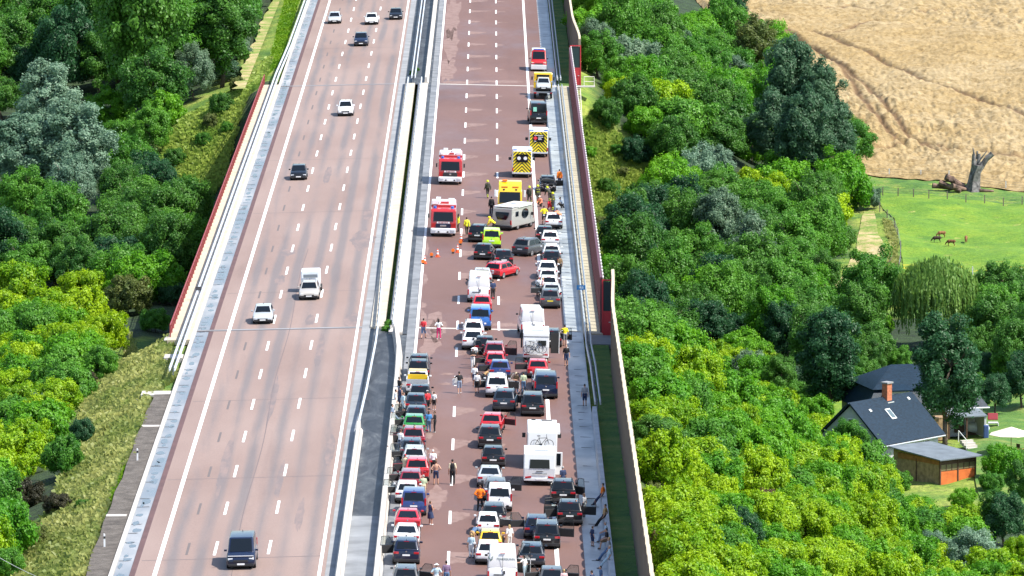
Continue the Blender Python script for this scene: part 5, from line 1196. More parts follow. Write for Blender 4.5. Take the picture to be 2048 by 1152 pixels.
def plant_px(px, py, rpx, shape, leaf, label, group=None, base=False, **kw):
    """crown seen centred at this pixel with this half width in pixels of the photograph"""
    p = at_ter(px, py, 5); r = rpx * (p - Vector((0, 0, CAM_H))).length / FPX
    if base: p = at_ter(px, py)
    for _ in range(0 if base else 3): p = at_ter(px, py, CZ[shape] * r / CROWNS[shape][0][1] * kw.get('zs', 1)); r = rpx * (p - Vector((0, 0, CAM_H))).length / FPX
    return plant(p.x, p.y, shape, leaf, r, label, group, **kw)
G1, G2 = 'trees of the dense wood beyond the red railing', 'trees of the wooded slope beside the noise wall'
S = [  # ---- left of the motorway
 (95, 205, 70, 'tall', 'silver', 'tall silver leaved poplar, topmost of the silver clump at the left edge'), (45, 300, 70, 'tall', 'silver', 'silver leaved poplar cut by the left picture edge'), (150, 290, 74, 'tall', 'silver', 'big silver leaved poplar in the middle of the silver clump'), (140, 385, 56, 'round', 'silver', 'lowest silver leaved poplar above the dark green trees'), (85, 270, 56, 'round', 'silver', 'silver leaved poplar between its taller neighbours'),
 (430, 100, 52, 'round', 'sage', 'grey green tree nearest the grass strip beside the far guardrail'), (388, 150, 48, 'round', 'sage', 'grey green tree below its twin near the railing top'), (470, 95, 38, 'bush', 'sage', 'low grey green bush at the edge of the far wood'), (455, 140, 34, 'bush', 'poplar', 'dark grey green bush above the railing top'),
 (290, 55, 48, 'round', 'lime', 'bright green round tree standing out of the dark far wood'), (372, 88, 28, 'bush', 'olive', 'small olive tree between the bright green and the grey green trees'), (220, 210, 54, 'round', 'lime', 'yellowish green tree right of the silver poplars'), (330, 228, 42, 'bush', 'lime', 'lime bush at the top of the sunlit grass'), (300, 265, 48, 'round', 'mid', 'round green tree beside the sunlit grass'), (272, 345, 52, 'round', 'mid', 'full green tree at the corner of the sunlit grass'),
 (260, 410, 78, 'round', 'deep', 'broad dark green tree left of the bridge shadow'), (330, 450, 70, 'round', 'deep', 'broad dark green tree hanging into the bridge shadow'), (230, 480, 72, 'round', 'deep', 'large deep green tree above the olive bush'), (120, 430, 70, 'round', 'mid', 'green tree below the silver clump'), (50, 400, 60, 'round', 'mid', 'green tree at the left edge below the silver clump'), (110, 500, 66, 'round', 'deep', 'deep green tree above the yellow green bushes'), (30, 490, 60, 'round', 'deep', 'deep green tree at the left edge above the yellow green bushes'),
 (258, 600, 48, 'bush', 'olive', 'olive green bush beside the foot of the red railing'), (310, 640, 34, 'bush', 'mid', 'small green bush in the shadow at the foot of the red railing'),
 (40, 580, 58, 'bush', 'yg', 'yellow green bush topmost at the left edge'), (105, 610, 60, 'bush', 'yg', 'big sunlit yellow green bush at the left'), (170, 640, 58, 'bush', 'yg', 'yellow green bush in the middle of its thicket'), (215, 680, 50, 'bush', 'yg', 'yellow green bush on the grass side of its thicket'), (50, 660, 60, 'bush', 'lime', 'lime bush inside the left thicket'), (115, 690, 60, 'bush', 'yg', 'yellow green bush low in the left thicket'), (200, 735, 42, 'bush', 'mid', 'green bush ending the left thicket'), (150, 740, 44, 'bush', 'deep', 'dark bush under the left thicket'),
 (35, 760, 50, 'bush', 'yg', 'yellow green bush at the left edge above the purple shrub'), (90, 770, 46, 'bush', 'lime', 'lime bush beside the grey green shrub'), (90, 830, 48, 'bush', 'sage', 'pale grey green shrub in the lower left thicket'), (165, 770, 30, 'bush', 'plum', 'dark purple brown shrub standing over the grass slope'), (30, 845, 32, 'bush', 'plum', 'purple brown shrub at the left edge'), (165, 870, 32, 'bush', 'dark', 'nearly black green shrub bordering the grass slope'), (60, 895, 56, 'bush', 'yg', 'bright yellow green bush low at the left edge'), (125, 925, 48, 'bush', 'mid', 'green bush beside the grass slope low at the left'),
 (50, 990, 44, 'bush', 'plum', 'large brown thorn shrub at the lower left'), (112, 1010, 30, 'bush', 'plum', 'bare brown shrub spilling onto the grass slope'), (20, 1040, 40, 'bush', 'mid', 'green bush at the lower left corner'), (60, 1075, 40, 'bush', 'olive', 'olive shrub crossed by the overhead wire'), (25, 940, 40, 'bush', 'lime', 'lime bush between purple shrubs'), (15, 1130, 40, 'bush', 'mid', 'green bush in the extreme lower left corner'), (165, 1008, 16, 'bush', 'deep', 'small dark bush alone on the grass slope'),
 (420, 430, 30, 'bush', 'dark', 'added dark leaved bush deepening the upper end of the bridge shadow'), (385, 480, 34, 'bush', 'dark', 'added dark leaved bush deepening the middle of the bridge shadow'), (365, 540, 34, 'bush', 'dark', 'added dark leaved bush deepening the low part of the bridge shadow'), (345, 590, 34, 'bush', 'dark', 'added dark leaved bush deepening the shadow close to the railing foot'), (5, 190, 50, 'round', 'deep', 'deep green tree cut by the left picture edge above the silver clump'), (20, 95, 56, 'round', 'mid', 'green tree high at the left picture edge'), (200, 130, 56, 'round', 'deep', 'deep green tree above the right end of the silver clump'), (60, 140, 50, 'round', 'dark', 'blackish tree right above the silver clump'), (240, 262, 40, 'bush', 'mid', 'green bush between the silver clump and the sunlit grass'), (225, 320, 40, 'bush', 'lime', 'lime bush under the silver clump'), (262, 300, 30, 'bush', 'deep', 'deep green bush at the rim of the sunlit grass'), (475, 175, 20, 'bush', 'olive', 'olive bush near the top of the red railing'), (455, 260, 16, 'bush', 'mid', 'small green bush at the rim of the bridge shadow'), (375, 370, 22, 'bush', 'mid', 'green bush at the foot of the sunlit grass'), (420, 250, 18, 'bush', 'olive', 'olive bush among tall sunlit grass'), (1235, 300, 18, 'bush', 'mid', 'small green bush on the slope grass beside the bridge wall'), (1210, 380, 16, 'bush', 'deep', 'small dark bush in the slope grass beside the bridge wall'), (1270, 385, 20, 'bush', 'deep', 'dark bush low on the slope grass'), (1245, 345, 14, 'bush', 'olive', 'tiny olive bush in the slope grass'), (1195, 440, 20, 'bush', 'olive', 'olive bush at the lower end of the slope grass'), (1180, 310, 14, 'bush', 'lime', 'tiny lime bush against the bridge wall'),  # dark leaved bushes by the railing are added to deepen the bridge shadow
 (440, 215, 26, 'bush', 'deep', 'small dark bush on the bright grass above the bridge shadow'), (350, 320, 26, 'bush', 'deep', 'low dark bush in the middle of the sunlit grass'), (405, 285, 16, 'bush', 'mid', 'small round bush on the sunlit grass'),
 # ---- right of the motorway, far part
 (1195, 85, 38, 'round', 'sage', 'grey green tree touching the far noise wall'), (1225, 130, 30, 'bush', 'sage', 'grey green bush beside the handrail of the stairs'), (1185, 130, 26, 'bush', 'lime', 'yellowish bush right beside the stairs platform'), (1288, 125, 40, 'bush', 'silver', 'pale grey shrub on the far slope'), (1350, 170, 30, 'bush', 'silver', 'small pale grey shrub on the far slope'), (1215, 30, 48, 'round', 'lime', 'bright tree beside the far noise wall'), (1300, 40, 56, 'round', 'lime', 'bright green tree on top of the far slope'), (1360, 90, 50, 'round', 'lime', 'lime tree in the middle of the far slope'), (1420, 45, 44, 'round', 'deep', 'deep green tree at the top of the far slope'), (1455, 30, 40, 'tall', 'dark', 'dark tree at the corner of the wheat field'), (1510, 95, 46, 'tall', 'olive', 'olive topped tree at the edge of the wheat field'), (1590, 115, 20, 'bush', 'deep', 'small dark bush at the rim of the wheat field'),
 (1398, 160, 36, 'round', 'mid', 'round pale green tree inside the far wood'), (1440, 195, 44, 'round', 'mid', 'green tree below the olive topped tree'), (1245, 195, 44, 'bush', 'yg', 'yellow green bush on top of the near grassy slope'), (1320, 175, 36, 'bush', 'yg', 'yellow green bush beside the pale grey shrub'), (1215, 235, 36, 'bush', 'deep', 'dark bush shading the grass beside the wall'), (1290, 245, 46, 'bush', 'lime', 'lime bush in the middle of the right slope'), (1395, 225, 50, 'bush', 'yg', 'sunlit yellow green bush high on the right slope'), (1450, 265, 50, 'bush', 'lime', 'sunlit lime bush leaning on the dark poplars'), (1345, 290, 56, 'round', 'deep', 'dark green tree over the grassy slope'), (1275, 310, 36, 'bush', 'dark', 'dark shaded bush at the edge of the grassy slope'), (1505, 300, 44, 'bush', 'lime', 'lime bush below the dark poplars'), (1430, 330, 40, 'bush', 'silver', 'grey shrub in the middle of the right slope'), (1540, 350, 44, 'bush', 'lime', 'lime bush in the diagonal sunlit row'), (1500, 375, 44, 'bush', 'yg', 'yellow green bush in the diagonal sunlit row'), (1575, 400, 40, 'bush', 'mid', 'green bush low in the diagonal sunlit row'),
 (1585, 195, 62, 'tall', 'poplar', 'tall dark grey poplar at the edge of the wheat field'), (1640, 215, 54, 'tall', 'poplar', 'dark grey poplar leaning over the wheat field'), (1540, 240, 56, 'tall', 'poplar', 'dark grey poplar on the wooded side of its group'), (1670, 290, 50, 'tall', 'poplar', 'lowest dark grey poplar beside the wheat tracks'), (1610, 280, 60, 'tall', 'poplar', 'dark grey poplar in the middle of its group'), (1690, 360, 38, 'round', 'deep', 'deep green tree beside the green verge'), (1650, 355, 36, 'bush', 'sage', 'grey shrub under the dark poplars'), (1655, 400, 46, 'round', 'deep', 'dark green tree beside the grass track'), (1735, 400, 30, 'bush', 'sage', 'grey green bush at the corner of the meadow fence'),
 (1395, 360, 56, 'loose', 'silver', 'half bare pale tree with white branches'), (1340, 460, 62, 'round', 'sage', 'grey green round tree beside the bridge wall grass'), (1285, 480, 40, 'round', 'sage', 'grey green tree nearest the bridge wall'), (1440, 450, 56, 'tall', 'sage', 'tall grey green tree below the half bare tree'), (1500, 500, 52, 'tall', 'sage', 'grey green tree leaning towards the valley'), (1560, 450, 56, 'round', 'mid', 'green tree beside the pale grey spire'), (1640, 485, 26, 'tall', 'silver', 'slender pale grey tree beside the grass track'), (1620, 440, 48, 'round', 'deep', 'dark tree above the slender pale grey tree'), (1668, 470, 40, 'round', 'deep', 'dark tree bordering the grass track'),
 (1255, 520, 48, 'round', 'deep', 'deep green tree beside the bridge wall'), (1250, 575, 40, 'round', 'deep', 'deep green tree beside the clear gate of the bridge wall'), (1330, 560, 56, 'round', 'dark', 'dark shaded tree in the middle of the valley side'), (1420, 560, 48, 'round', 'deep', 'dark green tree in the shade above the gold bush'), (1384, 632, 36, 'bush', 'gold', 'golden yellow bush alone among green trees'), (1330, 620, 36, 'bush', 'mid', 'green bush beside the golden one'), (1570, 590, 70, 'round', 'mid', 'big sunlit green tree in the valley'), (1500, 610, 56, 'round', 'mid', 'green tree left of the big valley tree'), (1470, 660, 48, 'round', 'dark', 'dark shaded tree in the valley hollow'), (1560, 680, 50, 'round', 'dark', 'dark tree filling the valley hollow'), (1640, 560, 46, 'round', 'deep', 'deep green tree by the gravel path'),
 (1657, 852, 74, 'tall', 'dark', 'tall dark tree with bare trunk left of the houses'), (1600, 760, 42, 'round', 'poplar', 'dark grey green tree under the tall dark tree'), (1710, 640, 34, 'bush', 'lime', 'lime bush by the garden left of the willow'), (1500, 745, 48, 'bush', 'sage', 'dull green bush below the valley hollow'), (1740, 620, 30, 'bush', 'olive', 'olive scrub under the gravel path'), (1722, 700, 34, 'round', 'mid', 'green tree behind the gable house'),
 (1872, 603, 86, 'willow', 'willow', 'weeping willow at the lower edge of the meadow'), (1890, 893, 74, 'tall', 'dark', 'tall dark tree standing before the rear house'), (1765, 598, 18, 'bush', 'mid', 'small green bush where the gravel path ends'), (2015, 640, 54, 'round', 'mid', 'big green tree at the right edge below the meadow'), (2030, 725, 60, 'round', 'deep', 'dark green tree at the right edge behind the garden'), (1968, 745, 36, 'round', 'dark', 'dark tree behind the garden furniture'), (2040, 570, 22, 'bush', 'deep', 'dark bush on the meadow fence at the right edge'), (1940, 640, 30, 'round', 'deep', 'green tree between the willow and the big right tree'),
 # ---- lower right: garden trees
 (1735, 760, 34, 'round', 'deep', 'deep green tree beside the lawn behind the gable house'), (1700, 760, 36, 'round', 'mid', 'green tree beside the bare trunk'), (1990, 790, 40, 'round', 'dark', 'dark tree shading the deck chair'), (2045, 770, 46, 'round', 'dark', 'dark tree at the right edge above the parasol'), (1945, 700, 44, 'round', 'deep', 'deep green tree right of the tall dark tree'), (1990, 700, 44, 'round', 'deep', 'deep green tree among the garden trees at the right'), (1945, 775, 30, 'round', 'deep', 'dark green tree over the ridge window of the rear house'), (2020, 745, 40, 'round', 'deep', 'deep green tree filling the right edge above the garden'), (1740, 720, 40, 'round', 'deep', 'deep green tree over the left roof corner of the rear house'), (1800, 725, 30, 'round', 'mid', 'green tree peeping over the hipped roof'), (1640, 780, 40, 'round', 'deep', 'deep green tree behind the bare trunk'), (1560, 770, 40, 'round', 'deep', 'deep green tree on the rim of the hollow'), (1690, 600, 30, 'bush', 'mid', 'green scrub between the valley wood and the gravel path'), (1725, 650, 34, 'bush', 'deep', 'deep green scrub left of the willow'), (1760, 660, 34, 'bush', 'lime', 'lime scrub beside the willow'),
 (2005, 935, 42, 'bush', 'lime', 'cream flowering bush beside the wooden shed'), (1992, 1010, 38, 'tall', 'deep', 'dark conifer below the wooden shed'), (2045, 975, 40, 'round', 'deep', 'dark green garden tree at the right edge'), (2010, 1050, 46, 'round', 'dark', 'dark tree low at the right edge'), (2040, 1110, 34, 'bush', 'yg', 'yellow green bush in the lower right corner'), (1697, 900, 44, 'round', 'mid', 'green bush hiding the foot of the white gable'), (1735, 940, 34, 'bush', 'lime', 'lime bush in front of the white long wall'), (1660, 880, 34, 'bush', 'lime', 'lime bush left of the white gable'), (1800, 965, 26, 'bush', 'mid', 'green bush at the plank side of the shed'), (1925, 1000, 26, 'bush', 'lime', 'lime bush on the lawn in front of the shed'), (1985, 965, 30, 'bush', 'mid', 'green bush at the corner of the orange shed front'), (2030, 920, 30, 'bush', 'deep', 'deep green bush below the parasol'), (1895, 1030, 26, 'bush', 'mid', 'green bush closing the lawn towards the thicket'), (1960, 1040, 34, 'bush', 'yg', 'yellow green bush on the lawn below the shed'), (1735, 915, 28, 'bush', 'mid', 'green bush below the eaves of the gable house'), (1780, 935, 20, 'bush', 'sage', 'pale green shrub between the gable house and the shed'), (1640, 850, 26, 'bush', 'lime', 'lime bush in front of the bare trunk'),
 # ---- lower right: thicket on the embankment
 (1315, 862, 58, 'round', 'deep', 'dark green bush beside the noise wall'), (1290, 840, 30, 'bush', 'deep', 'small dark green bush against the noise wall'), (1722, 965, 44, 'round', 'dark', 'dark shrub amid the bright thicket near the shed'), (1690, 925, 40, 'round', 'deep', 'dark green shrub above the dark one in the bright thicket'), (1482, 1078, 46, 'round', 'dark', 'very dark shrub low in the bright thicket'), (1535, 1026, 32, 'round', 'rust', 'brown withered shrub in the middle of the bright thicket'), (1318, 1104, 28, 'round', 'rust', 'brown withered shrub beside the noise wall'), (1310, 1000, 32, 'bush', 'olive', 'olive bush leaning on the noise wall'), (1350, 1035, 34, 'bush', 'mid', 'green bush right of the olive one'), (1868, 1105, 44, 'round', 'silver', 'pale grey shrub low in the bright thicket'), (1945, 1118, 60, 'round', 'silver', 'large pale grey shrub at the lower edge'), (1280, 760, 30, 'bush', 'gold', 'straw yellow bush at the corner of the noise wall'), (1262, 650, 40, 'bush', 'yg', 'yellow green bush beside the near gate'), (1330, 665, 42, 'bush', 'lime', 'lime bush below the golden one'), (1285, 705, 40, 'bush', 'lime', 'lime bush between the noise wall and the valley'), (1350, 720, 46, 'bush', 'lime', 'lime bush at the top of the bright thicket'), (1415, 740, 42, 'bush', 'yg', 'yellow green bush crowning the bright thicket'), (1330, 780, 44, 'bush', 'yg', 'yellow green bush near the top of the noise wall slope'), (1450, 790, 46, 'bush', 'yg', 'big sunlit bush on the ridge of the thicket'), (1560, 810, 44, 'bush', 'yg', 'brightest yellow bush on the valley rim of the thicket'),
]
for px, py, rp, sh, lf, lab in S:
    kw = {}
    if lab in ('tall dark tree standing before the rear house', 'tall dark tree with bare trunk left of the houses'): kw['zs'] = 1.08; kw['base'] = True
    if sh == 'willow': kw['zs'] = .9
    if lf == 'silver' and sh == 'tall': kw['zs'] = .82
    plant_px(px, py, rp, sh, lf, lab, **kw)
# fill the woods between the distinctive trees
fr = random.Random(11)
def free(x, y, f, need):
    return all((x - a) ** 2 + (y - b) ** 2 > (f * (r + need)) ** 2 for a, b, r in trees)
def inpoly(x, y, poly):
    c = False
    for (x0, y0), (x1, y1) in zip(poly, poly[1:] + poly[:1]):
        if (y0 > y) != (y1 > y) and x < (x1 - x0) * (y - y0) / (y1 - y0) + x0: c = not c
    return c
def fill(poly, step, r0, r1, pick, f=.52, keep=lambda u, v, x, y: True, most=400):
    """jittered planting over the ground seen inside a pixel polygon"""
    P = [at_ter(*q) for q in poly]; W = [(p.x, p.y) for p in P]
    x0, x1 = min(p[0] for p in W), max(p[0] for p in W); y0, y1 = min(p[1] for p in W), max(p[1] for p in W); n_ = 0; y = y0
    while y < y1:
        x = x0
        while x < x1:
            xx, yy = x + fr.uniform(-.4, .4) * step, y + fr.uniform(-.4, .4) * step; r = fr.uniform(r0, r1)
            if inpoly(xx, yy, W) and n_ < most and free(xx, yy, f, r):
                u, v = to_px((xx, yy, float(terrain(xx, yy)) + 2.5))
                if keep(u, v, xx, yy):
                    sh, lf, lab, g = pick(u, v); plant(xx, yy, sh, lf, r, lab, g); n_ += 1
            x += step
        y += step
    return n_
def pick_far_left(u, v):
    lf = fr.choices(['deep', 'mid', 'dark', 'deep', 'poplar'], [5, 3, 2, 3, 1])[0]
    return fr.choice(['round', 'round', 'tall']), lf, {'deep': 'deep green tree among many alike in the dense wood beyond the red railing', 'mid': 'mid green tree among many alike in the dense wood beyond the red railing', 'dark': 'blackish green tree among many alike in the dense wood beyond the red railing', 'poplar': 'dull grey green tree of the dense wood beyond the red railing'}[lf], G1 + ', ' + {'deep': 'deep green', 'mid': 'mid green', 'dark': 'blackish', 'poplar': 'grey green'}[lf]
fill([(-120, -60), (560, -60), (545, 20), (515, 100), (470, 170), (390, 190), (310, 260), (330, 330), (-120, 470)], 6.2, 4.0, 5.8, pick_far_left, .50, most=150, keep=lambda u, v, x, y: not (u < 235 and 165 < v < 440))
fill([(1540, 700), (1700, 640), (1800, 650), (1960, 650), (2100, 640), (2100, 770), (1960, 760), (1740, 770), (1600, 800)], 4.2, 2.6, 3.8, lambda u, v: ('round', *fr.choice([('deep', 'deep green tree of the garden wood behind the houses', 'trees behind the houses, deep green'), ('mid', 'mid green tree of the garden wood behind the houses', 'trees behind the houses, mid green')])), .55, most=40, keep=lambda u, v, x, y: not (1765 < u < 1980 and v < 745))
def pick_near_left(u, v):
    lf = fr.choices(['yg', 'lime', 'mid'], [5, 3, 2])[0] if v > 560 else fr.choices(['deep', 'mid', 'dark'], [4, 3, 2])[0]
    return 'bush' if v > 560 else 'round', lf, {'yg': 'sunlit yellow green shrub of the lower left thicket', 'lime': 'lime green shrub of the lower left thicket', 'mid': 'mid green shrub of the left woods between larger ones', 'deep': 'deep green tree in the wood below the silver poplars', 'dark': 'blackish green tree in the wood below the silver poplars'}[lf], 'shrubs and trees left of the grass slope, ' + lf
fill([(-120, 440), (300, 560), (330, 660), (262, 690), (170, 760), (150, 880), (105, 1000), (20, 1150), (-150, 1260)], 4.6, 2.2, 3.2, pick_near_left, .55, most=90)
fill([(-120, 360), (300, 400), (390, 500), (345, 620), (290, 640), (-120, 560)], 4.6, 2.6, 3.8, pick_near_left, .5, most=60, keep=lambda u, v, x, y: not (u < 240 and v < 490))
def pick_right(u, v):
    if v < 200: lf = fr.choices(['lime', 'mid', 'deep', 'sage'], [4, 4, 2, 1])[0]
    elif v < 430: lf = fr.choices(['lime', 'mid', 'deep', 'yg'], [4, 4, 3, 2])[0]
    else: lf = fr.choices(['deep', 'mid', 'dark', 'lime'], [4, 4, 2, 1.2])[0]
    sh = 'round' if v > 430 else fr.choice(['bush', 'round'])
    return sh, lf, {'lime': 'lime green tree, one of many on the wooded slope right of the bridge', 'mid': 'mid green tree, one of many on the wooded slope right of the bridge', 'deep': 'deep green tree, one of many on the wooded slope right of the bridge', 'sage': 'grey green tree, one of many on the wooded slope right of the bridge', 'yg': 'yellow green tree, one of many on the wooded slope right of the bridge', 'dark': 'blackish green tree, one of many on the valley side right of the bridge'}[lf], G2 + ', ' + lf
fill([(1150, -40), (1470, -40), (1500, 60), (1560, 170), (1700, 330), (1695, 420), (1670, 560), (1690, 650), (1600, 760), (1420, 700), (1262, 720), (1215, 560), (1290, 470), (1300, 330), (1190, 250), (1180, 130)], 5.3, 3.0, 4.4, pick_right, .5, most=160)
def pick_thicket(u, v):
    lf = fr.choices(['yg', 'lime', 'mid'], [6, 3.2, .8])[0]
    return 'bush', lf, {'yg': 'bright yellow green bush, one of many alike in the thicket right of the noise wall', 'lime': 'lime green shrub, one of many alike in the thicket right of the noise wall', 'mid': 'mid green shrub, one of several in the bright thicket right of the noise wall'}[lf], 'bushes of the bright thicket right of the noise wall, ' + {'yg': 'yellow green', 'lime': 'lime', 'mid': 'mid green'}[lf]
fill([(1252, 660), (1420, 690), (1580, 795), (1660, 885), (1735, 975), (1835, 1046), (1950, 1108), (2080, 1240), (2090, 1300), (1310, 1300), (1290, 1100), (1262, 850)], 3.3, 1.9, 2.9, pick_thicket, .60, keep=lambda u, v, x, y: x > 12.6, most=260)
# scrub on the sunlit grass slopes, tufts as one mass
def tufts(name, poly, n_, m, h0=.25, h1=.7, seed=1, label=None):
    P = [at_ter(*q) for q in poly]; W = [(p.x, p.y) for p in P]; rs = np.random.RandomState(seed); r_ = random.Random(seed)
    x0, x1 = min(p[0] for p in W), max(p[0] for p in W); y0, y1 = min(p[1] for p in W), max(p[1] for p in W); C = []
    while len(C) < n_:
        x, y = r_.uniform(x0, x1), r_.uniform(y0, y1)
        if inpoly(x, y, W): C.append((x, y))
    C = np.array(C); z = terrain(C[:, 0], C[:, 1]); V, T = [], []
    tone = vnoise(C[:, 0] * .5, C[:, 1] * .18) * .8 + rs.uniform(-.2, .2, n_)
    for k in range(3):
        a = rs.uniform(0, 6.28, n_); h = rs.uniform(h0, h1, n_); w = h * rs.uniform(.25, .5, n_); lx, ly = rs.normal(0, .35, n_) * h, rs.normal(0, .35, n_) * h
        dx, dy = np.cos(a) * w, np.sin(a) * w
        V.append(np.stack([np.stack([C[:, 0] - dx, C[:, 1] - dy, z - .05], 1), np.stack([C[:, 0] + dx, C[:, 1] + dy, z - .05], 1), np.stack([C[:, 0] + dx * .5 + lx, C[:, 1] + dy * .5 + ly, z + h], 1), np.stack([C[:, 0] - dx * .8 + lx, C[:, 1] - dy * .8 + ly, z + h * .85], 1)], 1).reshape(-1, 3)); T.append(np.repeat(tone, 4))
    v = np.concatenate(V); me = np_mesh(name, v, np.arange(len(v)).reshape(-1, 4), smooth=False); me.attributes.new('tone', 'FLOAT', 'POINT').data.foreach_set('value', np.clip(np.concatenate(T), 0, 1).astype(np.float32))
    o = link(name, me, m); tag(o, label, 'grass', kind='stuff')
GS = leaf_mat('leaf_straw_grass', (.12, .21, .03), (.40, .41, .13), .5); GY = leaf_mat('leaf_sunny_grass', (.10, .26, .02), (.38, .47, .10), .5); GG = leaf_mat('leaf_green_grass', (.09, .26, .01), (.22, .38, .02), .5)
tufts('grass', [(262, 668), (345, 680), (352, 760), (300, 800), (285, 860), (240, 950), (215, 1010), (190, 1090), (170, 1160), (10, 1160), (105, 1010), (150, 870), (180, 760)], 15000, GS, .2, .55, 1, 'dry pale grass on the slope beside the gravel shoulder')
tufts('grass', [(1162, 250), (1200, 240), (1300, 330), (1310, 440), (1240, 490), (1196, 540), (1180, 400)], 9000, GY, .25, .7, 2, 'sunlit yellow green grass on the slope right of the bridge wall')
tufts('grass', [(540, 120), (500, 170), (430, 210), (330, 300), (300, 400), (380, 420), (470, 280), (530, 160)], 11000, GY, .25, .8, 3, 'sunlit yellow grass between the wood and the bridge shadow')
tufts('grass', [(275, 830), (300, 840), (262, 930), (225, 1010), (200, 1010), (235, 920)], 1600, GG, .12, .3, 4, 'fresh green weeds along the gravel shoulder')
tufts('grass', [(575, -20), (604, -20), (560, 130), (536, 150), (548, 90)], 3500, GG, .15, .4, 5, 'green grass strip beside the far guardrail')
tufts('grass', [(1764, 440), (1792, 450), (1800, 600), (1765, 600), (1758, 570), (1776, 530), (1782, 495)], 900, GS, .2, .5, 6, 'dry grass round the end of the track')
# weeds growing between the bridges
for px, py, r in ((826, 148, .55), (834, 140, .4), (779, 652, .6), (772, 660, .5)):
    p = at(px, py); me, a = CROWNS['bush'][0]; t = empty('weed_clump', (p.x, p.y, p.z - .2)); t.scale = (r / a,) * 3; tag(t, {826: 'large weed clump in the gap of the median at the far joint', 834: 'small weed clump in the gap of the median at the far joint', 779: 'large weed clump in the median at the near joint', 772: 'smaller weed clump in the median at the near joint'}[px], 'weed', 'weeds in the median')
    link('crown', me, LEAF['mid'], t).location = (0, 0, CZ['bush'] * .8)
# meadow fence posts, stump, animals
M_POST = mat('fence_wood', (.16, .13, .10), .9, var=.3, scale=3); M_POSTW = mat('fence_pale', (.55, .56, .55), .7)
fm = MB().box((0, 0, .5), (.12, .12, 1.25)).mesh('post')
def wire_fence(label, pl, n_, m):
    P = [at_ter(*q) for q in pl]; t = empty('wire_fence', P[0]); tag(t, label, 'fence', 'wire fences of the meadow'); L = [0]
    for a, b in zip(P, P[1:]): L.append(L[-1] + (b - a).length)
    Q = []
    for i in range(n_):
        s = L[-1] * i / (n_ - 1); x, y = float(np.interp(s, L, [p.x for p in P])), float(np.interp(s, L, [p.y for p in P])); q = Vector((x, y, float(terrain(x, y)))); Q.append(q - P[0]); link('post', fm, m, t).location = q - P[0]
    mb = MB()
    for a, b in zip(Q, Q[1:]):
        for z in (.45, .75, 1.05): mb.tube(a + Vector((0, 0, z)), b + Vector((0, 0, z)), .012, n=3, cap=False)
    mb.build('wires', M_STEELD, t)
wire_fence('dark wire fence between the verge and the meadow above the grazing animals', [(1735, 390), (1860, 398), (2060, 412), (2190, 420)], 14, M_POST)
wire_fence('dark wire fence curving down beside the grass track', [(1745, 400), (1790, 460), (1803, 510), (1798, 545)], 8, M_POST)
wire_fence('pale wire fence along the wheat field edge', [(1705, 350), (1810, 356), (2010, 380), (2190, 398)], 9, M_POSTW)
wire_fence('pale wire fence at the lower edge of the meadow', [(1945, 555), (1980, 590), (2060, 585), (2190, 580)], 7, M_POSTW)
p = at_ter(1946, 384); t = empty('dead_tree', p); tag(t, 'broken grey trunk of a dead tree at the edge of the wheat field', 'dead tree')
M_DEAD = mat('dead_wood', (.13, .122, .118), .95, var=.8, scale=2.2, bump=1.0); mb = MB(); r_ = random.Random(6)
def ring(c, r, n=14, s=0): rr = random.Random(s); return [(c[0] + r * q * math.cos(2 * math.pi * i / n), c[1] + r * q * math.sin(2 * math.pi * i / n), c[2]) for i, q in ((i, rr.uniform(.78, 1.2)) for i in range(n))]
mb.rings([ring((0, 0, -.3), 1.25, s=1), ring((0, 0, .3), .95, s=1), ring((-.1, 0, 1.3), .70, s=2), ring((.05, 0, 2.4), .66, s=3), ring((.3, 0, 3.3), .82, s=4)])
for a, b, r0, r1 in (((-.3, 0, 3.1), (-.55, 0, 4.6), .36, .20), ((-.5, 0, 4.5), (-.75, 0, 5.35), .14, .05), ((.2, .2, 3.1), (.15, .2, 4.7), .34, .16), ((.5, 0, 3.0), (1.1, 0, 4.2), .42, .32), ((1.1, 0, 4.2), (1.75, 0, 4.95), .34, .36), ((.3, -.2, 4.0), (1.0, -.2, 5.2), .12, .05), ((0, .3, 4), (-.15, .3, 5.0), .2, .1)): mb.tube(a, b, r0, r1, 9)
mb.build('trunk', M_DEAD, t).rotation_euler = (0, .13, 0)
M_LOG = mat('split_wood', (.12, .075, .055), .9, var=.9, scale=1.8, bump=.6)
for k, (dx, dy, ln, rz, ry, rr, lab) in enumerate(((-1.8, .2, 2.6, .2, .5, .34, 'leaning broken log against the dead trunk'), (-2.6, -.6, 2.4, -.5, .3, .28, 'split log lying farthest out from the dead trunk'), (-1.6, -.8, 2.0, .6, .25, .30, 'short pale log in front of the dead trunk'), (-3.0, .4, 2.8, .1, .15, .24, 'long reddish log pointing away from the dead trunk'), (-2.1, .1, 1.8, 1.1, .7, .3, 'steep splintered log in the wood heap'), (1.4, -.5, 1.6, .1, .08, .16, 'thin log lying on the open side of the dead trunk'))):
    ln, rr = ln * 1.25, rr * 1.35; dx *= 1.1
    o = MB().tube((-ln / 2, 0, 0), (ln / 2, 0, 0), rr, rr * .55, 9).build('log', M_LOG); o.location = (p.x + dx, p.y + dy, float(terrain(p.x + dx, p.y + dy)) + rr * .8 + abs(math.sin(ry)) * ln * .35); o.rotation_euler = (0, ry, rz); tag(o, lab, 'log', 'broken logs round the dead tree')
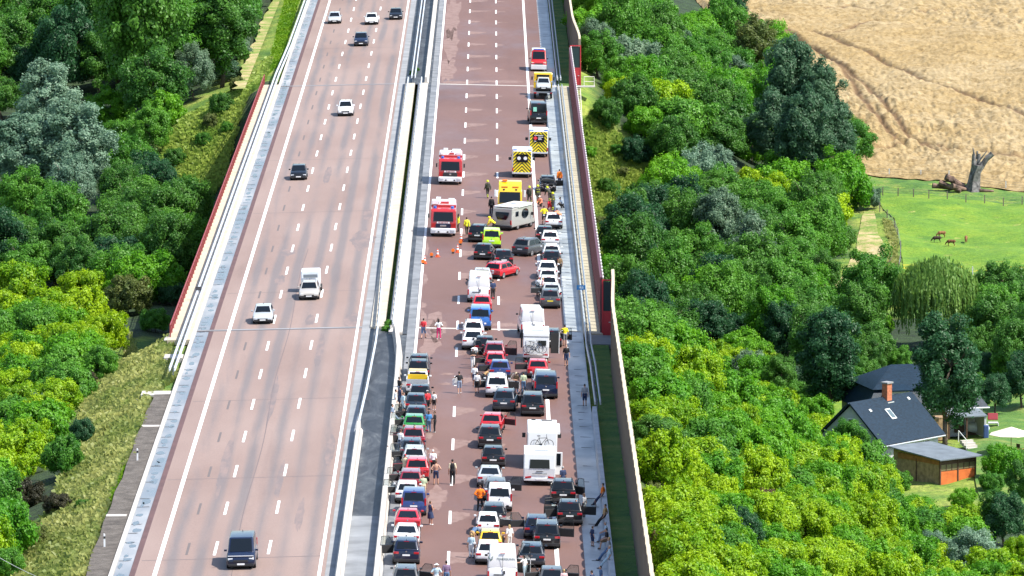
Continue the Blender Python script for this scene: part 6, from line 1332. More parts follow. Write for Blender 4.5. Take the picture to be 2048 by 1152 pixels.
# ------------------------------------------------------------------ houses, shed, garden
M_ROOF = NT('slate_roof'); n = M_ROOF
c = n.ramp(n.noise(3.0, 5, (1, 1, 3)), [(0.3, (0.004, 0.012, 0.021)), (0.7, (0.010, 0.028, 0.050))]); n.color(c, .5); n.b.inputs['Specular IOR Level'].default_value = .25; n.bump(n.noise(7, 3, (1, 1, 6)), .35, .05)
M_ROOF = MATS['slate_roof']
M_RENDER = mat('white_render', (.42, .43, .43), .9, var=.06, scale=1.5)
M_BRICK = mat('chimney_brick', (.42, .14, .07), .85, var=.3, scale=5)
M_PLANK = mat('grey_plank', (.30, .20, .11), .8, var=.35, scale=2.5); M_ORPL = mat('orange_plank', (.56, .135, .03), .6, var=.22, scale=1.6); M_DKWD = mat('dark_wood', (.07, .035, .02), .7, var=.3, scale=2)
M_FELT = mat('roof_felt', (.13, .155, .175), .7, var=.2, scale=.8); M_WFR = mat('white_frame', (.72, .72, .70), .5)
GZ = -18.0
def house_root(px, py, yaw, name, label, cat='house'):
    p = at_ter(px, py); t = empty(name, (p.x, p.y, p.z), (0, 0, R(yaw))); tag(t, label, cat); return t
# front house: gable end at local -x (towards the motorway), ridge along +x
t = house_root(1759, 946, 50, 'gable_house', 'white gable house with dark slate roof, brick chimney and two roof windows'); L, w, he, hr = 9.2, 6.8, 2.9, 6.1; yc = w / 2
MB().prism([(0, -.3), (w, -.3), (w, he), (yc, hr - .15), (0, he)], 0, L).build('wall', M_RENDER, t)
MB().slab([(-.35, -.55, he - .45), (L + .3, -.55, he - .45), (L + .3, yc, hr), (-.35, yc, hr)], (0, -.68, .73), .16).build('roof', M_ROOF, t)
rf = MB().slab([(-.35, w + .55, he - .45), (-.35, yc, hr), (L + .3, yc, hr), (L + .3, w + .55, he - .45)], (0, .68, .73), .16).build('roof', M_ROOF, t)
MB().box((L / 2, .18, he + .12), (L + .5, .06, .10), rx=.75).build('snow_guard', M_STEEL, t); MB().tube((-.3, -.62, he - .48), (L + .3, -.62, he - .48), .07, n=8).build('rain_gutter', M_STEEL, t)
ch = MB().box((5.4, yc - .2, hr + .45), (.75, .6, 1.9)).build('chimney', M_BRICK, t); MB().box((5.4, yc - .2, hr + 1.45), (.95, .8, .14)).build('chimney_cap', M_GREYC, ch); MB().box((5.4, yc - .45, hr - .45), (.95, .5, .2)).build('flashing', M_STEEL, ch)
def roof_window(x, v, sz=(.75, 1.25)):
    y, z = -.55 + (yc + .55) * v, he - .45 + (hr - he + .45) * v; a = math.atan2(hr - he + .45, yc + .55)
    f = MB().box((x, y - .11, z + .13), (sz[0], sz[1], .10), rx=a).build('roof_window', M_WFR, t); MB().box((x, y - .15, z + .17), (sz[0] - .22, sz[1] - .25, .06), rx=a).build('pane', mat('roof_glass', (.10, .14, .15), .08), f)
roof_window(4.1, .62)
for x, v in ((1.6, .75), (8.2, .86)): MB().box((x, -.55 + (yc + .55) * v - .1, he - .45 + (hr - he + .45) * v + .18), (.28, .3, .12), rx=.7).build('roof_vent', M_WFR, t)
f = MB().box((-.02, yc - .1, 4.2), (.08, .75, 1.05)).build('window', M_WFR, t); MB().box((-.06, yc - .1, 4.2), (.04, .58, .88)).build('shutter', M_DKWD, f)
for x in (3.2, 4.5, 7.4):
    f = MB().box((x, -.02, 1.7), (.9, .08, 1.0)).build('window', M_WFR, t); MB().box((x, -.06, 1.7), (.74, .04, .84)).build('pane', mat('dark_pane', (.03, .035, .04), .1), f)
mb = MB()
for k in range(4): mb.box((L + .25, yc - 1.0 - k * .35, hr - 1.1 - k * .33), (.5, .05, .05))
mb.build('roof_ladder', M_WFR, t)
MB().prism([(-.15, -.32), (w + .15, -.32), (w + .15, -.1), (-.15, -.1)], -.1, L + .1).build('plinth', M_GREYC, t)
# rear house: mansard with hipped top
t = house_root(1738, 874, 14, 'mansard_house', 'large house with dark hipped slate roof and dormer behind the gable house'); L, w = 11.5, 9.0
MB().box((L / 2, w / 2, 1.15), (L, w, 2.9)).build('wall', M_RENDER, t)
e, z0, z1, z2 = .5, 2.5, 4.5, 6.3
mb = MB().hexa([(-e, -e, z0), (L + e, -e, z0), (L + e, w + e, z0), (-e, w + e, z0)], [(.9, .9, z1), (L - .9, .9, z1), (L - .9, w - .9, z1), (.9, w - .9, z1)]); rf = mb.build('roof', M_ROOF, t)
b = [(.5, .5, z1 - .05), (L - .5, .5, z1 - .05), (L - .5, w - .5, z1 - .05), (.5, w - .5, z1 - .05)]; MB().add(b + [(3.6, w / 2, z2), (L - 3.6, w / 2, z2)], [(0, 1, 5, 4), (1, 2, 5), (2, 3, 4, 5), (3, 0, 4), (3, 2, 1, 0)]).build('hipped_top', M_ROOF, rf)
d = MB().box((3.0, .3, 3.7), (1.9, 1.6, 1.3)).build('dormer', M_WFR, t); MB().slab([(1.8, -.7, 4.35), (4.2, -.7, 4.35), (4.2, 1.6, 4.7), (1.8, 1.6, 4.7)], (0, 0, 1), .14).build('dormer_roof', M_ROOF, d); MB().box((3.0, -.52, 3.7), (1.3, .06, .9)).build('pane', mat('dark_pane', (.03, .035, .04), .1), d)
f = MB().box((L - 1.6, .12, 3.5), (.95, .14, 1.5), rx=-.6).build('roof_window', M_WFR, t); MB().box((L - 1.6, .05, 3.53), (.72, .14, 1.25), rx=-.6).build('pane', mat('roof_glass', (.10, .14, .15), .08), f)
MB().tube((-e, -e - .05, z0 - .02), (L + e, -e - .05, z0 - .02), .08, n=8).build('rain_gutter', M_STEEL, t)
# lean-to in front of it
MB().slab([(L - 4.6, -3.2, 2.0), (L - .6, -3.2, 2.0), (L - .6, -.05, 2.4), (L - 4.6, -.05, 2.4)], (0, 0, 1), .12).build('porch_roof', M_FELT, t); MB().box((L - .75, -1.6, .95), (.2, 3.0, 2.0)).build('porch_wall', M_RENDER, t)
for x in (L - 4.4, L - 2.6): MB().box((x, -3.0, 1.0), (.14, .14, 2.1)).build('porch_post', M_DKWD, t)
MB().box((L - 5.6, -2.7, 1.0), (1.9, 1.6, 2.2)).build('store', M_PLANK, t, bevel=.02); MB().box((L - 2.4, -.12, 1.1), (1.0, .1, 2.0)).build('door', M_DKWD, t)
# shed
t = house_root(1879, 972, 37, 'wooden_shed', 'wooden shed with orange boarded front and grey felt roof', 'shed'); L, D, h0, h1 = 4.4, 6.6, 2.35, 2.75
mb = MB().hexa([(.06, .06, -.2), (L - .06, .06, -.2), (L - .06, D, -.2), (.06, D, -.2)], [(.06, .06, h0), (L - .06, .06, h0), (L - .06, D, h1), (.06, D, h1)]); mb.build('wall', M_PLANK, t)
for x0, x1 in ((.12, L / 2 - .05), (L / 2 + .05, L - .12)):
    MB().box(((x0 + x1) / 2, .03, .62), (x1 - x0, .08, 1.25)).build('front_boards', M_ORPL, t); f = MB().box(((x0 + x1) / 2, .03, 1.60), (x1 - x0, .07, .55)).build('window_band', mat('dusty_pane', (.17, .14, .07), .4), t)
    for k in range(1, 3): MB().box((x0 + (x1 - x0) * k / 3, -.01, 1.6), (.08, .06, .55)).build('mullion', M_DKWD, f)
    MB().box(((x0 + x1) / 2, .03, 2.1), (x1 - x0, .08, .38)).build('top_board', M_DKWD, t)
for x in (.06, L / 2, L - .06): MB().box((x, .0, 1.1), (.14, .14, 2.5)).build('post', M_DKWD, t)
MB().box((.03, D * .45, 2.15), (.06, D * .9, .5)).build('side_board', mat('brown_board', (.28, .11, .04), .7, var=.3, scale=2), t); MB().box((0, D * .5, 1.0), (.05, .08, 2.3)).build('batten', M_DKWD, t)
MB().slab([(-.4, -.55, h0 + .02), (L + .45, -.55, h0 + .02), (L + .45, D + .3, h1 + .06), (-.4, D + .3, h1 + .06)], (0, 0, 1), .10).build('roof', M_FELT, t)
MB().box((L / 2, -.35, -.06), (L + .6, .7, .12)).build('sill', M_CONC, t)
# garden: parasol, table, chairs, bench, drying rack
p = at_ter(2022, 912); t = empty('garden_parasol', p); tag(t, 'cream garden parasol over the wooden table', 'parasol'); mb = MB(); k = 8; rr = 2.15
vs = [(0, 0, 2.75)] + [(rr * math.cos(2 * math.pi * i / k + .2), rr * math.sin(2 * math.pi * i / k + .2), 2.05) for i in range(k)]; mb.add(vs + [(x, y, z - .03) for x, y, z in vs], [(0, 1 + i, 1 + (i + 1) % k) for i in range(k)] + [(k + 1, k + 2 + (i + 1) % k, k + 2 + i) for i in range(k)] + [(1 + i, k + 2 + i, k + 2 + (i + 1) % k, 1 + (i + 1) % k) for i in range(k)]); mb.build('canopy', mat('parasol_cream', (.66, .58, .47), .8), t)
MB().tube((0, 0, 0), (0, 0, 2.75), .035).build('pole', M_PLANK, t); MB().tube((0, 0, 0), (0, 0, .12), .3, .26, 16).build('base', M_GREYC, t)
t = empty('garden_table', (p.x + .2, p.y - .9, p.z), (0, 0, .3)); tag(t, 'brown wooden garden table under the cream parasol', 'table'); MB().box((0, 0, .74), (1.8, .9, .06)).build('table_top', M_ORPL, t)
for x in (-.8, .8):
    for y in (-.36, .36): MB().box((x, y, .36), (.08, .08, .72)).build('leg', M_DKWD, t)
for i, (dx, dy, rz, lab) in enumerate(((.9, .6, 2.2, 'wooden garden chair behind the table under the parasol'), (-1.2, -1.0, -.6, 'wooden garden chair in front of the table by the flowering bush'), (1.5, -1.1, 1.2, 'wooden garden chair at the right edge beside the table'))):
    t = empty('garden_chair', (p.x + dx, p.y + dy, p.z), (0, 0, rz)); tag(t, lab, 'chair', 'garden chairs round the table'); MB().box((0, 0, .44), (.5, .5, .05)).build('seat', M_DKWD, t); MB().box((0, .24, .75), (.5, .05, .6)).build('backrest', M_DKWD, t)
    for x in (-.22, .22):
        for y in (-.22, .22): MB().box((x, y, .22), (.05, .05, .44)).build('leg', M_DKWD, t)
p = at_ter(1950, 872); t = empty('covered_bench', p); tag(t, 'bench under a pale grey cover beside the porch', 'bench'); mb = MB(); mb.ball((0, 0, .75), (1.0, .6, .55), 12, 6); mb.ball((.8, -.2, .7), (.6, .5, .5), 10, 6); mb.build('cover', M_COVER, t, smooth=True); MB().box((.2, 0, .2), (1.8, .6, .4)).build('seat', M_DKWD, t)
o = MB().box((0, 0, .7), (.5, .4, 1.3)).build('water_butt', mat('blue_cloth', (.04, .08, .22), .6), bevel=.1); q = at_ter(1972, 880); o.location = q; tag(o, 'blue rain barrel beside the covered bench', 'barrel')
p = at_ter(1986, 858); t = empty('deck_chair', p); tag(t, 'red and white cushioned deck chair on the shaded lawn', 'deck chair'); MB().box((0, 0, .55), (1.0, .6, .12)).build('seat', mat('cushion_white', (.5, .5, .5), .8), t, bevel=.05); MB().box((0, .4, 1.1), (1.0, .18, .7), rx=-.5).build('backrest', mat('cushion_red', (.22, .02, .03), .8), t, bevel=.08)
for x in (-.5, .5): MB().box((x, 0, .25), (.06, .6, .5)).build('leg', M_WFR, t)
p = at_ter(1945, 900); t = empty('garden_steps', p, (0, 0, .5)); tag(t, 'pale garden steps with a white handrail behind the shed', 'steps'); mb = MB()
for k in range(4): mb.box((0, k * .35, .1 + k * .17), (1.3, .4, .2 + k * .05))
mb.build('tread', M_CONC, t); mb = MB().tube((-.7, 0, 1.0), (-.7, 1.4, 1.7), .035); mb.tube((-.7, 0, 0), (-.7, 0, 1.0), .035); mb.tube((-.7, 1.4, .6), (-.7, 1.4, 1.7), .035); mb.build('handrail', M_WFR, t)
# ------------------------------------------------------------------ people and animals: tapered limbs fused by a voxel remesh into one skin
def fuse(mb, voxel, name, it=2):
    me = mb.mesh(name); o = bpy.data.objects.new('tmp', me); COL.objects.link(o)
    m = o.modifiers.new('r', 'REMESH'); m.mode = 'VOXEL'; m.voxel_size = voxel; m.use_smooth_shade = True
    s = o.modifiers.new('s', 'SMOOTH'); s.iterations = it; s.factor = .5
    dg = bpy.context.evaluated_depsgraph_get(); out = bpy.data.meshes.new_from_object(o.evaluated_get(dg)); out.name = name
    bpy.data.objects.remove(o); return out
def limb(mb, pts, rs):
    for a, b, r0, r1 in zip(pts, pts[1:], rs, rs[1:]):
        mb.tube(a, b, r0, r1, 10); mb.ball(a, r0, 10, 6)
    mb.ball(pts[-1], rs[-1], 10, 6)
V3 = Vector
# a pose: hip height, lean of the trunk (deg, forward +), arm targets and leg targets in metres, local +y is where the person faces
POSES = {
 'stand': dict(hip=.92, lean=2, hands=((-.26, .06, .80), (.26, .06, .80)), elb=((-.25, -.04, 1.08), (.25, -.04, 1.08)), feet=((-.10, .0, 0), (.11, .03, 0))),
 'hips': dict(hip=.92, lean=0, hands=((-.17, .05, 1.02), (.17, .05, 1.02)), elb=((-.36, -.10, 1.16), (.36, -.10, 1.16)), feet=((-.15, 0, 0), (.15, .02, 0))),
 'walk': dict(hip=.90, lean=4, hands=((-.25, .24, .86), (.25, -.20, .84)), elb=((-.25, .0, 1.08), (.25, -.14, 1.10)), feet=((-.10, -.32, .03), (.10, .30, 0)), knee=((-.10, -.06, .48), (.10, .20, .48))),
 'fold': dict(hip=.92, lean=1, hands=((.08, .22, 1.16), (-.08, .24, 1.12)), elb=((-.24, .08, 1.10), (.24, .08, 1.10)), feet=((-.10, 0, 0), (.11, .04, 0))),
 'phone': dict(hip=.92, lean=0, hands=((-.12, .16, 1.58), (.25, .05, .82)), elb=((-.30, .14, 1.28), (.25, -.04, 1.08)), feet=((-.10, 0, 0), (.11, .03, 0))),
 'reach': dict(hip=.91, lean=8, hands=((-.42, .42, 1.22), (.28, .10, .86)), elb=((-.34, .18, 1.26), (.27, -.02, 1.10)), feet=((-.12, -.08, 0), (.12, .08, 0))),
 'lean': dict(hip=.80, lean=-10, hands=((-.24, .0, .72), (.24, .02, .74)), elb=((-.27, -.16, .98), (.27, -.16, .98)), feet=((-.10, .62, 0), (.12, .55, 0)), knee=((-.11, .34, .46), (.12, .32, .47))),
 'sit': dict(hip=.60, lean=8, hands=((-.14, .40, .66), (.14, .40, .66)), elb=((-.26, .10, .80), (.26, .10, .80)), feet=((-.12, .56, 0), (.13, .50, 0)), knee=((-.14, .44, .54), (.14, .42, .54))),
 'bend': dict(hip=.86, lean=58, hands=((-.2, .62, .62), (.2, .66, .66)), elb=((-.24, .48, .86), (.24, .48, .86)), feet=((-.12, -.05, 0), (.12, .06, 0))),
 'crouch': dict(hip=.34, lean=28, hands=((-.16, .52, .36), (.16, .52, .40)), elb=((-.26, .30, .56), (.26, .30, .56)), feet=((-.13, .10, 0), (.13, -.12, 0)), knee=((-.18, .42, .46), (.18, .30, .36))),
}
def skeleton(pose):
    q = POSES[pose]; H = q['hip']; a = R(q['lean']); up = V3((0, math.sin(a), math.cos(a))); J = {}
    J['pel'] = V3((0, 0, H)); J['wst'] = J['pel'] + up * .20; J['chs'] = J['pel'] + up * .42; J['nck'] = J['pel'] + up * .55
    hd = V3((0, math.sin(a * .35), math.cos(a * .35))); J['head'] = J['nck'] + hd * .17 + V3((0, .02, 0)); J['top'] = hd
    off = J['chs'] + up * .06 - V3((0, 0, H + .48)); base = V3((0, 0, 0))
    for i, s in enumerate((-1, 1)):
        J['sh%d' % i] = J['chs'] + up * .075 + V3((s * .175, 0, 0)); J['el%d' % i] = V3(q['elb'][i]); J['ha%d' % i] = V3(q['hands'][i])
        J['hp%d' % i] = J['pel'] + V3((s * .095, 0, -.02)); J['ft%d' % i] = V3(q['feet'][i]) + V3((0, 0, .075))
        J['kn%d' % i] = V3(q['knee'][i]) if 'knee' in q else (J['hp%d' % i] + J['ft%d' % i]) / 2 + V3((0, .035, .01))
    return J
def torso(mb, J, g=0.0, low=0.0):
    ax = (J['chs'] - J['pel']).normalized()
    for k, w, d in ((.00, .165, .115), (.10, .150, .105), (.20, .140, .10), (.30, .158, .112), (.40, .172, .115), (.47, .150, .095)):
        if k < low: continue
        c = J['pel'] + ax * k
        for u in (-1, -.5, 0, .5, 1): mb.ball((c.x + u * (w - .09), c.y, c.z), (.09 + g, d * (1.0 - .12 * abs(u)) + g, .10 + g * .5), 10, 6)
def hand(mb, J, i):
    w, e = J['ha%d' % i], J['el%d' % i]; d = (w - e).normalized(); s = -1 if i == 0 else 1; side = V3((0, 1, 0)).cross(d); side = side.normalized() if side.length > .1 else V3((1, 0, 0)); nrm = d.cross(side)
    pal = w + d * .045
    mb.ball(pal, (.034, .034, .040), 8, 5); mb.tube(w, pal + d * .03, .026, .034, 8)
    for k, (o_, l) in enumerate(((-.03, .065), (-.01, .078), (.01, .072), (.03, .055))):
        a = pal + d * .035 + side * o_; m = a + d * l * .55 + nrm * .006; mb.tube(a, m, .0105, .0095, 6); mb.tube(m, m + (d * .7 + nrm * .6).normalized() * l * .5, .0095, .0075, 6)
    th = pal - side * .03 * s - d * .01; mb.tube(th, th + (d * .7 - side * .7 * s).normalized() * .05, .012, .009, 6)
_bm = {}
def piece(pose, what):
    if (pose, what) in _bm: return _bm[(pose, what)]
    J = skeleton(pose); mb = MB(); vx = .022
    arm = lambda g, cut=1.0: [limb(mb, [J['sh%d' % i], J['el%d' % i].lerp(J['sh%d' % i], 1 - min(1, cut * 2))] + ([J['el%d' % i].lerp(J['ha%d' % i], cut * 2 - 1)] if cut > .5 else []), [.056 + g, .044 + g] + ([.033 + g] if cut > .5 else [])) for i in (0, 1)]
    def leg(g, cut=1.0):
        for i in (0, 1):
            h, k, f = J['hp%d' % i], J['kn%d' % i], J['ft%d' % i]
            if cut <= .5: limb(mb, [h, h.lerp(k, cut * 2)], [.088 + g, .066 + g])
            else: limb(mb, [h, k, k.lerp(f, cut * 2 - 1)], [.088 + g, .058 + g, .044 + g])
    if what == 'body':
        vx = .013; torso(mb, J); arm(0); leg(0); mb.tube(J['chs'], J['head'], .062, .054, 10)
        hd = J['head']; mb.ball(hd, (.075, .092, .112), 14, 9); mb.ball(hd + V3((0, .035, -.06)), (.055, .062, .058), 10, 6); mb.tube(hd + V3((0, .08, .01)), hd + V3((0, .112, -.028)), .012, .018, 6)
        for s in (-1, 1): mb.ball(hd + V3((s * .078, -.005, -.005)), (.014, .026, .034), 8, 5)
        for i in (0, 1): hand(mb, J, i); mb.ball(J['ft%d' % i] + V3((0, .06, -.03)), (.042, .11, .04), 10, 6)
    elif what == 'tee': torso(mb, J, .020, .06); arm(.018, .40)
    elif what == 'jacket': torso(mb, J, .034); arm(.026, .97)
    elif what == 'bib': torso(mb, J, .026, .05)
    elif what in ('shorts', 'trousers'):
        ax = (J['chs'] - J['pel']).normalized()
        for u in (-1, 0, 1):
            c = J['pel'] + ax * .04; mb.ball((c.x + u * .075, c.y, c.z), (.105, .132, .13), 10, 6)
        leg(.020, .55 if what == 'shorts' else .96)
    elif what == 'dress':
        torso(mb, J, .022); b = (J['kn0'] + J['kn1']) / 2; mb.tube(J['pel'], b, .19, .25, 14)
    elif what == 'shoes':
        for i in (0, 1): f = J['ft%d' % i]; mb.ball(f + V3((0, .055, -.035)), (.05, .135, .045), 10, 6); mb.tube(f, f + V3((0, 0, -.03)), .055, .06, 8)
    elif what == 'hair':
        vx = .016; hd = J['head']; mb.ball(hd + V3((0, -.022, .026)), (.084, .092, .105), 12, 8)
    elif what == 'long_hair':
        vx = .016; hd = J['head']; mb.ball(hd + V3((0, -.022, .026)), (.086, .094, .106), 12, 8); mb.ball(hd + V3((0, -.07, -.13)), (.085, .05, .16), 10, 7)
    elif what == 'cap':
        vx = .016; hd = J['head']; mb.ball(hd + V3((0, -.005, .045)), (.09, .105, .088), 12, 8); mb.ball(hd + V3((0, .11, .045)), (.07, .09, .018), 10, 5)
    elif what == 'hat':
        vx = .018; hd = J['head']; mb.ball(hd + V3((0, 0, .06)), (.092, .105, .09), 12, 8); mb.tube(hd + V3((0, 0, .04)), hd + V3((0, 0, .055)), .19, .18, 18)
    elif what == 'helmet':
        vx = .016; hd = J['head']; mb.ball(hd + V3((0, -.01, .05)), (.125, .145, .115), 14, 9); mb.ball(hd + V3((0, -.02, .0)), (.135, .155, .04), 12, 6)
    elif what == 'stripes':
        for i in (0, 1):
            e, h = J['el%d' % i], J['ha%d' % i]; k, f = J['kn%d' % i], J['ft%d' % i]
            for a, b, t, r in ((e, h, .55, .068), (k, f, .45, .082), (k, f, .8, .076)): mb.tube(a.lerp(b, t), a.lerp(b, t + .14), r, r, 10)
        c = J['wst']
        for u in (-1, -.5, 0, .5, 1): mb.ball((c.x + u * .06, c.y, c.z - .02), (.13, .15, .035), 10, 6)
        c = J['chs']
        for u in (-1, -.5, 0, .5, 1): mb.ball((c.x + u * .085, c.y, c.z - .01), (.13, .158, .035), 10, 6)
    elif what == 'pack':
        mb.box(J['chs'] + V3((0, -.20, -.10)), (.26, .14, .5)); vx = .03
    me = fuse(mb, vx, {'tee': 'shirt', 'long_hair': 'hair', 'bib': 'vest', 'pack': 'backpack'}.get(what, what), 2)
    _bm[(pose, what)] = me; return me
CL = {k: mat('cloth_' + k, c, .85) for k, c in dict(white=(.70, .70, .69), black=(.012, .012, .014), grey=(.28, .29, .31), red=(.60, .03, .04), blue=(.06, .22, .46), denim=(.09, .16, .28), navy=(.02, .035, .09), pink=(.62, .04, .16), palepink=(.62, .42, .42), yellow=(.85, .70, .02), hivis=(.62, .68, .03), orange=(.85, .19, .01), green=(.40, .46, .30), beige=(.58, .48, .33), purple=(.18, .12, .20), bluegrey=(.22, .27, .36), fire=(.045, .043, .03), salmon=(.80, .25, .13), brown=(.16, .10, .05), lightblue=(.40, .52, .58), tan=(.45, .28, .12)).items()}
SKIN = mat('skin', (.50, .27, .18), .55); HAIR = {k: mat('hair_' + k, c, .7) for k, c in (('dark', (.018, .012, .009)), ('brown', (.07, .035, .018)), ('blond', (.42, .29, .12)), ('grey', (.36, .35, .33)), ('white', (.65, .64, .61)))}
def person(px, py, pose, yaw, label, top=('tee', 'white'), low=('trousers', 'denim'), hair=('hair', 'dark'), shoe='black', h=1.75, head=None, extra=(), group='people standing about the jam', lift=0.0):
    """feet at this pixel; yaw 0 looks up the road, 90 to the left"""
    if head: p = at(head[0], head[1], h - .02); p = Vector((p.x, p.y, road_z(p.x)))
    else: p = at(px, py, 0)
    t = empty('person', (p.x, p.y, p.z + lift), (0, 0, R(yaw))); s = h / 1.72; t.scale = (s, s, s); tag(t, label, 'person', group)
    link('body', piece(pose, 'body'), SKIN, t)
    nm = {'tee': 'shirt', 'jacket': 'jacket', 'bib': 'vest', 'dress': 'dress', 'shorts': 'shorts', 'trousers': 'trousers', 'hair': 'hair', 'long_hair': 'hair', 'cap': 'cap', 'hat': 'hat', 'helmet': 'helmet', 'pack': 'backpack', 'stripes': 'reflective_stripes'}
    for it in (top, low):
        if it: link(nm[it[0]], piece(pose, it[0]), CL[it[1]], t)
    if shoe: link('shoes', piece(pose, 'shoes'), CL[shoe], t)
    if hair: link(nm[hair[0]], piece(pose, hair[0]), HAIR[hair[1]] if hair[0] in ('hair', 'long_hair') else CL[hair[1]], t)
    if hair and hair[0] in ('cap', 'hat'): link('hair', piece(pose, 'hair'), HAIR['dark'], t)
    for it in extra: link(nm[it[0]], piece(pose, it[0]), CL[it[1]], t)
    return t
FF = dict(top=('jacket', 'fire'), low=('trousers', 'fire'), hair=('helmet', 'hivis'), group='fire fighters and rescuers', h=1.82)
ST = (('stripes', 'hivis'), ('pack', 'fire'))
person(975.5, 396, 'walk', 20, 'fire fighter in dark gear and yellow helmet walking on the open lane', extra=ST, **FF)
person(1058.5, 408, 'walk', -20, 'fire fighter striding beside the yellow recovery truck', extra=ST, **FF)
person(1075.5, 406, 'stand', 200, 'fire fighter standing on the white line near the wreck', extra=ST, **FF)
person(1100, 403, 'bend', 30, 'fire fighter stooping in front of the wrecked black car', extra=(('stripes', 'hivis'),), **FF)
person(1106, 421, 'stand', 60, 'fire fighter behind the crouching rescuer in red', extra=(('stripes', 'hivis'),), **FF)
person(917, 463, 'stand', 90, 'fire fighter in yellow jacket beside the near fire engine', top=('jacket', 'hivis'), low=('trousers', 'fire'), hair=('hair', 'dark'), group='fire fighters and rescuers')
person(933.5, 470, 'walk', 8, 'fire fighter in yellow jacket walking between fire engine and dark SUV', top=('jacket', 'hivis'), low=('trousers', 'fire'), hair=('hair', 'dark'), group='fire fighters and rescuers')
person(988, 463, 'bend', 60, 'helper in yellow jacket bending behind the neon green van', top=('jacket', 'yellow'), low=('trousers', 'black'), hair=('helmet', 'yellow'), group='fire fighters and rescuers')
person(983, 428, 'stand', 0, 'man in black at the corner of the grey motorhome', top=('jacket', 'black'), low=('trousers', 'black'))
person(1098.5, 419, 'crouch', 200, 'rescuer in red suit crouching behind the wreck', top=('jacket', 'red'), low=('trousers', 'red'), hair=('hair', 'brown'), group='fire fighters and rescuers')
person(1082, 413, 'crouch', 150, 'rescuer in orange red crouching beside the white line', top=('jacket', 'salmon'), low=('trousers', 'fire'), hair=('cap', 'white'), group='fire fighters and rescuers')
person(1088, 449, 'hips', 0, 'man in yellow polo shirt and black shorts standing by the damaged white car', top=('tee', 'yellow'), low=('shorts', 'black'), h=1.85)
person(1119, 372, 'stand', 10, 'man in orange safety vest beside the wreck', top=('jacket', 'orange'), low=('trousers', 'navy'), group='fire fighters and rescuers')
person(1126, 416, 'crouch', 90, 'person in pale shirt squatting in the gutter', top=('tee', 'bluegrey'), low=('trousers', 'black'))
person(1114, 452, 'stand', 20, 'rescuer in salmon jacket at the side of the damaged white car', top=('jacket', 'salmon'), low=('trousers', 'white'), group='fire fighters and rescuers')
person(847, 677, 'walk', -15, 'man in red shirt and blue shorts striding on the open lane', top=('tee', 'red'), low=('shorts', 'denim'))
person(877.5, 678, 'hips', 0, 'woman in white top and pink trousers with hands on her hips', top=('tee', 'white'), low=('trousers', 'pink'), hair=('long_hair', 'dark'), shoe='white', h=1.7)
t = person(919, 787, 'reach', 15, 'man in black shirt and grey shorts holding a white board', top=('tee', 'black'), low=('shorts', 'bluegrey'), shoe='white', h=1.78); o = MB().box((0, 0, 0), (.42, .05, .62)).build('white_board', CL['white']); o.location = (t.location.x - .36, t.location.y + .35, t.location.z + .95); tag(o, 'white board held by the man in black and grey shorts', 'board')
person(868, 820, 'stand', -10, 'child in white football shirt and black shorts', top=('tee', 'white'), low=('shorts', 'black'), h=1.45, shoe='white')
person(0, 0, 'stand', 20, 'man in red shirt beside the child in football shirt', top=('tee', 'red'), low=('shorts', 'black'), head=(855, 782), hair=('cap', 'white'))
person(857.5, 865, 'stand', 0, 'woman in bright blue shirt and jeans beside the green car', top=('tee', 'blue'), low=('trousers', 'denim'), hair=('long_hair', 'brown'), h=1.68)
person(870, 865, 'fold', 80, 'woman all in black with folded arms beside the green car', top=('tee', 'black'), low=('trousers', 'black'), hair=('hair', 'brown'), shoe='white', h=1.66)
person(0, 0, 'fold', 200, 'man in black shirt leaning at the dark red SUV', top=('tee', 'black'), low=('shorts', 'grey'), head=(829, 852), h=1.82)
person(0, 0, 'stand', 0, 'white haired man in white shirt and black trousers', top=('tee', 'white'), low=('trousers', 'black'), hair=('hair', 'white'), head=(866, 901))
person(872, 969, 'hips', 0, 'bare backed man in blue shorts with hands on his hips', top=None, low=('shorts', 'navy'), hair=('hair', 'brown'), shoe='brown', h=1.76)
person(905, 969, 'stand', 0, 'man in white shirt and black bib overalls on the dashed line', top=('tee', 'beige'), low=('trousers', 'black'), hair=('hair', 'dark'), h=1.86, extra=(('bib', 'black'),))
person(0, 0, 'phone', 20, 'woman in green top shading her eyes beside the dark red estate', top=('tee', 'green'), low=('trousers', 'beige'), hair=('hair', 'grey'), head=(847, 951), h=1.7)
person(0, 0, 'phone', -20, 'man in beige shirt and red cap behind the dark red estate', top=('tee', 'beige'), low=('trousers', 'beige'), hair=('cap', 'red'), head=(810, 910))
person(0, 0, 'bend', 60, 'old man in grey shirt bending at the median barrier', top=('tee', 'bluegrey'), low=('trousers', 'black'), hair=('hair', 'grey'), head=(785, 886), h=1.3)
person(0, 0, 'fold', -60, 'man in black shirt at the barrier beside the white pickup', top=('tee', 'black'), low=('shorts', 'bluegrey'), head=(798, 755))
person(0, 0, 'stand', -40, 'woman in navy dress at the barrier beside the black hatchback', top=('dress', 'navy'), low=None, hair=('hair', 'dark'), head=(800, 774), h=1.68)
person(0, 0, 'stand', -80, 'man in white shirt at the barrier beside the blue grey hatchback', top=('tee', 'white'), low=('shorts', 'white'), head=(791, 780))
person(0, 0, 'stand', -60, 'woman in pale clothes close to the blue grey hatchback', top=('tee', 'lightblue'), low=('shorts', 'lightblue'), hair=('hair', 'brown'), head=(806, 786))
person(0, 0, 'lean', -90, 'man in grey blue shirt leaning on the median barrier', top=('tee', 'bluegrey'), low=('trousers', 'bluegrey'), hair=('hair', 'dark'), head=(787, 806), h=1.7)
person(0, 0, 'reach', -30, 'woman in white top at the open door of the dark red SUV', top=('tee', 'white'), low=('trousers', 'bluegrey'), hair=('hair', 'brown'), head=(800, 860))
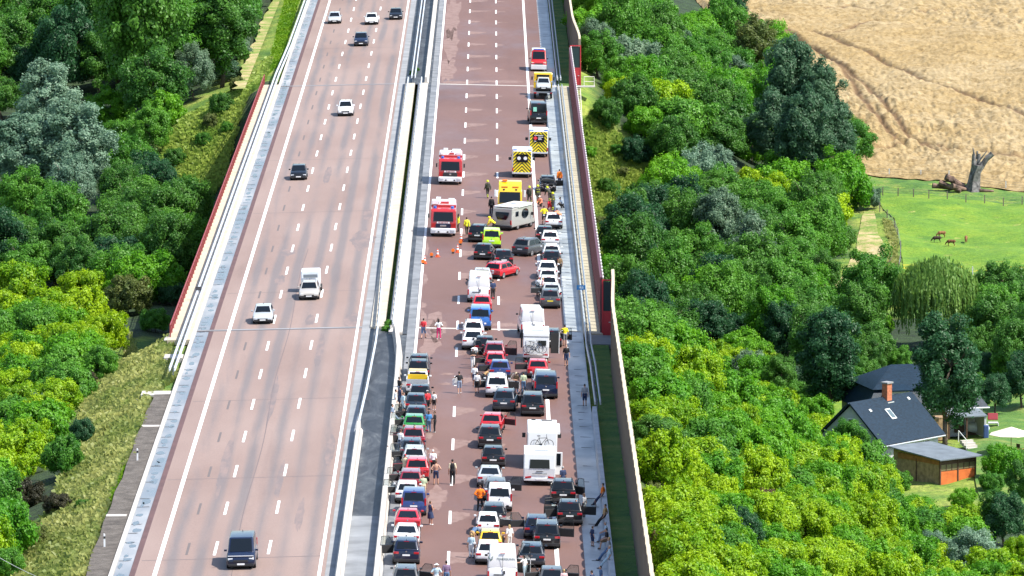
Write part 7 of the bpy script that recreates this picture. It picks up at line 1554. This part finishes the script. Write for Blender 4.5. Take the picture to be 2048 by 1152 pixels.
person(860.5, 1050, 'fold', -50, 'woman in dark blue dress holding a phone beside the red coupe', top=('dress', 'navy'), low=None, hair=('hair', 'brown'), shoe='white', h=1.7)
person(0, 0, 'hips', 0, 'person in white hat and pale blue top at the lower edge', top=('tee', 'lightblue'), low=('trousers', 'white'), hair=('hat', 'white'), head=(873, 1129))
person(0, 0, 'stand', 10, 'man in purple shirt and jeans at the lower edge', top=('tee', 'purple'), low=('shorts', 'denim'), head=(893, 1123), h=1.8)
person(945.5, 737, 'fold', 200, 'woman in white hat, black top and white trousers beside the open lane', top=('tee', 'black'), low=('trousers', 'white'), hair=('hat', 'white'), shoe='white', h=1.72)
person(0, 0, 'stand', 0, 'man in white shirt behind the woman with the white hat', top=('tee', 'white'), low=('trousers', 'black'), head=(949, 690))
person(0, 0, 'stand', -10, 'man in white shirt farther from the camera beside the white people carrier', top=('tee', 'white'), low=('shorts', 'navy'), head=(949, 731))
person(954, 786, 'stand', -5, 'man in white shirt and black shorts nearest the white people carrier', top=('tee', 'white'), low=('shorts', 'black'), h=1.7)
person(0, 0, 'bend', -60, 'woman in tan top bending into an open car door', top=('tee', 'tan'), low=('trousers', 'black'), hair=('hair', 'brown'), head=(967, 733), h=1.45)
person(0, 0, 'fold', 150, 'woman with hat and dark top in jeans right of the white people carrier', top=('tee', 'brown'), low=('trousers', 'denim'), hair=('hat', 'beige'), head=(1033, 746), h=1.68)
person(0, 0, 'stand', 10, 'man in pale green shirt and jeans left of the dark blue van', top=('tee', 'green'), low=('trousers', 'denim'), hair=('hair', 'dark'), head=(1047, 745))
person(1130, 691, 'reach', 10, 'man in bright yellow shirt at the open door of the towing car', top=('tee', 'yellow'), low=('shorts', 'grey'), head=None, h=1.78)
person(1132.5, 731, 'stand', 185, 'woman in black shirt and shorts walking beside the gutter', top=('tee', 'black'), low=('shorts', 'navy'), hair=('hair', 'brown'), shoe='brown', h=1.74)
person(1169.5, 812, 'stand', 5, 'man in grey shirt and dark shorts standing in the gutter', top=('tee', 'grey'), low=('shorts', 'navy'), hair=('hair', 'dark'), h=1.76)
person(0, 0, 'stand', 30, 'man in navy shirt beside the open door of the big caravan', top=('tee', 'navy'), low=('trousers', 'navy'), hair=('hair', 'grey'), head=(1126, 934))
person(1152, 1047, 'walk', 195, 'woman in white top and shorts walking past the black SUV', top=('tee', 'white'), low=('shorts', 'white'), hair=('long_hair', 'brown'), shoe='white', h=1.7)
person(1168.5, 1034, 'stand', 60, 'dark haired woman in striped top by the open car door', top=('tee', 'grey'), low=('trousers', 'grey'), hair=('long_hair', 'brown'), h=1.7)
LW = 8.05
def on_wall(head, pose, yaw, label, **kw):
    h = kw.get('h', 1.75); hz = {'lean': 1.52, 'sit': 1.30}[pose] * h / 1.72; p = at(head[0], head[1], hz); q = person(0, 0, pose, yaw, label, head=head, **kw); q.location = (LW + (.0 if pose == 'lean' else .08), p.y, road_z(LW) - .03 + (0 if pose == 'lean' else .04)); return q
on_wall((1196, 968), 'lean', 75, 'man in orange shirt leaning on the low barrier', top=('tee', 'orange'), low=('trousers', 'navy'), group='people resting on the low barrier')
on_wall((1202, 1010), 'lean', 70, 'man in mustard shirt leaning on the low barrier', top=('tee', 'tan'), low=('trousers', 'black'), group='people resting on the low barrier')
on_wall((1208, 1047), 'sit', 90, 'grey haired person in pale blue sitting on the low barrier', top=('tee', 'lightblue'), low=('trousers', 'bluegrey'), hair=('hair', 'grey'), group='people resting on the low barrier')
on_wall((1196, 1060), 'sit', 100, 'person in dark clothes sitting on the low barrier beside the standing child', top=('tee', 'black'), low=('shorts', 'brown'), group='people resting on the low barrier')
on_wall((1206, 1076), 'lean', 80, 'person in grey top and jeans leaning back on the low barrier', top=('tee', 'grey'), low=('trousers', 'denim'), hair=('hair', 'blond'), group='people resting on the low barrier')
on_wall((1212, 1092), 'lean', 85, 'person in pale blue clothes leaning on the low barrier', top=('tee', 'lightblue'), low=('trousers', 'lightblue'), hair=('hair', 'grey'), group='people resting on the low barrier')
person(1184.5, 1093, 'stand', -60, 'child in dark blue shirt and shorts standing by the seated people', top=('tee', 'navy'), low=('shorts', 'navy'), h=1.42, shoe='black')
person(0, 0, 'sit', 60, 'person in dark shirt seated in the gutter at the lower edge', top=('tee', 'navy'), low=('shorts', 'bluegrey'), head=(1186, 1133), h=1.7)
person(0, 0, 'stand', 100, 'person in denim blue beside the one seated at the lower edge', top=('tee', 'denim'), low=('trousers', 'denim'), head=(1202, 1133), h=1.6)
person(0, 0, 'stand', 10, 'woman in pale pink shirt at the lower edge beside an open car door', top=('tee', 'palepink'), low=('trousers', 'denim'), hair=('hair', 'blond'), head=(1128, 1140), h=1.66)
person(1050, 1160, 'reach', 60, 'woman in white top reaching to the lettered van', top=('tee', 'white'), low=('trousers', 'lightblue'), hair=('long_hair', 'dark'), h=1.7)
person(960, 1021, 'hips', 0, 'heavy man in orange shirt with hand on hip beside the white van', top=('jacket', 'orange'), low=('trousers', 'black'), hair=('hair', 'brown'), h=1.82)
person(944, 1090, 'bend', -40, 'man in blue shirt bending beside the yellow hatchback', top=('tee', 'denim'), low=('shorts', 'tan'), h=1.75)
person(942.5, 1116, 'stand', -10, 'woman in pale shirt and white trousers near the lettered van', top=('tee', 'lightblue'), low=('trousers', 'white'), hair=('hair', 'blond'), h=1.68)
person(0, 0, 'bend', 60, 'man in brown shirt bending beside the yellow hatchback', top=('tee', 'brown'), low=('trousers', 'black'), head=(1007, 1054), h=1.45)
person(0, 0, 'stand', 20, 'blond woman in white clothes right of the yellow hatchback', top=('tee', 'white'), low=('trousers', 'white'), hair=('long_hair', 'blond'), head=(1019, 1051), h=1.7)
person(0, 0, 'stand', -30, 'man in white shirt at the open left door of the silver saloon', top=('tee', 'white'), low=('trousers', 'black'), head=(1076, 555))
person(0, 0, 'stand', -80, 'woman in pale pink at the open left door of the silver saloon', top=('tee', 'palepink'), low=('trousers', 'black'), hair=('hair', 'blond'), head=(1085, 556), h=1.66)
person(0, 0, 'stand', 30, 'person in dark clothes between the white cars and the gutter', top=('tee', 'brown'), low=('trousers', 'black'), head=(1120, 513), h=1.7)
person(0, 0, 'stand', 10, 'man in dark shirt beside the white delivery van in the middle queue', top=('tee', 'navy'), low=('trousers', 'black'), head=(986, 561), h=1.75)
# grazing animals: barrel trunk, neck down, jointed legs
M_FUR = [mat('fur_brown', (.20, .085, .03), .85, var=.3, scale=4), mat('fur_dark', (.035, .02, .012), .85), mat('fur_russet', (.14, .055, .02), .85, var=.3, scale=4)]
mb = MB(); mb.ball((-.05, 0, .62), (.42, .20, .21), 12, 8); mb.ball((.25, 0, .60), (.24, .20, .24), 12, 8); mb.ball((-.36, 0, .63), (.20, .19, .20), 12, 8)
mb.tube((.36, 0, .66), (.62, 0, .40), .12, .085, 10); mb.tube((.60, 0, .42), (.74, 0, .16), .085, .05, 10); mb.ball((.61, 0, .42), .09, 10, 6)
for s in (-1, 1):
    limb(mb, [V3((.30, s * .11, .5)), V3((.32, s * .11, .28)), V3((.31, s * .11, .03))], [.075, .042, .035]); limb(mb, [V3((-.38, s * .11, .55)), V3((-.30, s * .12, .40)), V3((-.43, s * .11, .24)), V3((-.40, s * .11, .03))], [.10, .07, .042, .035])
    mb.tube((.58, s * .06, .47), (.50, s * .16, .50), .03, .015, 6)
mb.tube((-.54, 0, .68), (-.60, 0, .46), .03, .02, 6)
sheep = fuse(mb, .03, 'body', 1)
for (px, py, rz, m, lab) in ((1883, 478, 195, 0, 'light brown grazing sheep farthest back in its pair'), (1873.5, 487, 178, 1, 'dark brown grazing sheep in front of the light brown one'), (1902, 494, 170, 2, 'russet grazing sheep between the pair and the single one'), (1932, 488, 265, 0, 'brown sheep standing alone seen from the end')):
    p = at_ter(px, py); t = empty('sheep', (p.x, p.y, p.z + .08), (0, 0, R(rz))); t.scale = (.95,) * 3; tag(t, lab, 'sheep', 'sheep grazing on the meadow'); link('body', sheep, M_FUR[m], t)
